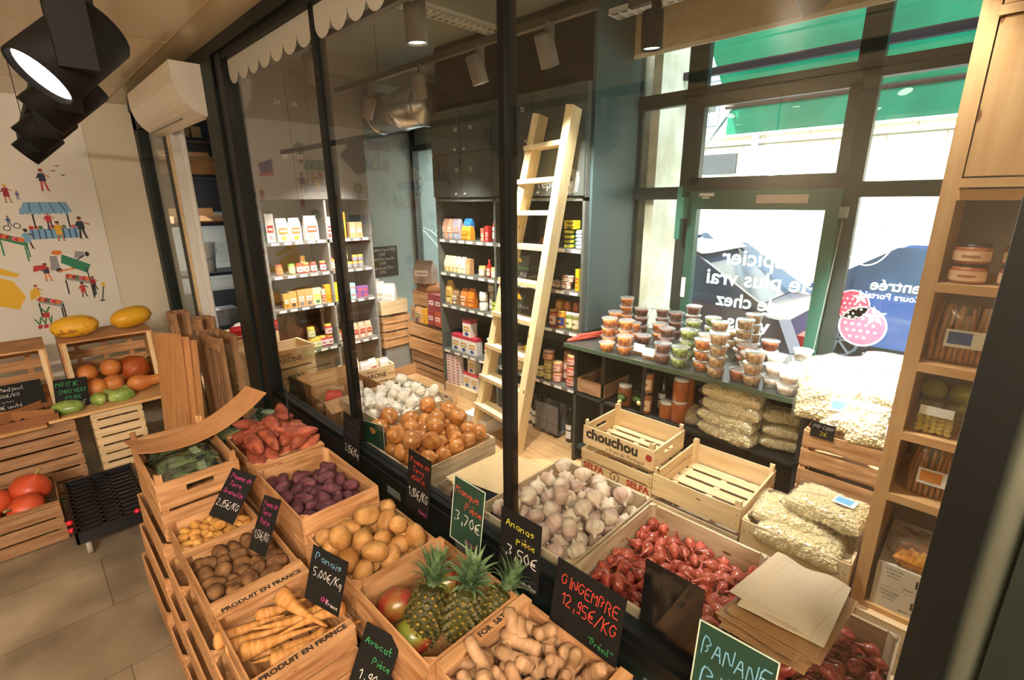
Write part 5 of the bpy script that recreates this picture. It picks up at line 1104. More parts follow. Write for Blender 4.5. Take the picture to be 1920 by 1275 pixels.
for (x, y, n, k_) in sorted(tubs):
    key = (k_, depthw(y)); cnt[key] = cnt.get(key, 0) + 1; wh = depthw(y) + (', %s such stack from left' % ordw[cnt[key] - 1] if seen[key] > 1 else '')
    for j in range(n):
        lv = 'single tub' if n == 1 else ('topmost tub' if j == n - 1 else ('bottom tub' if j == 0 else 'tub %s up' % ('second', 'third')[j - 1]))
        t = thing('snack_tub', '%s of %s, %s' % (lv, FILL[k_][0], wh), 'tub', (x + rn.uniform(-.003, .003), y + rn.uniform(-.003, .003), .8985 + j * .0625), 'snack tubs on the window counter')
        for nm, me in (('tub', tb_me), ('lid', ld_me), ('filling', TUB[k_])): o = bpy.data.objects.new(nm, me); COL.objects.link(o); o.parent = t
for k, (x, y) in enumerate(((-1.52, 2.66), (-1.43, 2.62))):
    t = thing('price_card', '%s cardboard-backed price card among the tubs on the counter' % ('left', 'right')[k], 'price card', (x, y, .8985))
    B().ob((x, y, .9475), (.075, .003, .05), Matrix.Rotation(-.3, 3, 'X')).build('card', PAPER, t); B().bx(x - .045, x + .045, y + .01, y + .07, .8985, .925).build('card_base', CARD, t)
# nut jars and bottles under the counter
def jar(loc, r, h, content, lidc, labelc=None, label='', group=None, name='glass_jar', cat='jar', rz=0, neck=.85, lid_h=.014, facing='-y', body_extra=None, parts_key=None):
    key = (r, h, content, lidc, labelc, neck, facing)
    if key not in CR:
        cm = M('content_' + content, content, None, 30, .3, coat=.7, rnd=.05); lm = M('lid_' + lidc, lidc, rough=.35)
        body = mk(B().lathe([(r * .92, 0), (r, .006), (r, h * .80), (r * neck, h * .90), (r * neck, h - lid_h)], 16), 'jar_body', [cm]); lid = mk(B().lathe([(r * neck * 1.06, h - lid_h), (r * neck * 1.06, h), (.001, h)], 16, caps=False), 'lid', [lm]); ms = [('jar_body', body), ('lid', lid)]
        if labelc:
            a0 = -PI / 2 if facing == '-y' else 0; vs = []; nseg = 8
            for k in range(nseg + 1):
                a = a0 - 1.2 + 2.4 * k / nseg
                for z in (h * .16, h * .66): vs.append(((r + .0006) * math.cos(a), (r + .0006) * math.sin(a), z))
            lb_ = B().add(vs, [(2 * k, 2 * k + 2, 2 * k + 3, 2 * k + 1) for k in range(nseg)])
            vs = []
            for k in range(4):
                a = a0 - .45 + .9 * k / 3
                for z in (h * .34, h * .46): vs.append(((r + .0012) * math.cos(a), (r + .0012) * math.sin(a), z))
            lb_.add(vs, [(2 * k, 2 * k + 2, 2 * k + 3, 2 * k + 1) for k in range(3)], 1)
            ms.append(('label', mk(lb_, 'label', [M('label_' + labelc, labelc, rough=.6), cm])))
        CR[key] = ms
    t = thing(name, label, cat, loc, group, rz)
    for nm, me in CR[key]: o = bpy.data.objects.new(nm, me); COL.objects.link(o); o.parent = t
    return t
def bottle(loc, r, h, col, capc, labelc, label, group=None, facing='-y', name='bottle', cat='bottle'):
    key = ('b', r, h, col, capc, labelc, facing)
    if key not in CR:
        cm = M('bottle_' + col, col, rough=.12, coat=.5); body = mk(B().lathe([(r * .9, 0), (r, .006), (r, h * .58), (r * .75, h * .68), (r * .34, h * .78), (r * .3, h * .93)], 14), 'bottle_body', [cm])
        cap = mk(B().lathe([(r * .36, h * .9), (r * .36, h), (.001, h)], 12, caps=False), 'cap', [M('lid_' + capc, capc, rough=.35)])
        a0 = -PI / 2 if facing == '-y' else 0; vs = []
        for k in range(7):
            a = a0 - .9 + 1.8 * k / 6
            for z in (h * .12, h * .34, h * .38, h * .52): vs.append(((r + .0006) * math.cos(a), (r + .0006) * math.sin(a), z))
        fs = [(4 * k + q, 4 * k + 4 + q, 4 * k + 5 + q, 4 * k + 1 + q) for k in range(6) for q in (0, 2)]
        CR[key] = [('bottle_body', body), ('cap', cap), ('label', mk(B().add(vs, fs), 'label', [M('label_' + labelc, labelc, rough=.6)]))]
    t = thing(name, label, cat, loc, group)
    for nm, me in CR[key]: o = bpy.data.objects.new(nm, me); COL.objects.link(o); o.parent = t
    return t
def packet(loc, w_, d_, h_, col, patch, label, rz=0, kind='box', group=None, name=None, cat=None, patch2=None, tilt=0, top=None):
    """kind box: carton; bag: gusseted pouch pinched at the top.  Local front is -y"""
    key = ('p', round(w_, 3), round(d_, 3), round(h_, 3), col, patch, patch2, kind, top)
    if key not in CR:
        cm = M('pack_' + col, col, rough=.45 if kind != 'box' else .55, spec=.4); pm = M('pack_' + patch, patch, rough=.5); p2 = M('pack_' + (patch2 or patch), patch2 or patch, rough=.5); tm = M('pack_' + (top or col), top or col, rough=.5)
        b = B(); w2, d2 = w_ / 2, d_ / 2
        if kind == 'box': b.bx(-w2, w2, -d2, d2, 0, h_); f = -d2 - .0008; fa_ = lambda z: f
        else:
            Z = [(0, 1, .9), (.04, 1, 1), (.55, 1, .95), (.8, .96, .55), (.93, .9, .1), (1, .9, .06)]; vs = []
            for z, a, c in Z: vs += [(-w2 * a, -d2 * c, z * h_), (0, -d2 * c * 1.15, z * h_), (w2 * a, -d2 * c, z * h_), (w2 * a, d2 * c, z * h_), (0, d2 * c * 1.1, z * h_), (-w2 * a, d2 * c, z * h_)]
            fs = [(i * 6 + j, i * 6 + (j + 1) % 6, (i + 1) * 6 + (j + 1) % 6, (i + 1) * 6 + j) for i in range(5) for j in range(6)] + [(5, 4, 3, 2, 1, 0), tuple(range(30, 36))]
            b.add(vs, fs); fa_ = lambda z: -d2 * 1.2 - .001
        q = B(); q.bx(-w2 * .72, w2 * .72, fa_(0) - .0006, fa_(0), h_ * .34, h_ * .60); q.bx(-w2 * .55, w2 * .55, fa_(0) - .0012, fa_(0) - .0006, h_ * .43, h_ * .50, 2)
        q.add([(w2 * .5 * math.cos(a * PI / 6), fa_(0) - .0008, h_ * .17 + min(w2, h_ * .2) * .55 * math.sin(a * PI / 6)) for a in range(12)], [tuple(range(12))[::-1]], 1)
        ms = [('packaging', mk(b, 'packaging', [cm], False)), ('printed_front', mk(q, 'printed_front', [pm, p2, cm], False))]
        if top: ms.append(('top_flap', mk(B().bx(-w2 - .0004, w2 + .0004, -d2 - .0004, d2 + .0004, h_ * .8, h_ + .0004), 'top_flap', [tm], False)))
        CR[key] = ms
    t = thing(name or ('carton' if kind == 'box' else 'pouch'), label, cat or ('box' if kind == 'box' else 'packet'), loc, group); t.rotation_euler = (tilt, 0, rz)
    for nm, me in CR[key]: o = bpy.data.objects.new(nm, me); COL.objects.link(o); o.parent = t
    return t
# ---------------------------------------------------------------- goods on the left shelving (front faces +x)
RX = PI / 2
def L_(y, z, w_, d_, h_, col, patch, label, kind='box', **k): return packet((-4.52 - d_ / 2 + .03, y, z), w_, d_, h_, col, patch, label, RX, kind, **k)
Z1, Z2, Z3, Z4 = 1.511, 1.221, .921, .501
L_(1.585, Z1, .07, .05, .24, 'f3ece2', 'c8503c', 'tall narrow white carton at the left end of the top left shelf', patch2='d9a0a0')
L_(1.69, Z1, .10, .06, .20, 'f4efe0', 'd88a3a', 'white carton with an orange almond picture on the top left shelf', 'bag', patch2='e0b060')
L_(1.80, Z1, .10, .06, .20, 'f5f1e6', 'c87a2c', 'white pouch with a round biscuit picture on the top left shelf', 'bag', patch2='e8c040')
L_(1.945, Z1, .12, .06, .215, 'f6f2ea', 'd0583a', 'large white pouch with small red fruit on the top left shelf', 'bag', patch2='e09080')
L_(2.105, Z1, .075, .05, .20, 'f4ece4', 'd03a30', 'white carton with red strawberries on the top left shelf', patch2='c83a30'); L_(2.17, Z1, .05, .05, .24, 'e8cfa8', 'f0e4d0', 'tan striped carton behind the strawberry carton')
L_(2.245, Z1, .06, .05, .24, 'e88a2c', '6fae30', 'orange and green carton right of the mullion on the top left shelf', patch2='f0c060')
for k in (0, 1): L_(2.345 + k * .068, Z1, .062, .05, .145, 'd2a878', 'f2e8dc', '%s kraft box with a round white seal on the top left shelf' % ('left', 'right')[k], patch2='c08a5c', group='kraft boxes with seals')
for k, (y, c, lc, lb) in enumerate(((1.62, 'cf7a3c', 'e89a6c', 'orange dome jar'), (1.73, 'b8c060', 'e8e8c8', 'pear-shaped green jar'), (1.80, 'b85a48', 'f2dcd4', 'small pink-labelled jar'), (1.86, 'c8602c', 'f0d0b8', 'orange-labelled jar'), (1.93, 'b84c3c', 'f2dcd0', 'small red-labelled jar'), (2.02, 'b03028', 'f0e4d8', 'squat jar with red content'), (2.10, 'c88a3c', 'f2ead8', 'tall honey jar'), (2.15, 'd09a48', 'f0e2c4', 'honey jar by the mullion'))):
    jar((-4.52, y, Z2), .030, .092 if k not in (6,) else .115, c, ('d8b040' if k % 2 else 'b84030') if k != 1 else '6cb040', lc, lb + ' on the second left shelf', 'second-shelf jars', facing='+x')
jar((-4.6, 1.87, Z2), .026, .15, 'd8902c', 'd8b040', 'f2e6cc', 'honey jar standing behind the small jars on the second left shelf', facing='+x')
for y in (2.28, 2.34, 2.40): jar((-4.50, y, Z2), .027, .062, 'b88a4c', 'd8b040', '7c88a4', 'small gold-lidded jar in the lower row at the right of the second shelf', group='small gold-lidded jars', facing='+x')
for y in (2.34, 2.40): jar((-4.50, y, Z2 + .0625), .027, .062, 'b88a4c', 'd8b040', '7c88a4', 'small gold-lidded jar stacked on others on the second shelf', group='stacked gold-lidded jars', facing='+x')
for j in (0, 1): jar((-4.50, 2.235, Z2 + j * .08), .03, .079, 'c9963c', 'd8b040', 'e4d8b0', '%s pale-labelled jar right of the mullion on the second shelf' % ('lower', 'upper')[j], facing='+x')
for k, (y, w_, h_, c, p1, p2, lb) in enumerate(((1.64, .05, .13, 'd8a040', 'f2ead8', 'b08030', 'gold-topped carton at the left of the third shelf'), (1.70, .07, .145, 'd8a860', 'f4ecd8', '5c4430', 'tan carton with a dark coil picture'), (1.775, .065, .15, 'dca468', 'f6eee0', '7c8a94', 'tan carton with a grey dot'), (1.845, .07, .15, 'dba26c', 'f6eee4', '6c7078', 'second tan carton with a grey dot'),
        (1.925, .085, .15, 'f0dcb0', 'd8d040', '5a8a50', 'cream carton with green doodles'), (1.985, .05, .13, 'f0c8a8', 'c8402c', 'd85a3c', 'peach carton with a red heart'), (2.035, .06, .17, 'f0a818', 'e89a10', 'e08a10', 'plain amber yellow carton'))):
    L_(y, Z3, w_, .05, h_, c, p1, lb + ' on the third left shelf', patch2=p2)
L_(2.115, Z3, .05, .05, .18, 'f4d21c', 'e8b818', 'tall yellow carton left of the mullion on the third shelf', patch2='e8b818'); L_(2.165, Z3, .055, .05, .15, 'f2cc18', 'e8b818', 'short yellow carton left of the mullion on the third shelf', patch2='d8a818')
for j in (0, 1): L_(2.285, Z3 + .076 * j, .055, .05, .075, 'a8dcdc', 'd85a48', '%s pale blue box in the stack on the third shelf' % ('lower', 'upper')[j], patch2='f0f0f0', group='pale blue boxes')
for (y, j) in ((2.35, 0), (2.42, 0), (2.42, 1), (2.36, 1)): L_(y, Z3 + .056 * j, .066, .05, .055, '8a5a9c', 'd85a4c', 'violet and red box in the low pile on the third shelf', patch2='e0785c', group='violet boxes')
for k, (y, zz, c, lc, lb) in enumerate(((1.70, 0, 'b84838', 'e8e4dc', 'jar at the very left behind the fruit box'), (1.83, 0, 'c0b040', 'e4e8c8', 'yellow-green jar, front left'), (1.88, 0, 'c8b848', 'dce8c0', 'yellow-green jar, second from left'), (1.93, 0, 'b84040', 'f0dcd8', 'pink-red labelled jar, left one'), (2.00, 0, 'b84040', 'f0dcd8', 'pink-red labelled jar, right one'), (2.00, .105, 'b84040', 'f0d8d4', 'pink-red labelled jar, stacked one'), (1.83, .105, 'c0b858', 'e0e8c0', 'yellow-green jar, stacked one'))):
    jar((-4.51, y, Z4 + zz), .037, .104, c, 'd8b040', lc, lb + ' on the fourth left shelf', facing='+x')
for y in (2.10, 2.16): bottle((-4.52, y, Z4), .027, .19, 'c8702c', 'c8a040', 'f2ece0', 'amber bottle with a white and red label left of the mullion on the fourth shelf', 'amber bottles', '+x')
for k, y in enumerate((2.27, 2.345, 2.42)): L_(y, Z4, .07, .05, .17, 'dcae90', 'c04838', '%s clear bag of dried petals on the fourth shelf' % ('left', 'middle', 'right')[k], 'bag', patch2='f0e0d4')
one('chalkboard', B().bx(-4.68, -4.675, 1.88, 2.10, .50, .80), [SLATE], 'dark chalkboard standing behind the jars on the fourth left shelf', 'chalkboard')
for k, (x, y, z, r_) in enumerate(((-3.93, 1.93, .29, 1.3), (-3.90, 2.02, .30, 1.45), (-3.96, 2.12, .29, 1.7), (-4.02, 1.98, .31, 1.2), (-3.88, 2.2, .30, 1.5))):
    packet((x, y, z), .085, .06, .17, 'ecdad2', 'c04a4c', 'white and pink candy bag, %s in the printed box' % ('first', 'second', 'third', 'rear left', 'right end')[k], r_, 'bag', patch2='d88a88', tilt=.1)
carton('low dark crate of chopping packets under the left shelving', -4.7, -4.4, 2.6, 3.0, .0, .12, False, CARD)
# corner of crates with bread and blister cartons
crate('upper pale crate with wrapped bread in the window corner', -4.86, -4.52, 2.60, 2.92, .83, .15, 'p'); crate('crate under the wrapped bread in the window corner', -4.86, -4.52, 2.60, 2.95, .66, .16, 'c', slats=2); crate('lowest crate of the window corner stack', -4.86, -4.52, 2.60, 2.95, .49, .17, 'c', slats=2)
crate('slatted crate of loaves between the bread crate and the cabinet', -4.5, -4.12, 2.98, 3.32, .92, .16, 'c', slats=2); crate('slatted crate under the loaves', -4.5, -4.12, 2.95, 3.32, .75, .15, 'c', slats=2)
crate('wide crate of red cartons left of the cabinet', -4.48, -3.80, 2.88, 3.30, .585, .14, 'c'); crate('wide crate under the red cartons', -4.48, -3.80, 2.88, 3.30, .43, .15, 'c')
for k, zt in enumerate((.27, .13)): crate('dark wide crate, %s of the corner stack' % ('upper', 'lower')[k], -4.48, -3.80, 2.9, 3.3, zt, .13, 'd', slats=2)
carton('plain crate base under the window corner stack', -4.84, -4.54, 2.62, 2.93, 0, .315, False, GREYL)
for k, (x, y, rz, h_) in enumerate(((-4.78, 2.66, .9, .22), (-4.70, 2.68, 1.1, .20), (-4.62, 2.75, .7, .18))): packet((x, y, .70), .15, .09, h_ + .12, 'efe6da', 'd8c8b8', '%s white bread bag in the upper corner crate' % ('tallest', 'middle', 'short right')[k], rz, 'bag', patch2='8aa0b8', tilt=-.15)
LOAF = M('bread_crust', 'c07a3c', '9c5a28', 6, .6, bump=.3, lo=.35, hi=.7)
for k, (p, a) in enumerate((((-4.42, 3.08, .93), (1, .2, .1)), ((-4.30, 3.12, .95), (.8, .5, .1)), ((-4.20, 3.06, .94), (.5, .9, 0)))):
    scatter('loaf', 'round-ended brown loaf, %s in the slatted crate' % ('left', 'middle', 'right')[k], 'bread', None, veg(ell(9, .055, .7), .2, LOAF, 14, nv=1), [(Vector(p), Vector(a).normalized(), 1)])
packet((-4.35, 3.06, 1.0), .22, .14, .24, 'b89a84', 'e8dcd0', 'tied paper bag of bread on top of the loaves', .4, 'bag', patch2='907a6c')
for k, (x, z, c, lb) in enumerate(((-3.98, .60, 'b84a30', 'lower orange-red carton in front of the cabinet edge'), (-4.10, .60, '9c2e34', 'lower dark red carton beside it'), (-4.08, .765, '98303c', 'upper dark red carton'), (-3.97, .765, '8c2a38', 'upper right dark red carton'))):
    packet((x, 2.96, z), .105, .08, .163, c, 'e8d8d0', lb, 0, 'box', patch2=c)
packet((-4.22, 2.96, .59), .08, .06, .16, 'e8a818', 'c88810', 'mustard yellow carton left of the red ones', 0, 'box'); packet((-4.33, 2.95, .59), .12, .07, .17, 'c89868', '5c7a3c', 'kraft pouch with a green leaf in the wide crate', 0, 'bag', patch2='5a3a5a')
one('chalkboard', B().bx(-4.95, -4.94, 2.76, 3.10, 1.02, 1.36), [SLATE], 'tall wall chalkboard with white bread prices beside the left window', 'chalkboard').name = 'chalkboard'
q = B()
for k, s_ in enumerate(('Pointes Pavy Grillés', '2,90€', 'Pain Pilla Complet', '3,60€', 'Pain de mie 500gr', '1,95€')): hand(q, s_, (0 if k % 2 == 0 else .10), -.0 - k * .05, .03, m=0, w=.006)
mx_ = max(v[0] for v in q.v); q.v = [(-4.939 , 2.78 + v[0] * .30 / mx_, 1.31 + v[2]) for v in q.v]; wc = one('chalk_writing', q, [chalk('f0ece4')], 'white chalk writing on the wall chalkboard', 'writing'); 
par = [o for o in bpy.data.objects if o.get('label', '').startswith('tall wall chalkboard')][0]; wc.parent = par; del wc['label']; del wc['category']
# ---- grocery cabinet goods (front y=2.8)
def C_(x, z, w_, d_, h_, col, patch, label, kind='box', y=2.86, **k): return packet((x, y + d_ / 2 - .02, z), w_, d_, h_, col, patch, label, 0, kind, **k)
A1, A2, A3, A4 = 1.511, 1.206, .901, .451
for k, (x, c, p1) in enumerate(((-3.70, 'd8a884', 'e8c8a8'), (-3.63, 'dcaa88', 'f0dcc8'), (-3.565, 'a8a0a8', 'd8a080'), (-3.505, 'a49ca8', 'd89878'))): C_(x, A1, .062, .05, .18, c, p1, '%s kraft pouch with a folded top on the top cabinet shelf' % ('first', 'second', 'third bluish', 'fourth bluish')[k], 'bag', patch2='8a98b0')
C_(-3.40, A1, .12, .06, .14, 'e09a30', 'c8801c', 'yellow pasta bag on the top cabinet shelf', 'bag'); C_(-3.395, A1 + .10, .10, .04, .085, '2c7ac0', '5aa0d8', 'blue bag top resting on the yellow pasta bag', 'bag', y=2.88)
C_(-3.18, A1, .04, .04, .11, 'd86048', 'f0e0c0', 'small red packet on the second bay of the top shelf'); C_(-3.125, A1, .04, .04, .13, 'c83030', 'e8b0a0', 'narrow red packet right of the small one'); bottle((-3.05, 2.90, A1), .045, .24, 'b83c28', 'c02c24', 'f2e8d8', 'large red sauce bottle left of the middle mullion')
for k, (x, c, p2) in enumerate(((-3.70, 'e8d8a8', 'e0a830'), (-3.645, 'e6d6a8', 'd8a028'), (-3.59, 'e8dab0', 'e0b040'), (-3.53, 'ece2c0', 'e8c868'), (-3.455, 'f0e8cc', 'e8d8a0'))): C_(x, A2, .052 if k < 4 else .075, .05, .15, c, 'f2ead2', 'cream and yellow pouch, number %s from the left on the second cabinet shelf' % ('one', 'two', 'three', 'four', 'five')[k], 'bag', patch2=p2)
C_(-3.385, A2, .06, .05, .14, 'cfa06c', 'e8c890', 'kraft carton at the end of the cream pouches')
for k, x in enumerate((-3.22, -3.06, -3.015)): jar((x, 2.87, A2), .033, .09, 'd8b878', 'd8b060', 'f4f0e0', 'white-labelled jar on the second shelf of the middle bay, %s' % ('left of the red bottle', 'right of the red bottle', 'by the mullion')[k])
bottle((-3.13, 2.87, A2), .027, .15, 'a8281c', 'c02820', 'e8c8b8', 'small red chilli oil bottle between white-labelled jars')
C_(-3.68, A3, .085, .06, .22, 'e0b860', 'c8a040', 'yellow pouch leaning at the left of the third cabinet shelf', 'bag', patch2='f0e0a0'); C_(-3.585, A3, .08, .06, .15, '9a7450', 'e8e0d0', 'brown pouch with a white label on the third cabinet shelf', 'bag')
C_(-3.46, A3, .09, .06, .17, 'd87a38', 'e8d0b0', 'orange pouch with a beige label on the third cabinet shelf', 'bag'); C_(-3.36, A3, .085, .06, .18, 'e07a18', 'e89a40', 'bright orange pouch on the third cabinet shelf', 'bag')
for j in (0, 1): jar((-3.20, 2.86, A3 + j * .085), .04, .084, 'e0d8c4', 'd8d0c0', 'f4f0ea', '%s white jar in the stack on the third cabinet shelf' % ('lower', 'upper')[j])
jar((-3.13, 2.90, A3 + .17), .036, .09, 'b8a080', 'c8c0b0', 'e8e4da', 'jar on top behind the white jar stack'); jar((-3.13, 2.91, A3), .036, .168, 'b8a080', 'c8c0b0', 'e8e4da', 'tall jar behind the white jar stack'); bottle((-3.05, 2.86, A3), .03, .2, '22301c', '181818', 'a8c040', 'dark bottle with a green label left of the middle mullion')
for k, (x, z) in enumerate(((-3.60, 0), (-3.48, 0), (-3.36, 0), (-3.43, .165))): packet((x, 2.88, A4 + z), .115, .08, .163, 'eee6dc', 'c89a2c', 'white rice cracker carton with a red top, %s' % ('left of the lower row', 'middle of the lower row', 'right of the lower row', 'stacked on top')[k], 0, 'box', patch2='3c5a9c', top='c8384c')
for k, x in enumerate((-3.66, -3.58)): C_(x, A4, .06, .05, .17, '3c3a78', 'd8405c', '%s navy and red packet left of the white cartons' % ('left', 'right')[k], 'bag', y=2.93)
C_(-3.52, A4 + .165, .06, .05, .14, '4a3c78', 'd84050', 'navy and red packet standing on the white cartons', y=2.93)
bottle((-3.16, 2.87, A4), .04, .20, 'a8401c', 'e8e8e0', 'f2e0c8', 'jar-shaped bottle of orange sauce beside the ladder'); packet((-3.07, 2.90, A4), .09, .07, .28, 'f0dcc4', '2c2420', 'tall cream packet with a black motif behind the ladder', 0, 'bag', patch2='c83c2c')
one('pale_wood_plinth', B().bx(-3.74, -3.28, 2.80, 3.2, .0, .10), [W['px']], 'pale wooden plinth board at the foot of the cabinet', 'plinth')
for k in range(30):
    i, j = k % 3, k // 3; packet((-3.68 + i * .062, 2.83 + .006 * i, .101 + j * .030), .056, .05, .027, 'ecdcd4', 'c02c3c', 'small white and red bar in the piled columns at the cabinet foot', .1, 'box', 'bars piled at the cabinet foot', patch2='303058')
for k, (x, z) in enumerate(((-3.45, .101), (-3.34, .101), (-3.38, .266))): packet((x, 2.88, z), .10, .08, .163, 'e6dccc', 'c8983c', 'white cracker carton at the cabinet foot, %s' % ('left', 'right', 'upper')[k], 0, 'box', patch2='3c5a9c', top='c8384c')
t = thing('gift_bag', 'knotted cellophane bag of cookies behind the ladder on the top cabinet shelf', 'bag', (-2.50, 2.90, A1))
B().lathe([(.05, 0), (.075, .02), (.06, .08), (.03, .12), (.01, .14), (.035, .18), (.03, .19)], 14, (-2.5, 2.9, A1)).build('cellophane', WRAP, t, True); B().lathe([(.04, .002), (.065, .02), (.05, .06), (.01, .08)], 12, (-2.5, 2.9, A1)).build('cookies', M('cookies', 'a8602c', '7c3c1c', 60, .6), t)
for j in range(4): jar((-2.26, 2.88, A1 + j * .034), .045, .033, '5c6a28', '1c1c18', 'c8c030', 'flat green and yellow tin in the stack right of the ladder', group='green tins', name='tin', cat='tin')
for j in range(5): jar((-2.16, 2.87, A1 + j * .026), .036, .025, '8aa0b4', 'b8c4cc', 'a8c0d0', 'flat silver-blue tin in the stack at the right cabinet edge', group='silver-blue tins', name='tin', cat='tin')
for j in range(2): C_(-2.24, A1 + .137 + j * .03, .10, .06, .029, 'd8cc28', '2c2c20', '%s yellow flat box on the tins' % ('lower', 'upper')[j], y=2.86)
for (z, h_, lb) in ((A2 + .001, .27, 'black cake box with chalk lettering on the second shelf behind the ladder'), (A3 + .001, .27, 'black decorated cake box on the third shelf behind the ladder')):
    t = thing('cake_box', lb, 'box', (-2.72, 2.86, z)); B().bx(-2.88, -2.52, 2.83, 3.05, z, z + h_).build('box_body', M('black_cake_box', '2c2a24', '3c3a2c', 30, .5), t)
    q = B()
    if z > 1: hand(q, 'Panettone 750g', -2.84, z + .11, .035, m=0, y=2.829); hand(q, '22,95€ unité', -2.80, z + .05, .035, m=1, y=2.829, w=.004)
    else: hand(q, 'Panettone', -2.85, z + .10, .035, m=1, y=2.829)
    q.add([(-2.78, 2.828, z + .17), (-2.70, 2.828, z + .17), (-2.72, 2.828, z + .20), (-2.74, 2.828, z + .24), (-2.76, 2.828, z + .20)], [(0, 1, 2, 3, 4)], 2)
    q.build('chalk_writing', [chalk('6cc878'), chalk('f0ece4'), M('gold_print', 'c8a028', rough=.4)], t)
for k in range(7): jar((-2.40 + (k % 4) * .05, 2.86 + (k // 4) * .05, A2), .022, .05, 'a86844', 'd0c8bc', 'e8dccc', 'small pale-lidded jar in the low group right of the ladder', group='small pale-lidded jars')
for k in range(2): jar((-2.29 + k * .05, 2.87, A2 + .051), .024, .05, 'a86844', 'e0dace', 'e8dccc', 'small pale-lidded jar stacked above the low group', group='stacked small jars')
C_(-2.16, A2, .03, .05, .16, 'e8c818', 'd04030', 'narrow bright yellow packet at the right cabinet edge')
for k, (x, c, l_) in enumerate(((-2.39, 'a83020', 'e0c8b0'), (-2.31, 'd88a20', '2c3c78'), (-2.23, '7c8440', 'e0dca8'), (-2.17, '8c7c40', 'e0d4b0'))):
    jar((x, 2.86, A3), .035, .135, c, ('c8a040', 'c8a040', 'e8e4d8', 'e4ded0')[k], l_, '%s preserve jar right of the ladder on the third shelf' % ('red', 'orange and blue', 'green gherkin', 'olive')[k])
for k, (x, c) in enumerate(((-2.39, 'd8a030'), (-2.31, 'c87028'), (-2.22, 'b85a24'))): jar((x, 2.93, A3 + .0), .033, .20, c, 'a86a30', 'c88040', 'taller preserve jar behind the front ones, %s' % ('left', 'middle', 'right')[k])
for (x, z, c, lb) in ((-2.51, 0, '6c6a3c', 'olive'), (-2.43, 0, '8c7c44', 'left double-stack'), (-2.43, .085, 'a08c4c', 'upper left'), (-2.34, 0, 'b8705c', 'lower middle pink'), (-2.34, .085, 'b8705c', 'upper middle pink'), (-2.20, 0, 'c0503c', 'lowest right red'), (-2.20, .085, 'c0503c', 'second right red'), (-2.20, .17, 'b8604c', 'third right red'), (-2.27, .17, 'a85a44', 'stacked centre')):
    if (x, z) == (-2.27, .17): continue
    jar((x, 2.86, A4 + z), .04, .084, c, 'c8a868', 'eab8a4' if x > -2.4 else 'c8b070', 'terrine jar on the fourth shelf right of the ladder, %s' % lb)
jar((-2.43, 2.86, A4 + .17), .05, .075, '8c5a3c', 'b89a80', 'd8a078', 'wide clip-top terrine jar on top of the left stack'); jar((-2.28, 2.92, A4), .04, .25, 'a86450', 'b8a890', 'e0c0b0', 'tall pink-labelled jar behind the terrine stacks')
for j in (0, 1): jar((-2.74, 2.86, A4 + j * .12), .042, .118, 'b8905c', '2c241c', 'e0c890', '%s dark-lidded honey jar just right of the mullion' % ('lower', 'upper')[j])
C_(-2.67, A4, .035, .05, .23, 'd8cc38', '3c3a20', 'yellow measuring-tape-like packet beside the dark-lidded jars')
for k, (x, y) in enumerate(((-2.62, 2.86), (-2.55, 2.84), (-2.44, 2.83), (-2.36, 2.82), (-2.30, 2.815), (-2.17, 2.82), (-2.50, 2.93), (-2.42, 2.93), (-2.34, 2.93), (-2.25, 2.93), (-2.60, 2.96))):
    bottle((x, y, .0), .034, .29, '1c1a14', '101010', 'e8e2d4' if y < 2.9 else '5c5444', ('wine bottle with a pale label, number %s from the left in the cabinet' % ('one', 'two', 'three', 'four', 'five', 'six')[k]) if k < 6 else 'dark wine bottle in the back row at the bottom of the cabinet', 'cabinet wine bottles' if k < 6 else 'back row wine bottles', name='wine_bottle')
one('bottle_carrier', B().bx(-2.50, -2.26, 2.775, 2.779, .03, .27).bx(-2.50, -2.26, 2.875, 2.879, .03, .27).bx(-2.50, -2.26, 2.779, 2.875, .028, .031), [glass('smoke_plastic', 1, (.6, .57, .55, 1), .2, .12)], 'smoky clear plastic carrier around wine bottles at the cabinet foot', 'carrier')
one('small_white_box', B().bx(-3.0, -2.72, 2.42, 2.62, 0, .12), [WHITE], 'small white box on the floor beside the ladder foot', 'box')
# ---- things below the window counter
for k, (x, y, z, h_) in enumerate(((-1.60, 2.66, .54, .14), (-1.41, 2.70, .12, .0), (-1.30, 2.66, .54, .11), (-1.22, 2.66, .54, .14), (-1.22, 2.66, .68, .14), (-1.22, 2.74, .54, .30))):
    if h_ == 0: continue
    t = jar((x, y, z if z != .54 else .541), .047, h_, 'b8642c' if k > 0 else '9c5a34', 'e8e4da', None, 'ribbed jar of roasted nuts under the counter, %s' % ('far left', '', 'short one with a white card lid', 'lower of two', 'upper of two with a white card lid', 'tall one behind')[k])
for k, (x, z, lb) in enumerate(((-1.43, .541, 'lower'), (-1.43, .682, 'upper'))): jar((x, 2.64, z), .036, .14, 'a86a3c', '1c1a1a', 'eccfa8', '%s dark-lidded jar with a peach label under the counter' % lb)
for k, x in enumerate((-1.36, -.98)): bottle((x, 2.72, .541), .03, .25, '1a1c16', '101010', 'c8c8c0', 'dark bottle on the counter shelf, %s the nut jars' % ('left of', 'right of')[k])
for k, (x, z, rz) in enumerate(((-1.70, .58, .4), (-1.62, .60, .6))): 
    t = bottle((x + .05, 2.75, z), .033, .26, '3c4a24', 'c8c070', 'a8a080', 'green bottle lying with its gold foil end outwards, %s' % ('left', 'right')[k]); t.rotation_euler = (1.45, 0, rz)
crate('small grey drawer crate of red produce at the left of the counter shelf', -1.95, -1.72, 2.60, 2.9, .66, .11, 'd')
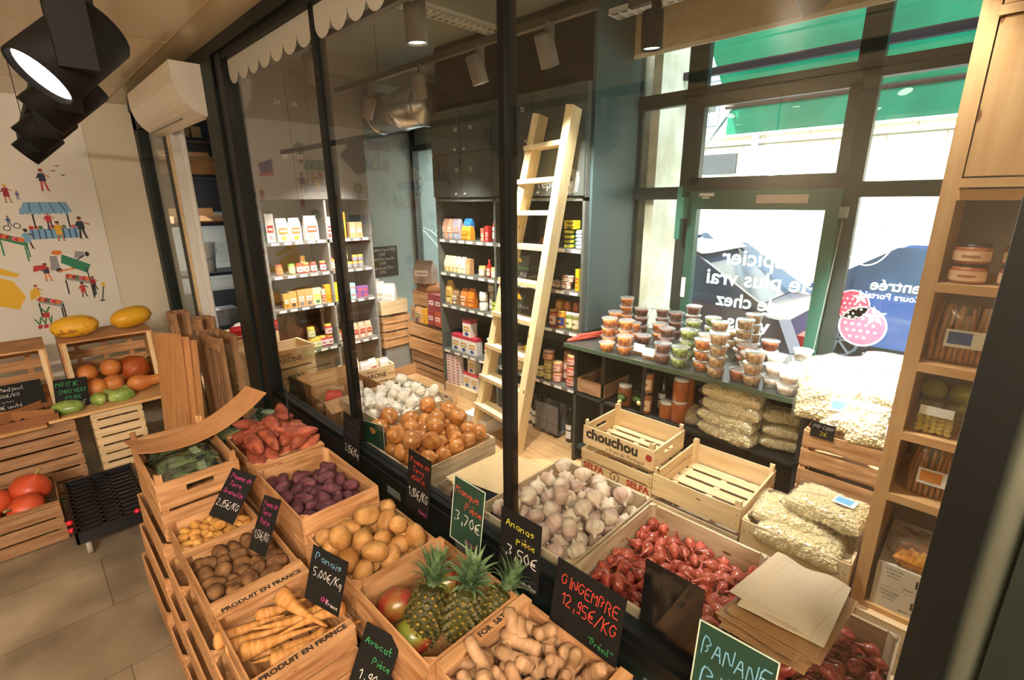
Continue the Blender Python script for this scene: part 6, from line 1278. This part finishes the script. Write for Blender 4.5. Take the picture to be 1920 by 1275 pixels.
one('orange_net_bag', B().add(*pillow(.22, .2, .2, 5, 14, .3, 3)), [M('red_net', '7c3428', '4c1c18', 40, .6, bump=.5)], 'dark red net bag on the floor at the left of the counter', 'bag', smooth=True, loc=(-1.62, 2.66, .22))
rn = random.Random(2); CAR = M('carrot_red', 'c8503a', 'a83c28', 6, .5)
scatter('carrot', 'red carrot lying at the left back corner of the window counter', 'carrot', 'carrots on the counter', veg([(0, .003), (.04, .012), (.15, .015), (.6, .010), (1, .002)], .2, CAR, 10, nv=3), [(Vector((-1.98 + .01 * k, 2.68 + k * .03, .915 + .012 * (k % 3))), Vector((.5, .8 + .1 * (k % 3), .08)).normalized(), 1) for k in range(7)])
# pulled items near the garlic: cardboard box with packets and dark box
carton('open brown cardboard box behind the first pane', -3.02, -2.70, 1.12, 1.52, .50, .70, True)
crate('pale crate under the open brown cardboard box', -3.04, -2.68, 1.10, 1.54, .495, .16, 'w', 'y'); crate('pale crate at the foot of the stack behind the first pane', -3.04, -2.68, 1.10, 1.54, .33, .165, 'w', 'y'); crate('lowest crate of the stack behind the first pane', -3.04, -2.68, 1.10, 1.54, .16, .16, 'w', 'y')
for k, (x, y, c) in enumerate(((-2.90, 1.30, 'a8825c'), (-2.82, 1.24, 'c83c34'), (-2.88, 1.42, 'dcc8b0'))): packet((x, y, .52), .10, .05, .19, c, 'e8e0d4', '%s packet in the open brown cardboard box' % ('tan', 'red', 'pale')[k], .9, 'bag', patch2='9c2c2c')
one('folded_carton', B().bar((-3.15, 2.15, .02), (-2.98, 2.35, .30), .30, .006, up=(0, 0, 1)), [CARD], 'folded cardboard sheet leaning on the shop floor left of the cabinet', 'cardboard')
# goods in the doorway crate
for k, (x, y, c, p1) in enumerate(((-4.38, 1.30, '2c5a9c', 'e8e8e8'), (-4.30, 1.16, 'c02c34', 'f0f0f0'), (-4.30, 1.36, 'c83038', '2c5aa8'), (-4.42, 1.16, 'e8e4e0', '3c6ab0'))): packet((x, y, .74), .15, .06, .18, c, p1, '%s bag in the plain crate behind the printed boxes' % ('blue', 'red and white', 'red and blue', 'white')[k], 1.2 + .3 * k, 'bag', tilt=.5)
# fir shelf goods
for k, (x, z) in enumerate(((-.065, 1.601), (.045, 1.601), (-.065, 1.659), (.045, 1.659))): jar((x, 2.01, z), .046, .057, 'a8603c', '3a2c24', 'ecc8a0', 'glass terrine jar with a peach label, %s' % ('lower left', 'lower right', 'upper left', 'upper right')[k] + ' on the fir shelves')
def sticks(label, c, n, h_, w_, lab):
    t = thing('breadstick_bag', label, 'bag', c); rn = random.Random(n + int(h_ * 100)); mt = M('breadstick', 'c88a4c', 'a8642c', 9, .6, bump=.3)
    for k in range(n):
        x = -w_ / 2 + w_ * (k % (n // 2)) / (n // 2 - 1); y = -.012 + .024 * (k // (n // 2)); hh = h_ * rn.uniform(.78, 1)
        B().tube([(x, y, .004), (x * 1.02 + rn.uniform(-.006, .006), y, hh * .5), (x * .93 + rn.uniform(-.008, .008), y, hh)], [.0055, .0062, .004], 6).build('breadstick', mt, t, True, world=False)
    wv = pillow(w_ + .03, h_ * 1.18, .07, n, 10, .1, 2); B().add([(x, z, y + h_ * .56) for x, y, z in wv[0]], wv[1]).build('wrapper', WRAP, t, True, world=False)
    B().bx(-.045, .045, -.036, -.0352, h_ * .30, h_ * .30 + .055).bx(-.038, .018, -.0366, -.036, h_ * .30 + .01, h_ * .30 + .048, 1).build('label', [PAPER, M('lab_' + lab, lab, rough=.5)], t, world=False)
sticks('clear bag of breadsticks with a blue and white label', (-.035, 2.02, 1.347), 22, .19, .14, '2c5aa8'); sticks('clear bag of darker breadsticks with an orange label', (-.02, 2.02, .877), 18, .18, .12, 'd88a3c')
for k, (x, z, c) in enumerate(((-.055, 1.106, 'c8b03c'), (.055, 1.106, 'b87a4c'))):
    t = thing('olive_tub', '%s olive tub with a white label band on the fir shelves' % ('green', 'brown')[k], 'tub', (x, 2.02, z)); B().bx(x - .048, x + .048, 1.975, 2.06, z, z + .105).build('tub', CLEAR, t)
    ov = B(); rn = random.Random(k)
    for i in range(5):
        for j in range(5): 
            v, f = spindle(ell(6, .0095, .8), .024, 8, seed=i * 5 + j); q = Matrix.Rotation(rn.uniform(0, 3), 3, 'Y'); ov.add([Vector((x - .036 + i * .018, 1.99, z + .012 + j * .014)) + q @ Vector(p) for p in v], f)
    ov.build('olives', M('olive_' + c, c, None, 60, .3, coat=.5), t, True); B().bx(x - .042, x + .042, 1.973, 1.9745, z + .068, z + .098).build('label', PAPER, t)
GFR = M('green_apple', 'a8a43c', '8c8c34', 5, .4, rnd=.1, coat=.3)
scatter('green_fruit', 'yellow-green fruit at the back of the fir shelf above the olives', 'fruit', 'green fruits on the fir shelf', veg(ell(9, .04, .8), .08, GFR, 14, nv=3), [(Vector((-.08 + .075 * (k % 3), 2.20 - .05 * (k // 3), 1.15 + .06 * (k // 3))), Vector((.2, .3, 1)).normalized(), .9) for k in range(6)])
t = thing('snack_bag', 'clear bag of golden crisps above the printed cartons', 'bag', (.0, 2.02, .60)); B().add([(x, y + 2.02, z + .66) for x, y, z in pillow(.2, .1, .13, 3, 12)[0]], pillow(.2, .1, .13, 3, 12)[1]).build('wrapper', WRAP, t, True)
B().add([(x, y + 2.01, z + .635) for x, y, z in pillow(.15, .09, .07, 4, 14, .6, 6)[0]], pillow(.15, .09, .07, 4, 14, .6, 6)[1]).build('crisps', M('crisps', 'd89a3c', 'b8702c', 40, .5), t)
LEC = M('pale_carton', 'd8cdb8', 'cfc2aa', 3, .7)
for k, z in enumerate((.421, .511)):
    t = thing('printed_carton', '%s printed pale carton at the bottom of the fir shelves' % ('lower', 'upper')[k], 'box', (.12, 2.05, z)); B().bx(-.11, .35, 1.965, 2.3, z, z + .088).build('box_body', LEC, t)
    q = B(); fit_text(q, 'LES', (.03, 1.9645, z + .035), (1, 0, 0), V, size=.04, bold=.001); fit_text(q, 'pour cuisson', (.01, 1.9645, z + .012), (1, 0, 0), V, size=.014)
    for j in range(3): fit_text(q, ('le bocal plat', 'la terrine', 'au four')[j], (-.06, 1.9645, z + .068 - j * .014), (1, 0, 0), V, size=.011)
    q.build('printed_text', INK, t)
one('wooden_low_box', B().bx(-.165, .60, 1.92, 2.35, .0, .40), [W['px']], 'pale wooden base box under the printed cartons of the fir shelves', 'box')
# ---------------------------------------------------------------- price signs
def sign(label, c, size, rot, lines, green=False, seed=0):
    w_, h_ = size; t = thing('price_sign', label, 'price sign', c)
    rx, ry, rz = rot; R = Matrix.Rotation(rz, 4, 'Z') @ Matrix.Rotation(rx, 4, 'X') @ Matrix.Rotation(ry, 4, 'Y'); t.rotation_euler = R.to_euler()
    B().bx(-w_ / 2, w_ / 2, -.0012, .0012, -h_ / 2, h_ / 2).build('board', GSLATE if green else SLATE, t, world=False)
    if green:
        q = B()
        for a in ((-w_ / 2, w_ / 2, h_ / 2 - .003, h_ / 2), (-w_ / 2, w_ / 2, -h_ / 2, -h_ / 2 + .003), (-w_ / 2, -w_ / 2 + .003, -h_ / 2, h_ / 2), (w_ / 2 - .003, w_ / 2, -h_ / 2, h_ / 2)): q.bx(a[0], a[1], -.0022, -.0012, a[2], a[3])
        q.build('white_border', chalk('d8e0cc'), t, world=False)
    by = {}
    for (s_, x, z, hh, col) in lines: by.setdefault(col, []).append((s_, x, z, hh))
    for col, ls in by.items():
        q = B()
        for (s_, x, z, hh) in ls:
            k = B(); hand(k, s_, 0, 0, hh * h_ * .88, m=0, w=max(.0015, hh * h_ * .075), seed=seed); ww = max(p[0] for p in k.v); lim = w_ * .94 - x * w_
            f_ = min(1, lim / ww); k.v = [(-w_ / 2 + x * w_ + p[0] * f_, p[1], -h_ / 2 + z * h_ + p[2]) for p in k.v]; q.add(k.v, k.f)
        q.build('chalk_writing', chalk(col), t, world=False)
    return t
PK, RD, WH, YL, GN, BL = 'e0509c', 'f0503c', 'f4f0e8', 'e8e040', '48c070', '7cb8d8'
sign('black sign with pink writing and 2,95 among the small yellow potatoes', (-1.99, .42, .73), (.13, .19), (-.71, .11, .47), [('Pomme de', .12, .82, .11, PK), ('Terre', .2, .66, .11, PK), ('Grenaille', .1, .50, .11, PK), ('2,95€/KG', .06, .24, .15, WH)])
sign('black sign with pink writing and 1,50 among the brown potatoes', (-1.66, .43, .76), (.13, .185), (-.53, -.25, -.01), [('Pomme de', .14, .82, .12, PK), ('Terre', .2, .66, .12, PK), ('Bintje', .22, .50, .12, PK), ('1,50€/KG', .1, .24, .16, WH)])
sign('black sign with blue writing and 5,00 between the parsnips and large potatoes', (-1.235, .455, .775), (.13, .18), (-.19, .17, .4), [('Panais', .12, .78, .15, BL), ('5,00€/Kg', .12, .5, .17, WH), ('(H)', .45, .12, .10, PK), ('France', .62, .10, .09, WH)])
sign('black sign with green writing and 1,90 in front of the fruit crate', (-1.075, .50, .555), (.125, .19), (-.42, .16, .41), [('Avocat', .12, .72, .13, GN), ('Pièce', .45, .48, .12, GN), ('1,90€', .2, .2, .17, WH)])
sign('tall black sign marked 2,95 left of the second mullion', (-2.018, .945, .755), (.155, .26), (-.1, 0, 0), [('Pomme de', .12, .82, .1, '4c3c58'), ('Terre', .25, .70, .1, '4c3c58'), ('Vitelotte', .2, .58, .1, '4c3c58'), ('2,95€/Kg', .12, .28, .16, WH)])
sign('black sign with orange-red writing and 1,90 for the large potatoes', (-1.455, .935, .78), (.15, .25), (-.13, 0, 0), [('Pomme de', .12, .82, .10, RD), ('Terre', .24, .68, .10, RD), ('AGATA', .2, .54, .10, RD), ('1,90€/KG', .1, .26, .17, WH), ('FRANCE', .58, .05, .06, PK)])
sign('green sign with white border and red writing above the mangoes', (-1.147, .925, .80), (.158, .245), (-.12, .03, .03), [('Mangue', .08, .76, .13, RD), ('Pièce', .42, .56, .13, RD), ('3,70€', .12, .32, .18, WH), ('Brésil', .55, .07, .07, PK)], True)
sign('black sign with yellow writing and 3,50 in front of the striped garlic', (-.905, .935, .785), (.165, .25), (-.07, 0, .05), [('Ananas', .14, .78, .12, YL), ('pièce', .42, .60, .11, YL), ('3,50€', .18, .36, .17, WH), ('Costa Rica', .5, .06, .06, WH)])
sign('wide black sign with red capital lettering for ginger', (-.632, .915, .76), (.228, .20), (-.18, 0, 0), [('GINGEMBRE', .1, .66, .19, RD), ('12,95€/KG', .14, .38, .21, RD), ('"Brésil"', .58, .08, .11, GN)])
sign('plain black sign seen from its unwritten side in front of the shallots', (-.452, 1.045, .80), (.165, .215), (-.04, 0, 0), [])
sign('green sign with white border and blue capitals at the bottom right', (-.245, .915, .845), (.165, .20), (-.1, .0, .05), [('BANANE', .08, .60, .26, BL), ('Pièce', .12, .25, .24, BL)], True)
sign('green sign back seen between the garlic and onion crates', (-2.05, 1.075, .70), (.15, .2), (-.03, 0, .27), [], True)
sign('small dark sign with green writing behind the sweet potatoes', (-2.93, 1.075, .70), (.26, .17), (-.1, 0, .1), [('Ail', .1, .6, .2, GN), ('1,95€ piece', .1, .2, .22, WH)])
sign('thin black sign seen edge-on standing in the sweet potatoes', (-2.36, .80, .85), (.14, .26), (0, -.25, -.36), [('Patate', .1, .6, .12, WH)])
sign('black sign with white date prices in the cardboard tray', (-4.34, -.21, .66), (.33, .16), (-.15, 0, PI / 2), [('Dattes Medjoul', .05, .74, .17, WH), ('22,50€/KG', .25, .5, .14, WH), ('Baguet Cartes', .1, .28, .12, '9c948c'), ('11€ unité', .3, .05, .16, WH)])
sign('black sign with green capitals leaning among the cabbages', (-4.22, .085, .64), (.17, .19), (-.2, .12, PI / 2 + .1), [('MOITIE', .06, .74, .16, GN), ('CHOU VERT', .12, .5, .15, GN), ('FRISE', .3, .28, .13, GN), ('2€', .65, .05, .16, WH)])
sign('little black sign with a chalk price clipped to the slatted popcorn crate', (-.43, 2.425, .83), (.095, .075), (0, 0, 0), [('POP CORN', .1, .64, .24, WH), ('2€', .4, .2, .30, YL)])
sign('dark sign lying face up on the red onions by the paper sheets', (-1.33, 1.12, .66), (.21, .15), (-1.1, 0, .2), [])
# flat paper sheets on the red onion crate, white bags on shallots
def sheets(name, label, c, w_, d_, n, rot, col, group=None):
    t = thing(name, label, 'paper', c); t.rotation_euler = rot; rn = random.Random(n)
    for k in range(n):
        b = B(); a = rn.uniform(-.12, .12) if k < n - 1 else 0; dx, dy = (rn.uniform(-.02, .02), rn.uniform(-.02, .02)) if k < n - 1 else (0, 0); m_ = 10; vs = []; fs = []
        for i in range(m_ + 1):
            for j in range(3):
                x, y = (-w_ / 2 + w_ * i / m_, -d_ / 2 + d_ * j / 2); z = k * .005 + .006 * math.sin(i * .9 + k) * (.4 + .6 * j / 2) ** 2
                vs.append((x * math.cos(a) - y * math.sin(a) + dx, x * math.sin(a) + y * math.cos(a) + dy, z))
        q = len(vs); vs += [(p[0], p[1], p[2] + .002) for p in vs]
        for i in range(m_):
            for j in range(2): s_ = i * 3 + j; fs += [(s_, s_ + 3, s_ + 4, s_ + 1), (q + s_, q + s_ + 1, q + s_ + 4, q + s_ + 3)]
        fs += [(i * 3, q + i * 3, q + i * 3 + 3, i * 3 + 3) for i in range(m_)] + [(i * 3 + 2, i * 3 + 5, q + i * 3 + 5, q + i * 3 + 2) for i in range(m_)] + [(0, 1, q + 1, q), (1, 2, q + 2, q + 1), (m_ * 3, q + m_ * 3, q + m_ * 3 + 1, m_ * 3 + 1), (m_ * 3 + 1, q + m_ * 3 + 1, q + m_ * 3 + 2, m_ * 3 + 2)]
        b.add(vs, fs).build('paper_bag', M('paper_' + col[k % len(col)], col[k % len(col)], rough=.6), t, False, world=False)
sheets('paper_bags', 'stack of white and kraft paper bags lying on the right-hand shallots', (-.225, 1.27, .765), .20, .33, 9, (-.12, -.06, -.05), ['b98e62', 'c39a6c', 'b08558'] )
top = sheets('paper_bag_top', 'loose whitish paper bag on top of the stack of kraft bags', (-.235, 1.30, .825), .195, .30, 2, (-.12, -.06, -.10), ['dcc6a6', 'd8c0a0'])
sheets('kraft_sheets', 'pale flat paper sheets lying over the red onion crate', (-1.41, 1.36, .625), .36, .36, 4, (.03, .02, .0), ['e0c294', 'd8b888'])
sheets('kraft_sheets', 'second pile of pale paper sheets behind the middle mullion', (-1.12, 1.80, .36), .5, .36, 3, (.0, .0, .2), ['e6cca0', 'dcc092'])
one('low_stool', B().bx(-1.45, -.80, 1.73, 1.94, 0, .345), [W['px']], 'low pale wooden chest that carries the second pile of paper sheets', 'chest')
# tape pieces on the low wall
for k, (x, z) in enumerate(((-1.75, .60), (-1.27, .58), (-.76, .58), (-.47, .58))): one('tape_piece', B().bx(x, x + .10, .9615, .9645, z, z + .035), [M('grey_tape', '6d7a74', rough=.3)], 'piece of glossy grey tape on the low green wall, number %s from the left' % ('one', 'two', 'three', 'four')[k], 'tape')
# ---------------------------------------------------------------- illustrated wall panel
COLS = {'blue': '7fb4dc', 'dblue': '3c5a8c', 'navy': '2c3450', 'red': 'c83c3c', 'dred': 'a02838', 'green': '2c8a68', 'leaf': '4c8450', 'yel': 'f0c030', 'skin': 'c88a68', 'brown': '5c3424', 'blk': '24242a', 'org': 'e8803c', 'grey': '9a9ca0', 'pink': 'e0707c', 'wht': 'f4f2ee', 'vio': '6c6aa0'}
CN = list(COLS); CM = [M('print_' + n_, COLS[n_], rough=.6) for n_ in CN]
pt = thing('illustrated_wall_panel', 'white wall panel printed with a colourful market scene', 'wall panel', (-5.59, -1, 1.3)); 
B().bx(-5.5995, -5.592, -2.9, .60, .05, 2.655).build('panel', M('panel_white', 'efece4', 'e8e4da', 2, .5), pt)
class Mu:
    def __init__(s): s.b = B(); s.k = 0
    def poly(s, P, c): s.k += 1; s.b.add([(-5.5915 + .00012 * s.k, p[0], p[1]) for p in P], [tuple(range(len(P)))], CN.index(c)); return s
    def el(s, y, z, a, b_, c, n=14, r=0): return s.poly([(y + a * math.cos(t) * math.cos(r) - b_ * math.sin(t) * math.sin(r), z + a * math.cos(t) * math.sin(r) + b_ * math.sin(t) * math.cos(r)) for t in [2 * PI * k / n for k in range(n)]], c)
    def ln(s, p, q, w_, c):
        d = Vector((q[0] - p[0], q[1] - p[1])).normalized(); n = Vector((-d.y, d.x)) * w_ / 2; return s.poly([(p[0] + n.x, p[1] + n.y), (p[0] - n.x, p[1] - n.y), (q[0] - n.x, q[1] - n.y), (q[0] + n.x, q[1] + n.y)], c)
    def man(s, y, z, h, top, leg, hair='blk', skin='skin', skirt=False, arm=1):
        s.ln((y - .06 * h, z + .45 * h), (y - .10 * h, z), .07 * h, leg if not skirt else skin); s.ln((y + .03 * h, z + .45 * h), (y + .12 * h, z), .07 * h, leg if not skirt else skin)
        s.ln((y - .13 * h, z), (y - .05 * h, z - .01 * h), .03 * h, 'blk'); s.ln((y + .10 * h, z), (y + .18 * h, z - .01 * h), .03 * h, 'blk')
        s.poly([(y - .12 * h, z + .78 * h), (y + .10 * h, z + .78 * h), (y + .12 * h, z + (.30 if skirt else .42) * h), (y - .14 * h, z + (.30 if skirt else .42) * h)], top)
        s.ln((y + .08 * h, z + .73 * h), (y + .26 * h * arm, z + .62 * h), .06 * h, skin); s.ln((y - .10 * h, z + .73 * h), (y - .2 * h, z + .55 * h), .06 * h, top)
        s.el(y, z + .88 * h, .07 * h, .085 * h, skin); s.el(y - .01 * h, z + .93 * h, .085 * h, .06 * h, hair); return s
    def done(s, n): s.b.build(n, CM, pt)
def stall(y, z, w_, h, roof, tb):
    m = Mu(); m.poly([(y, z), (y + w_, z), (y + w_, z + .28 * h), (y, z + .28 * h)], tb)
    for k in range(8): m.ln((y + w_ * (k + .5) / 8, z), (y + w_ * (k + .5) / 8, z + .28 * h), w_ * .03, 'dblue' if tb == 'blue' else 'blk')
    for k in range(10): m.el(y + w_ * (k + .6) / 10.5, z + .32 * h, w_ * .05, h * .05, ('red', 'org', 'leaf', 'wht', 'pink')[k % 5])
    for x in (.15, .85): m.ln((y + w_ * x, z + .3 * h), (y + w_ * x, z + .75 * h), .01, 'blk')
    m.man(y + w_ * .45, z + .25 * h, h * .5, 'red', 'navy', 'brown')
    m.poly([(y - .03, z + .72 * h), (y + w_ * .97, z + .72 * h), (y + w_ * .88, z + h), (y + .01, z + h)], roof)
    for k in range(9): m.el(y - .03 + w_ * (k + .5) / 9, z + .72 * h, w_ / 18, h * .05, roof, 8)
    for k in range(4): m.ln((y + w_ * (.12 + .24 * k), z + .74 * h), (y + w_ * (.14 + .2 * k), z + h), w_ * .02, 'dblue' if roof == 'blue' else 'wht')
    m.man(y + w_ * .6, z - .06 * h, h * .55, 'yel', 'skin', 'brown', skirt=True); m.man(y + w_ * 1.08, z - .02 * h, h * .62, 'navy', 'blk', 'brown', arm=1.3); m.done('market_stall')
stall(.12, 1.57, .30, .29, 'blue', 'blue')
def table(y, z, w_, col, roof=None):
    m = Mu(); m.poly([(y, z + .06), (y + w_, z), (y + w_ * 1.1, z + .05), (y + w_ * .1, z + .11)], col)
    for a, c in ((.02, .055), (.95, 0), (1.05, .03)): m.ln((y + w_ * a, z + c), (y + w_ * a, z + c - .12), .01, 'blk' if col != 'green' else 'green')
    for k in range(7): m.el(y + w_ * (.15 + .12 * k), z + .085 - .006 * k, .02, .018, ('red', 'org', 'dred', 'leaf', 'pink')[k % 5])
    if roof: m.poly([(y, z + .2), (y + w_ * .1, z + .27), (y + w_ * 1.1, z + .17), (y + w_ * .9, z + .1)], roof); m.ln((y + w_ * .9, z + .15), (y + w_, z - .1), .008, 'blk')
    m.done('printed_table')
table(.26, 1.17, .17, 'grey', 'green'); m = Mu().man(.36, 1.07, .13, 'red', 'brown', 'blk', 'brown', True).man(.44, 1.12, .12, 'dred', 'navy'); m.ln((.47, 1.02), (.50, 1.15), .008, 'blk'); m.el(.50, 1.16, .013, .02, 'yel').el(.47, 1.02, .02, .006, 'blk'); m.done('shoppers')
table(.06, 1.0, .14, 'grey'); table(-.06, 1.52, .14, 'green')
m = Mu(); m.poly([(.20, 1.33), (.22, 1.44), (.34, 1.44), (.36, 1.33)], 'wht').poly([(.19, 1.31), (.20, 1.43), (.245, 1.43), (.25, 1.31)], 'grey').el(.25, 1.455, .035, .02, 'org').poly([(.35, 1.40), (.37, 1.46), (.42, 1.45), (.42, 1.41)], 'grey').ln((.34, 1.37), (.42, 1.42), .01, 'blk').el(.24, 1.31, .02, .018, 'blk').el(.34, 1.33, .02, .02, 'blk').el(.44, 1.43, .015, .02, 'blk').ln((.23, 1.30), (.35, 1.32), .012, 'org').poly([(.36, 1.30), (.37, 1.33), (.42, 1.335), (.42, 1.31)], 'red'); m.done('delivery_scooter')
m = Mu().man(.28, 1.95, .17, 'navy', 'red', 'dred'); m.done('standing_shopper')
m = Mu()
for (y, z) in ((.33, 2.10), (.36, 2.14), (.385, 2.07)): m.poly([(y, z + .01), (y + .025, z + .004), (y + .05, z + .012), (y + .026, z - .004)], 'blk')
m.done('birds')
m = Mu().man(.05, 1.86, .14, 'dred', 'skin', 'yel', skirt=True).man(.11, 1.88, .07, 'vio', 'vio', 'vio'); m.ln((.10, 1.80), (.13, 1.83), .012, 'vio'); m.done('mother_and_child')
m = Mu().man(.02, 1.68, .08, 'dblue', 'navy'); 
for c in ((0, 1.665), (.06, 1.68)): m.el(c[0], c[1], .022, .022, 'blk').el(c[0], c[1], .016, .016, 'wht')
m.done('cyclist')
m = Mu().man(.10, 1.50, .16, 'blue', 'brown', 'blk', 'brown', True); m.done('woman_in_blue'); m = Mu().man(.16, 1.23, .15, 'navy', 'org', 'brown'); m.poly([(.08, 1.31), (.09, 1.36), (.16, 1.365), (.17, 1.33)], 'red'); m.done('man_with_crate')
m = Mu().man(.07, 1.08, .13, 'org', 'yel', 'dred'); m.poly([(.02, 1.08), (.03, 1.16), (.07, 1.19), (.09, 1.13)], 'yel'); m.done('shopper_with_bag')
m = Mu()
for k in range(3): m.poly([(.02 + .035 * k, .84), (.018 + .035 * k, .87), (.05 + .035 * k, .875), (.046 + .035 * k, .845)], 'red').ln((.034 + .035 * k, .875), (.01 + .045 * k, .93), .01, 'leaf').ln((.034 + .035 * k, .875), (.05 + .035 * k, .94), .01, 'leaf')
m.poly([(.07, .93), (.065, .97), (.11, .97), (.105, .93)], 'red').ln((.09, .97), (.06, 1.02), .012, 'leaf').ln((.09, .97), (.12, 1.02), .012, 'leaf'); m.done('potted_plants')
m = Mu().poly([(-.25, 1.1), (-.25, 1.35), (-.05, 1.25), (-.0, 1.12), (-.06, 1.02)], 'yel').poly([(-.25, 1.36), (-.2, 1.42), (.0, 1.30), (-.03, 1.28)], 'yel').poly([(-.10, 2.16), (.03, 2.13), (.05, 2.23), (-.10, 2.28)], 'vio').poly([(-.1, 2.12), (.05, 2.10), (.05, 2.13), (-.1, 2.16)], 'pink'); m.done('yellow_stall')
rn = random.Random(12)                                     # the rest of the panel, seen mirrored in the partition glass
for (y, z, r_, t_) in ((-.75, 1.95, 'green', 'grey'), (-1.5, 2.2, 'dred', 'red'), (-1.9, 1.75, 'vio', 'org'), (-1.2, 1.35, 'blue', 'red'), (-2.4, 2.1, 'yel', 'grey'), (-2.5, 1.3, 'dred', 'blue')): stall(y, z, .34, .34, r_, t_)
for k in range(22): m = Mu().man(rn.uniform(-2.85, -.3), rn.uniform(.7, 2.3), .15, rn.choice(['red', 'blue', 'dred', 'navy', 'yel']), rn.choice(['navy', 'org', 'red']), skirt=k % 2 == 0); m.done('printed_figure')
for (y, z) in ((-.5, 1.55), (-1.05, 1.85), (-2.1, 1.5), (-.4, 2.25), (-1.7, .95)):
    m = Mu(); m.poly([(y - .02, z), (y - .025, z + .04), (y + .025, z + .04), (y + .02, z)], 'dred').ln((y, z + .04), (y, z + .14), .008, 'brown')
    for k in range(9): a = k * .7; m.el(y + .04 * math.cos(a), z + .15 + .04 * math.sin(a), .028, .018, 'leaf', 8, a)
    m.done('printed_tree')
m = Mu(); yy, zz = -1.15, 1.05
for k in range(9): m.ln((yy - .15 + .03 * k, zz - .06 + .01 * k), (yy - .05 + .03 * k, zz + .10 - .01 * k), .02, 'yel')
m.done('yellow_awning')
# ---------------------------------------------------------------- final tidy: meshes that stayed at world origin get their origin at their own centre
for o in list(bpy.data.objects):
    if o.type == 'MESH' and o.parent is None and o.data.users == 1 and o.location.length < 1e-6 and not o.modifiers and 'kind' not in o:
        n = len(o.data.vertices)
        if not n: continue
        co = np.empty(n * 3); o.data.vertices.foreach_get('co', co); co = co.reshape(-1, 3); c = (co.min(0) + co.max(0)) / 2; c[2] = co[:, 2].min()
        kids = list(o.children)
        co -= c; o.data.vertices.foreach_set('co', co.ravel()); o.location = c; o.data.update()
        for ch in kids: ch.location = ch.location - Vector(c)
for me in list(bpy.data.meshes):
    if me.users == 0: bpy.data.meshes.remove(me)
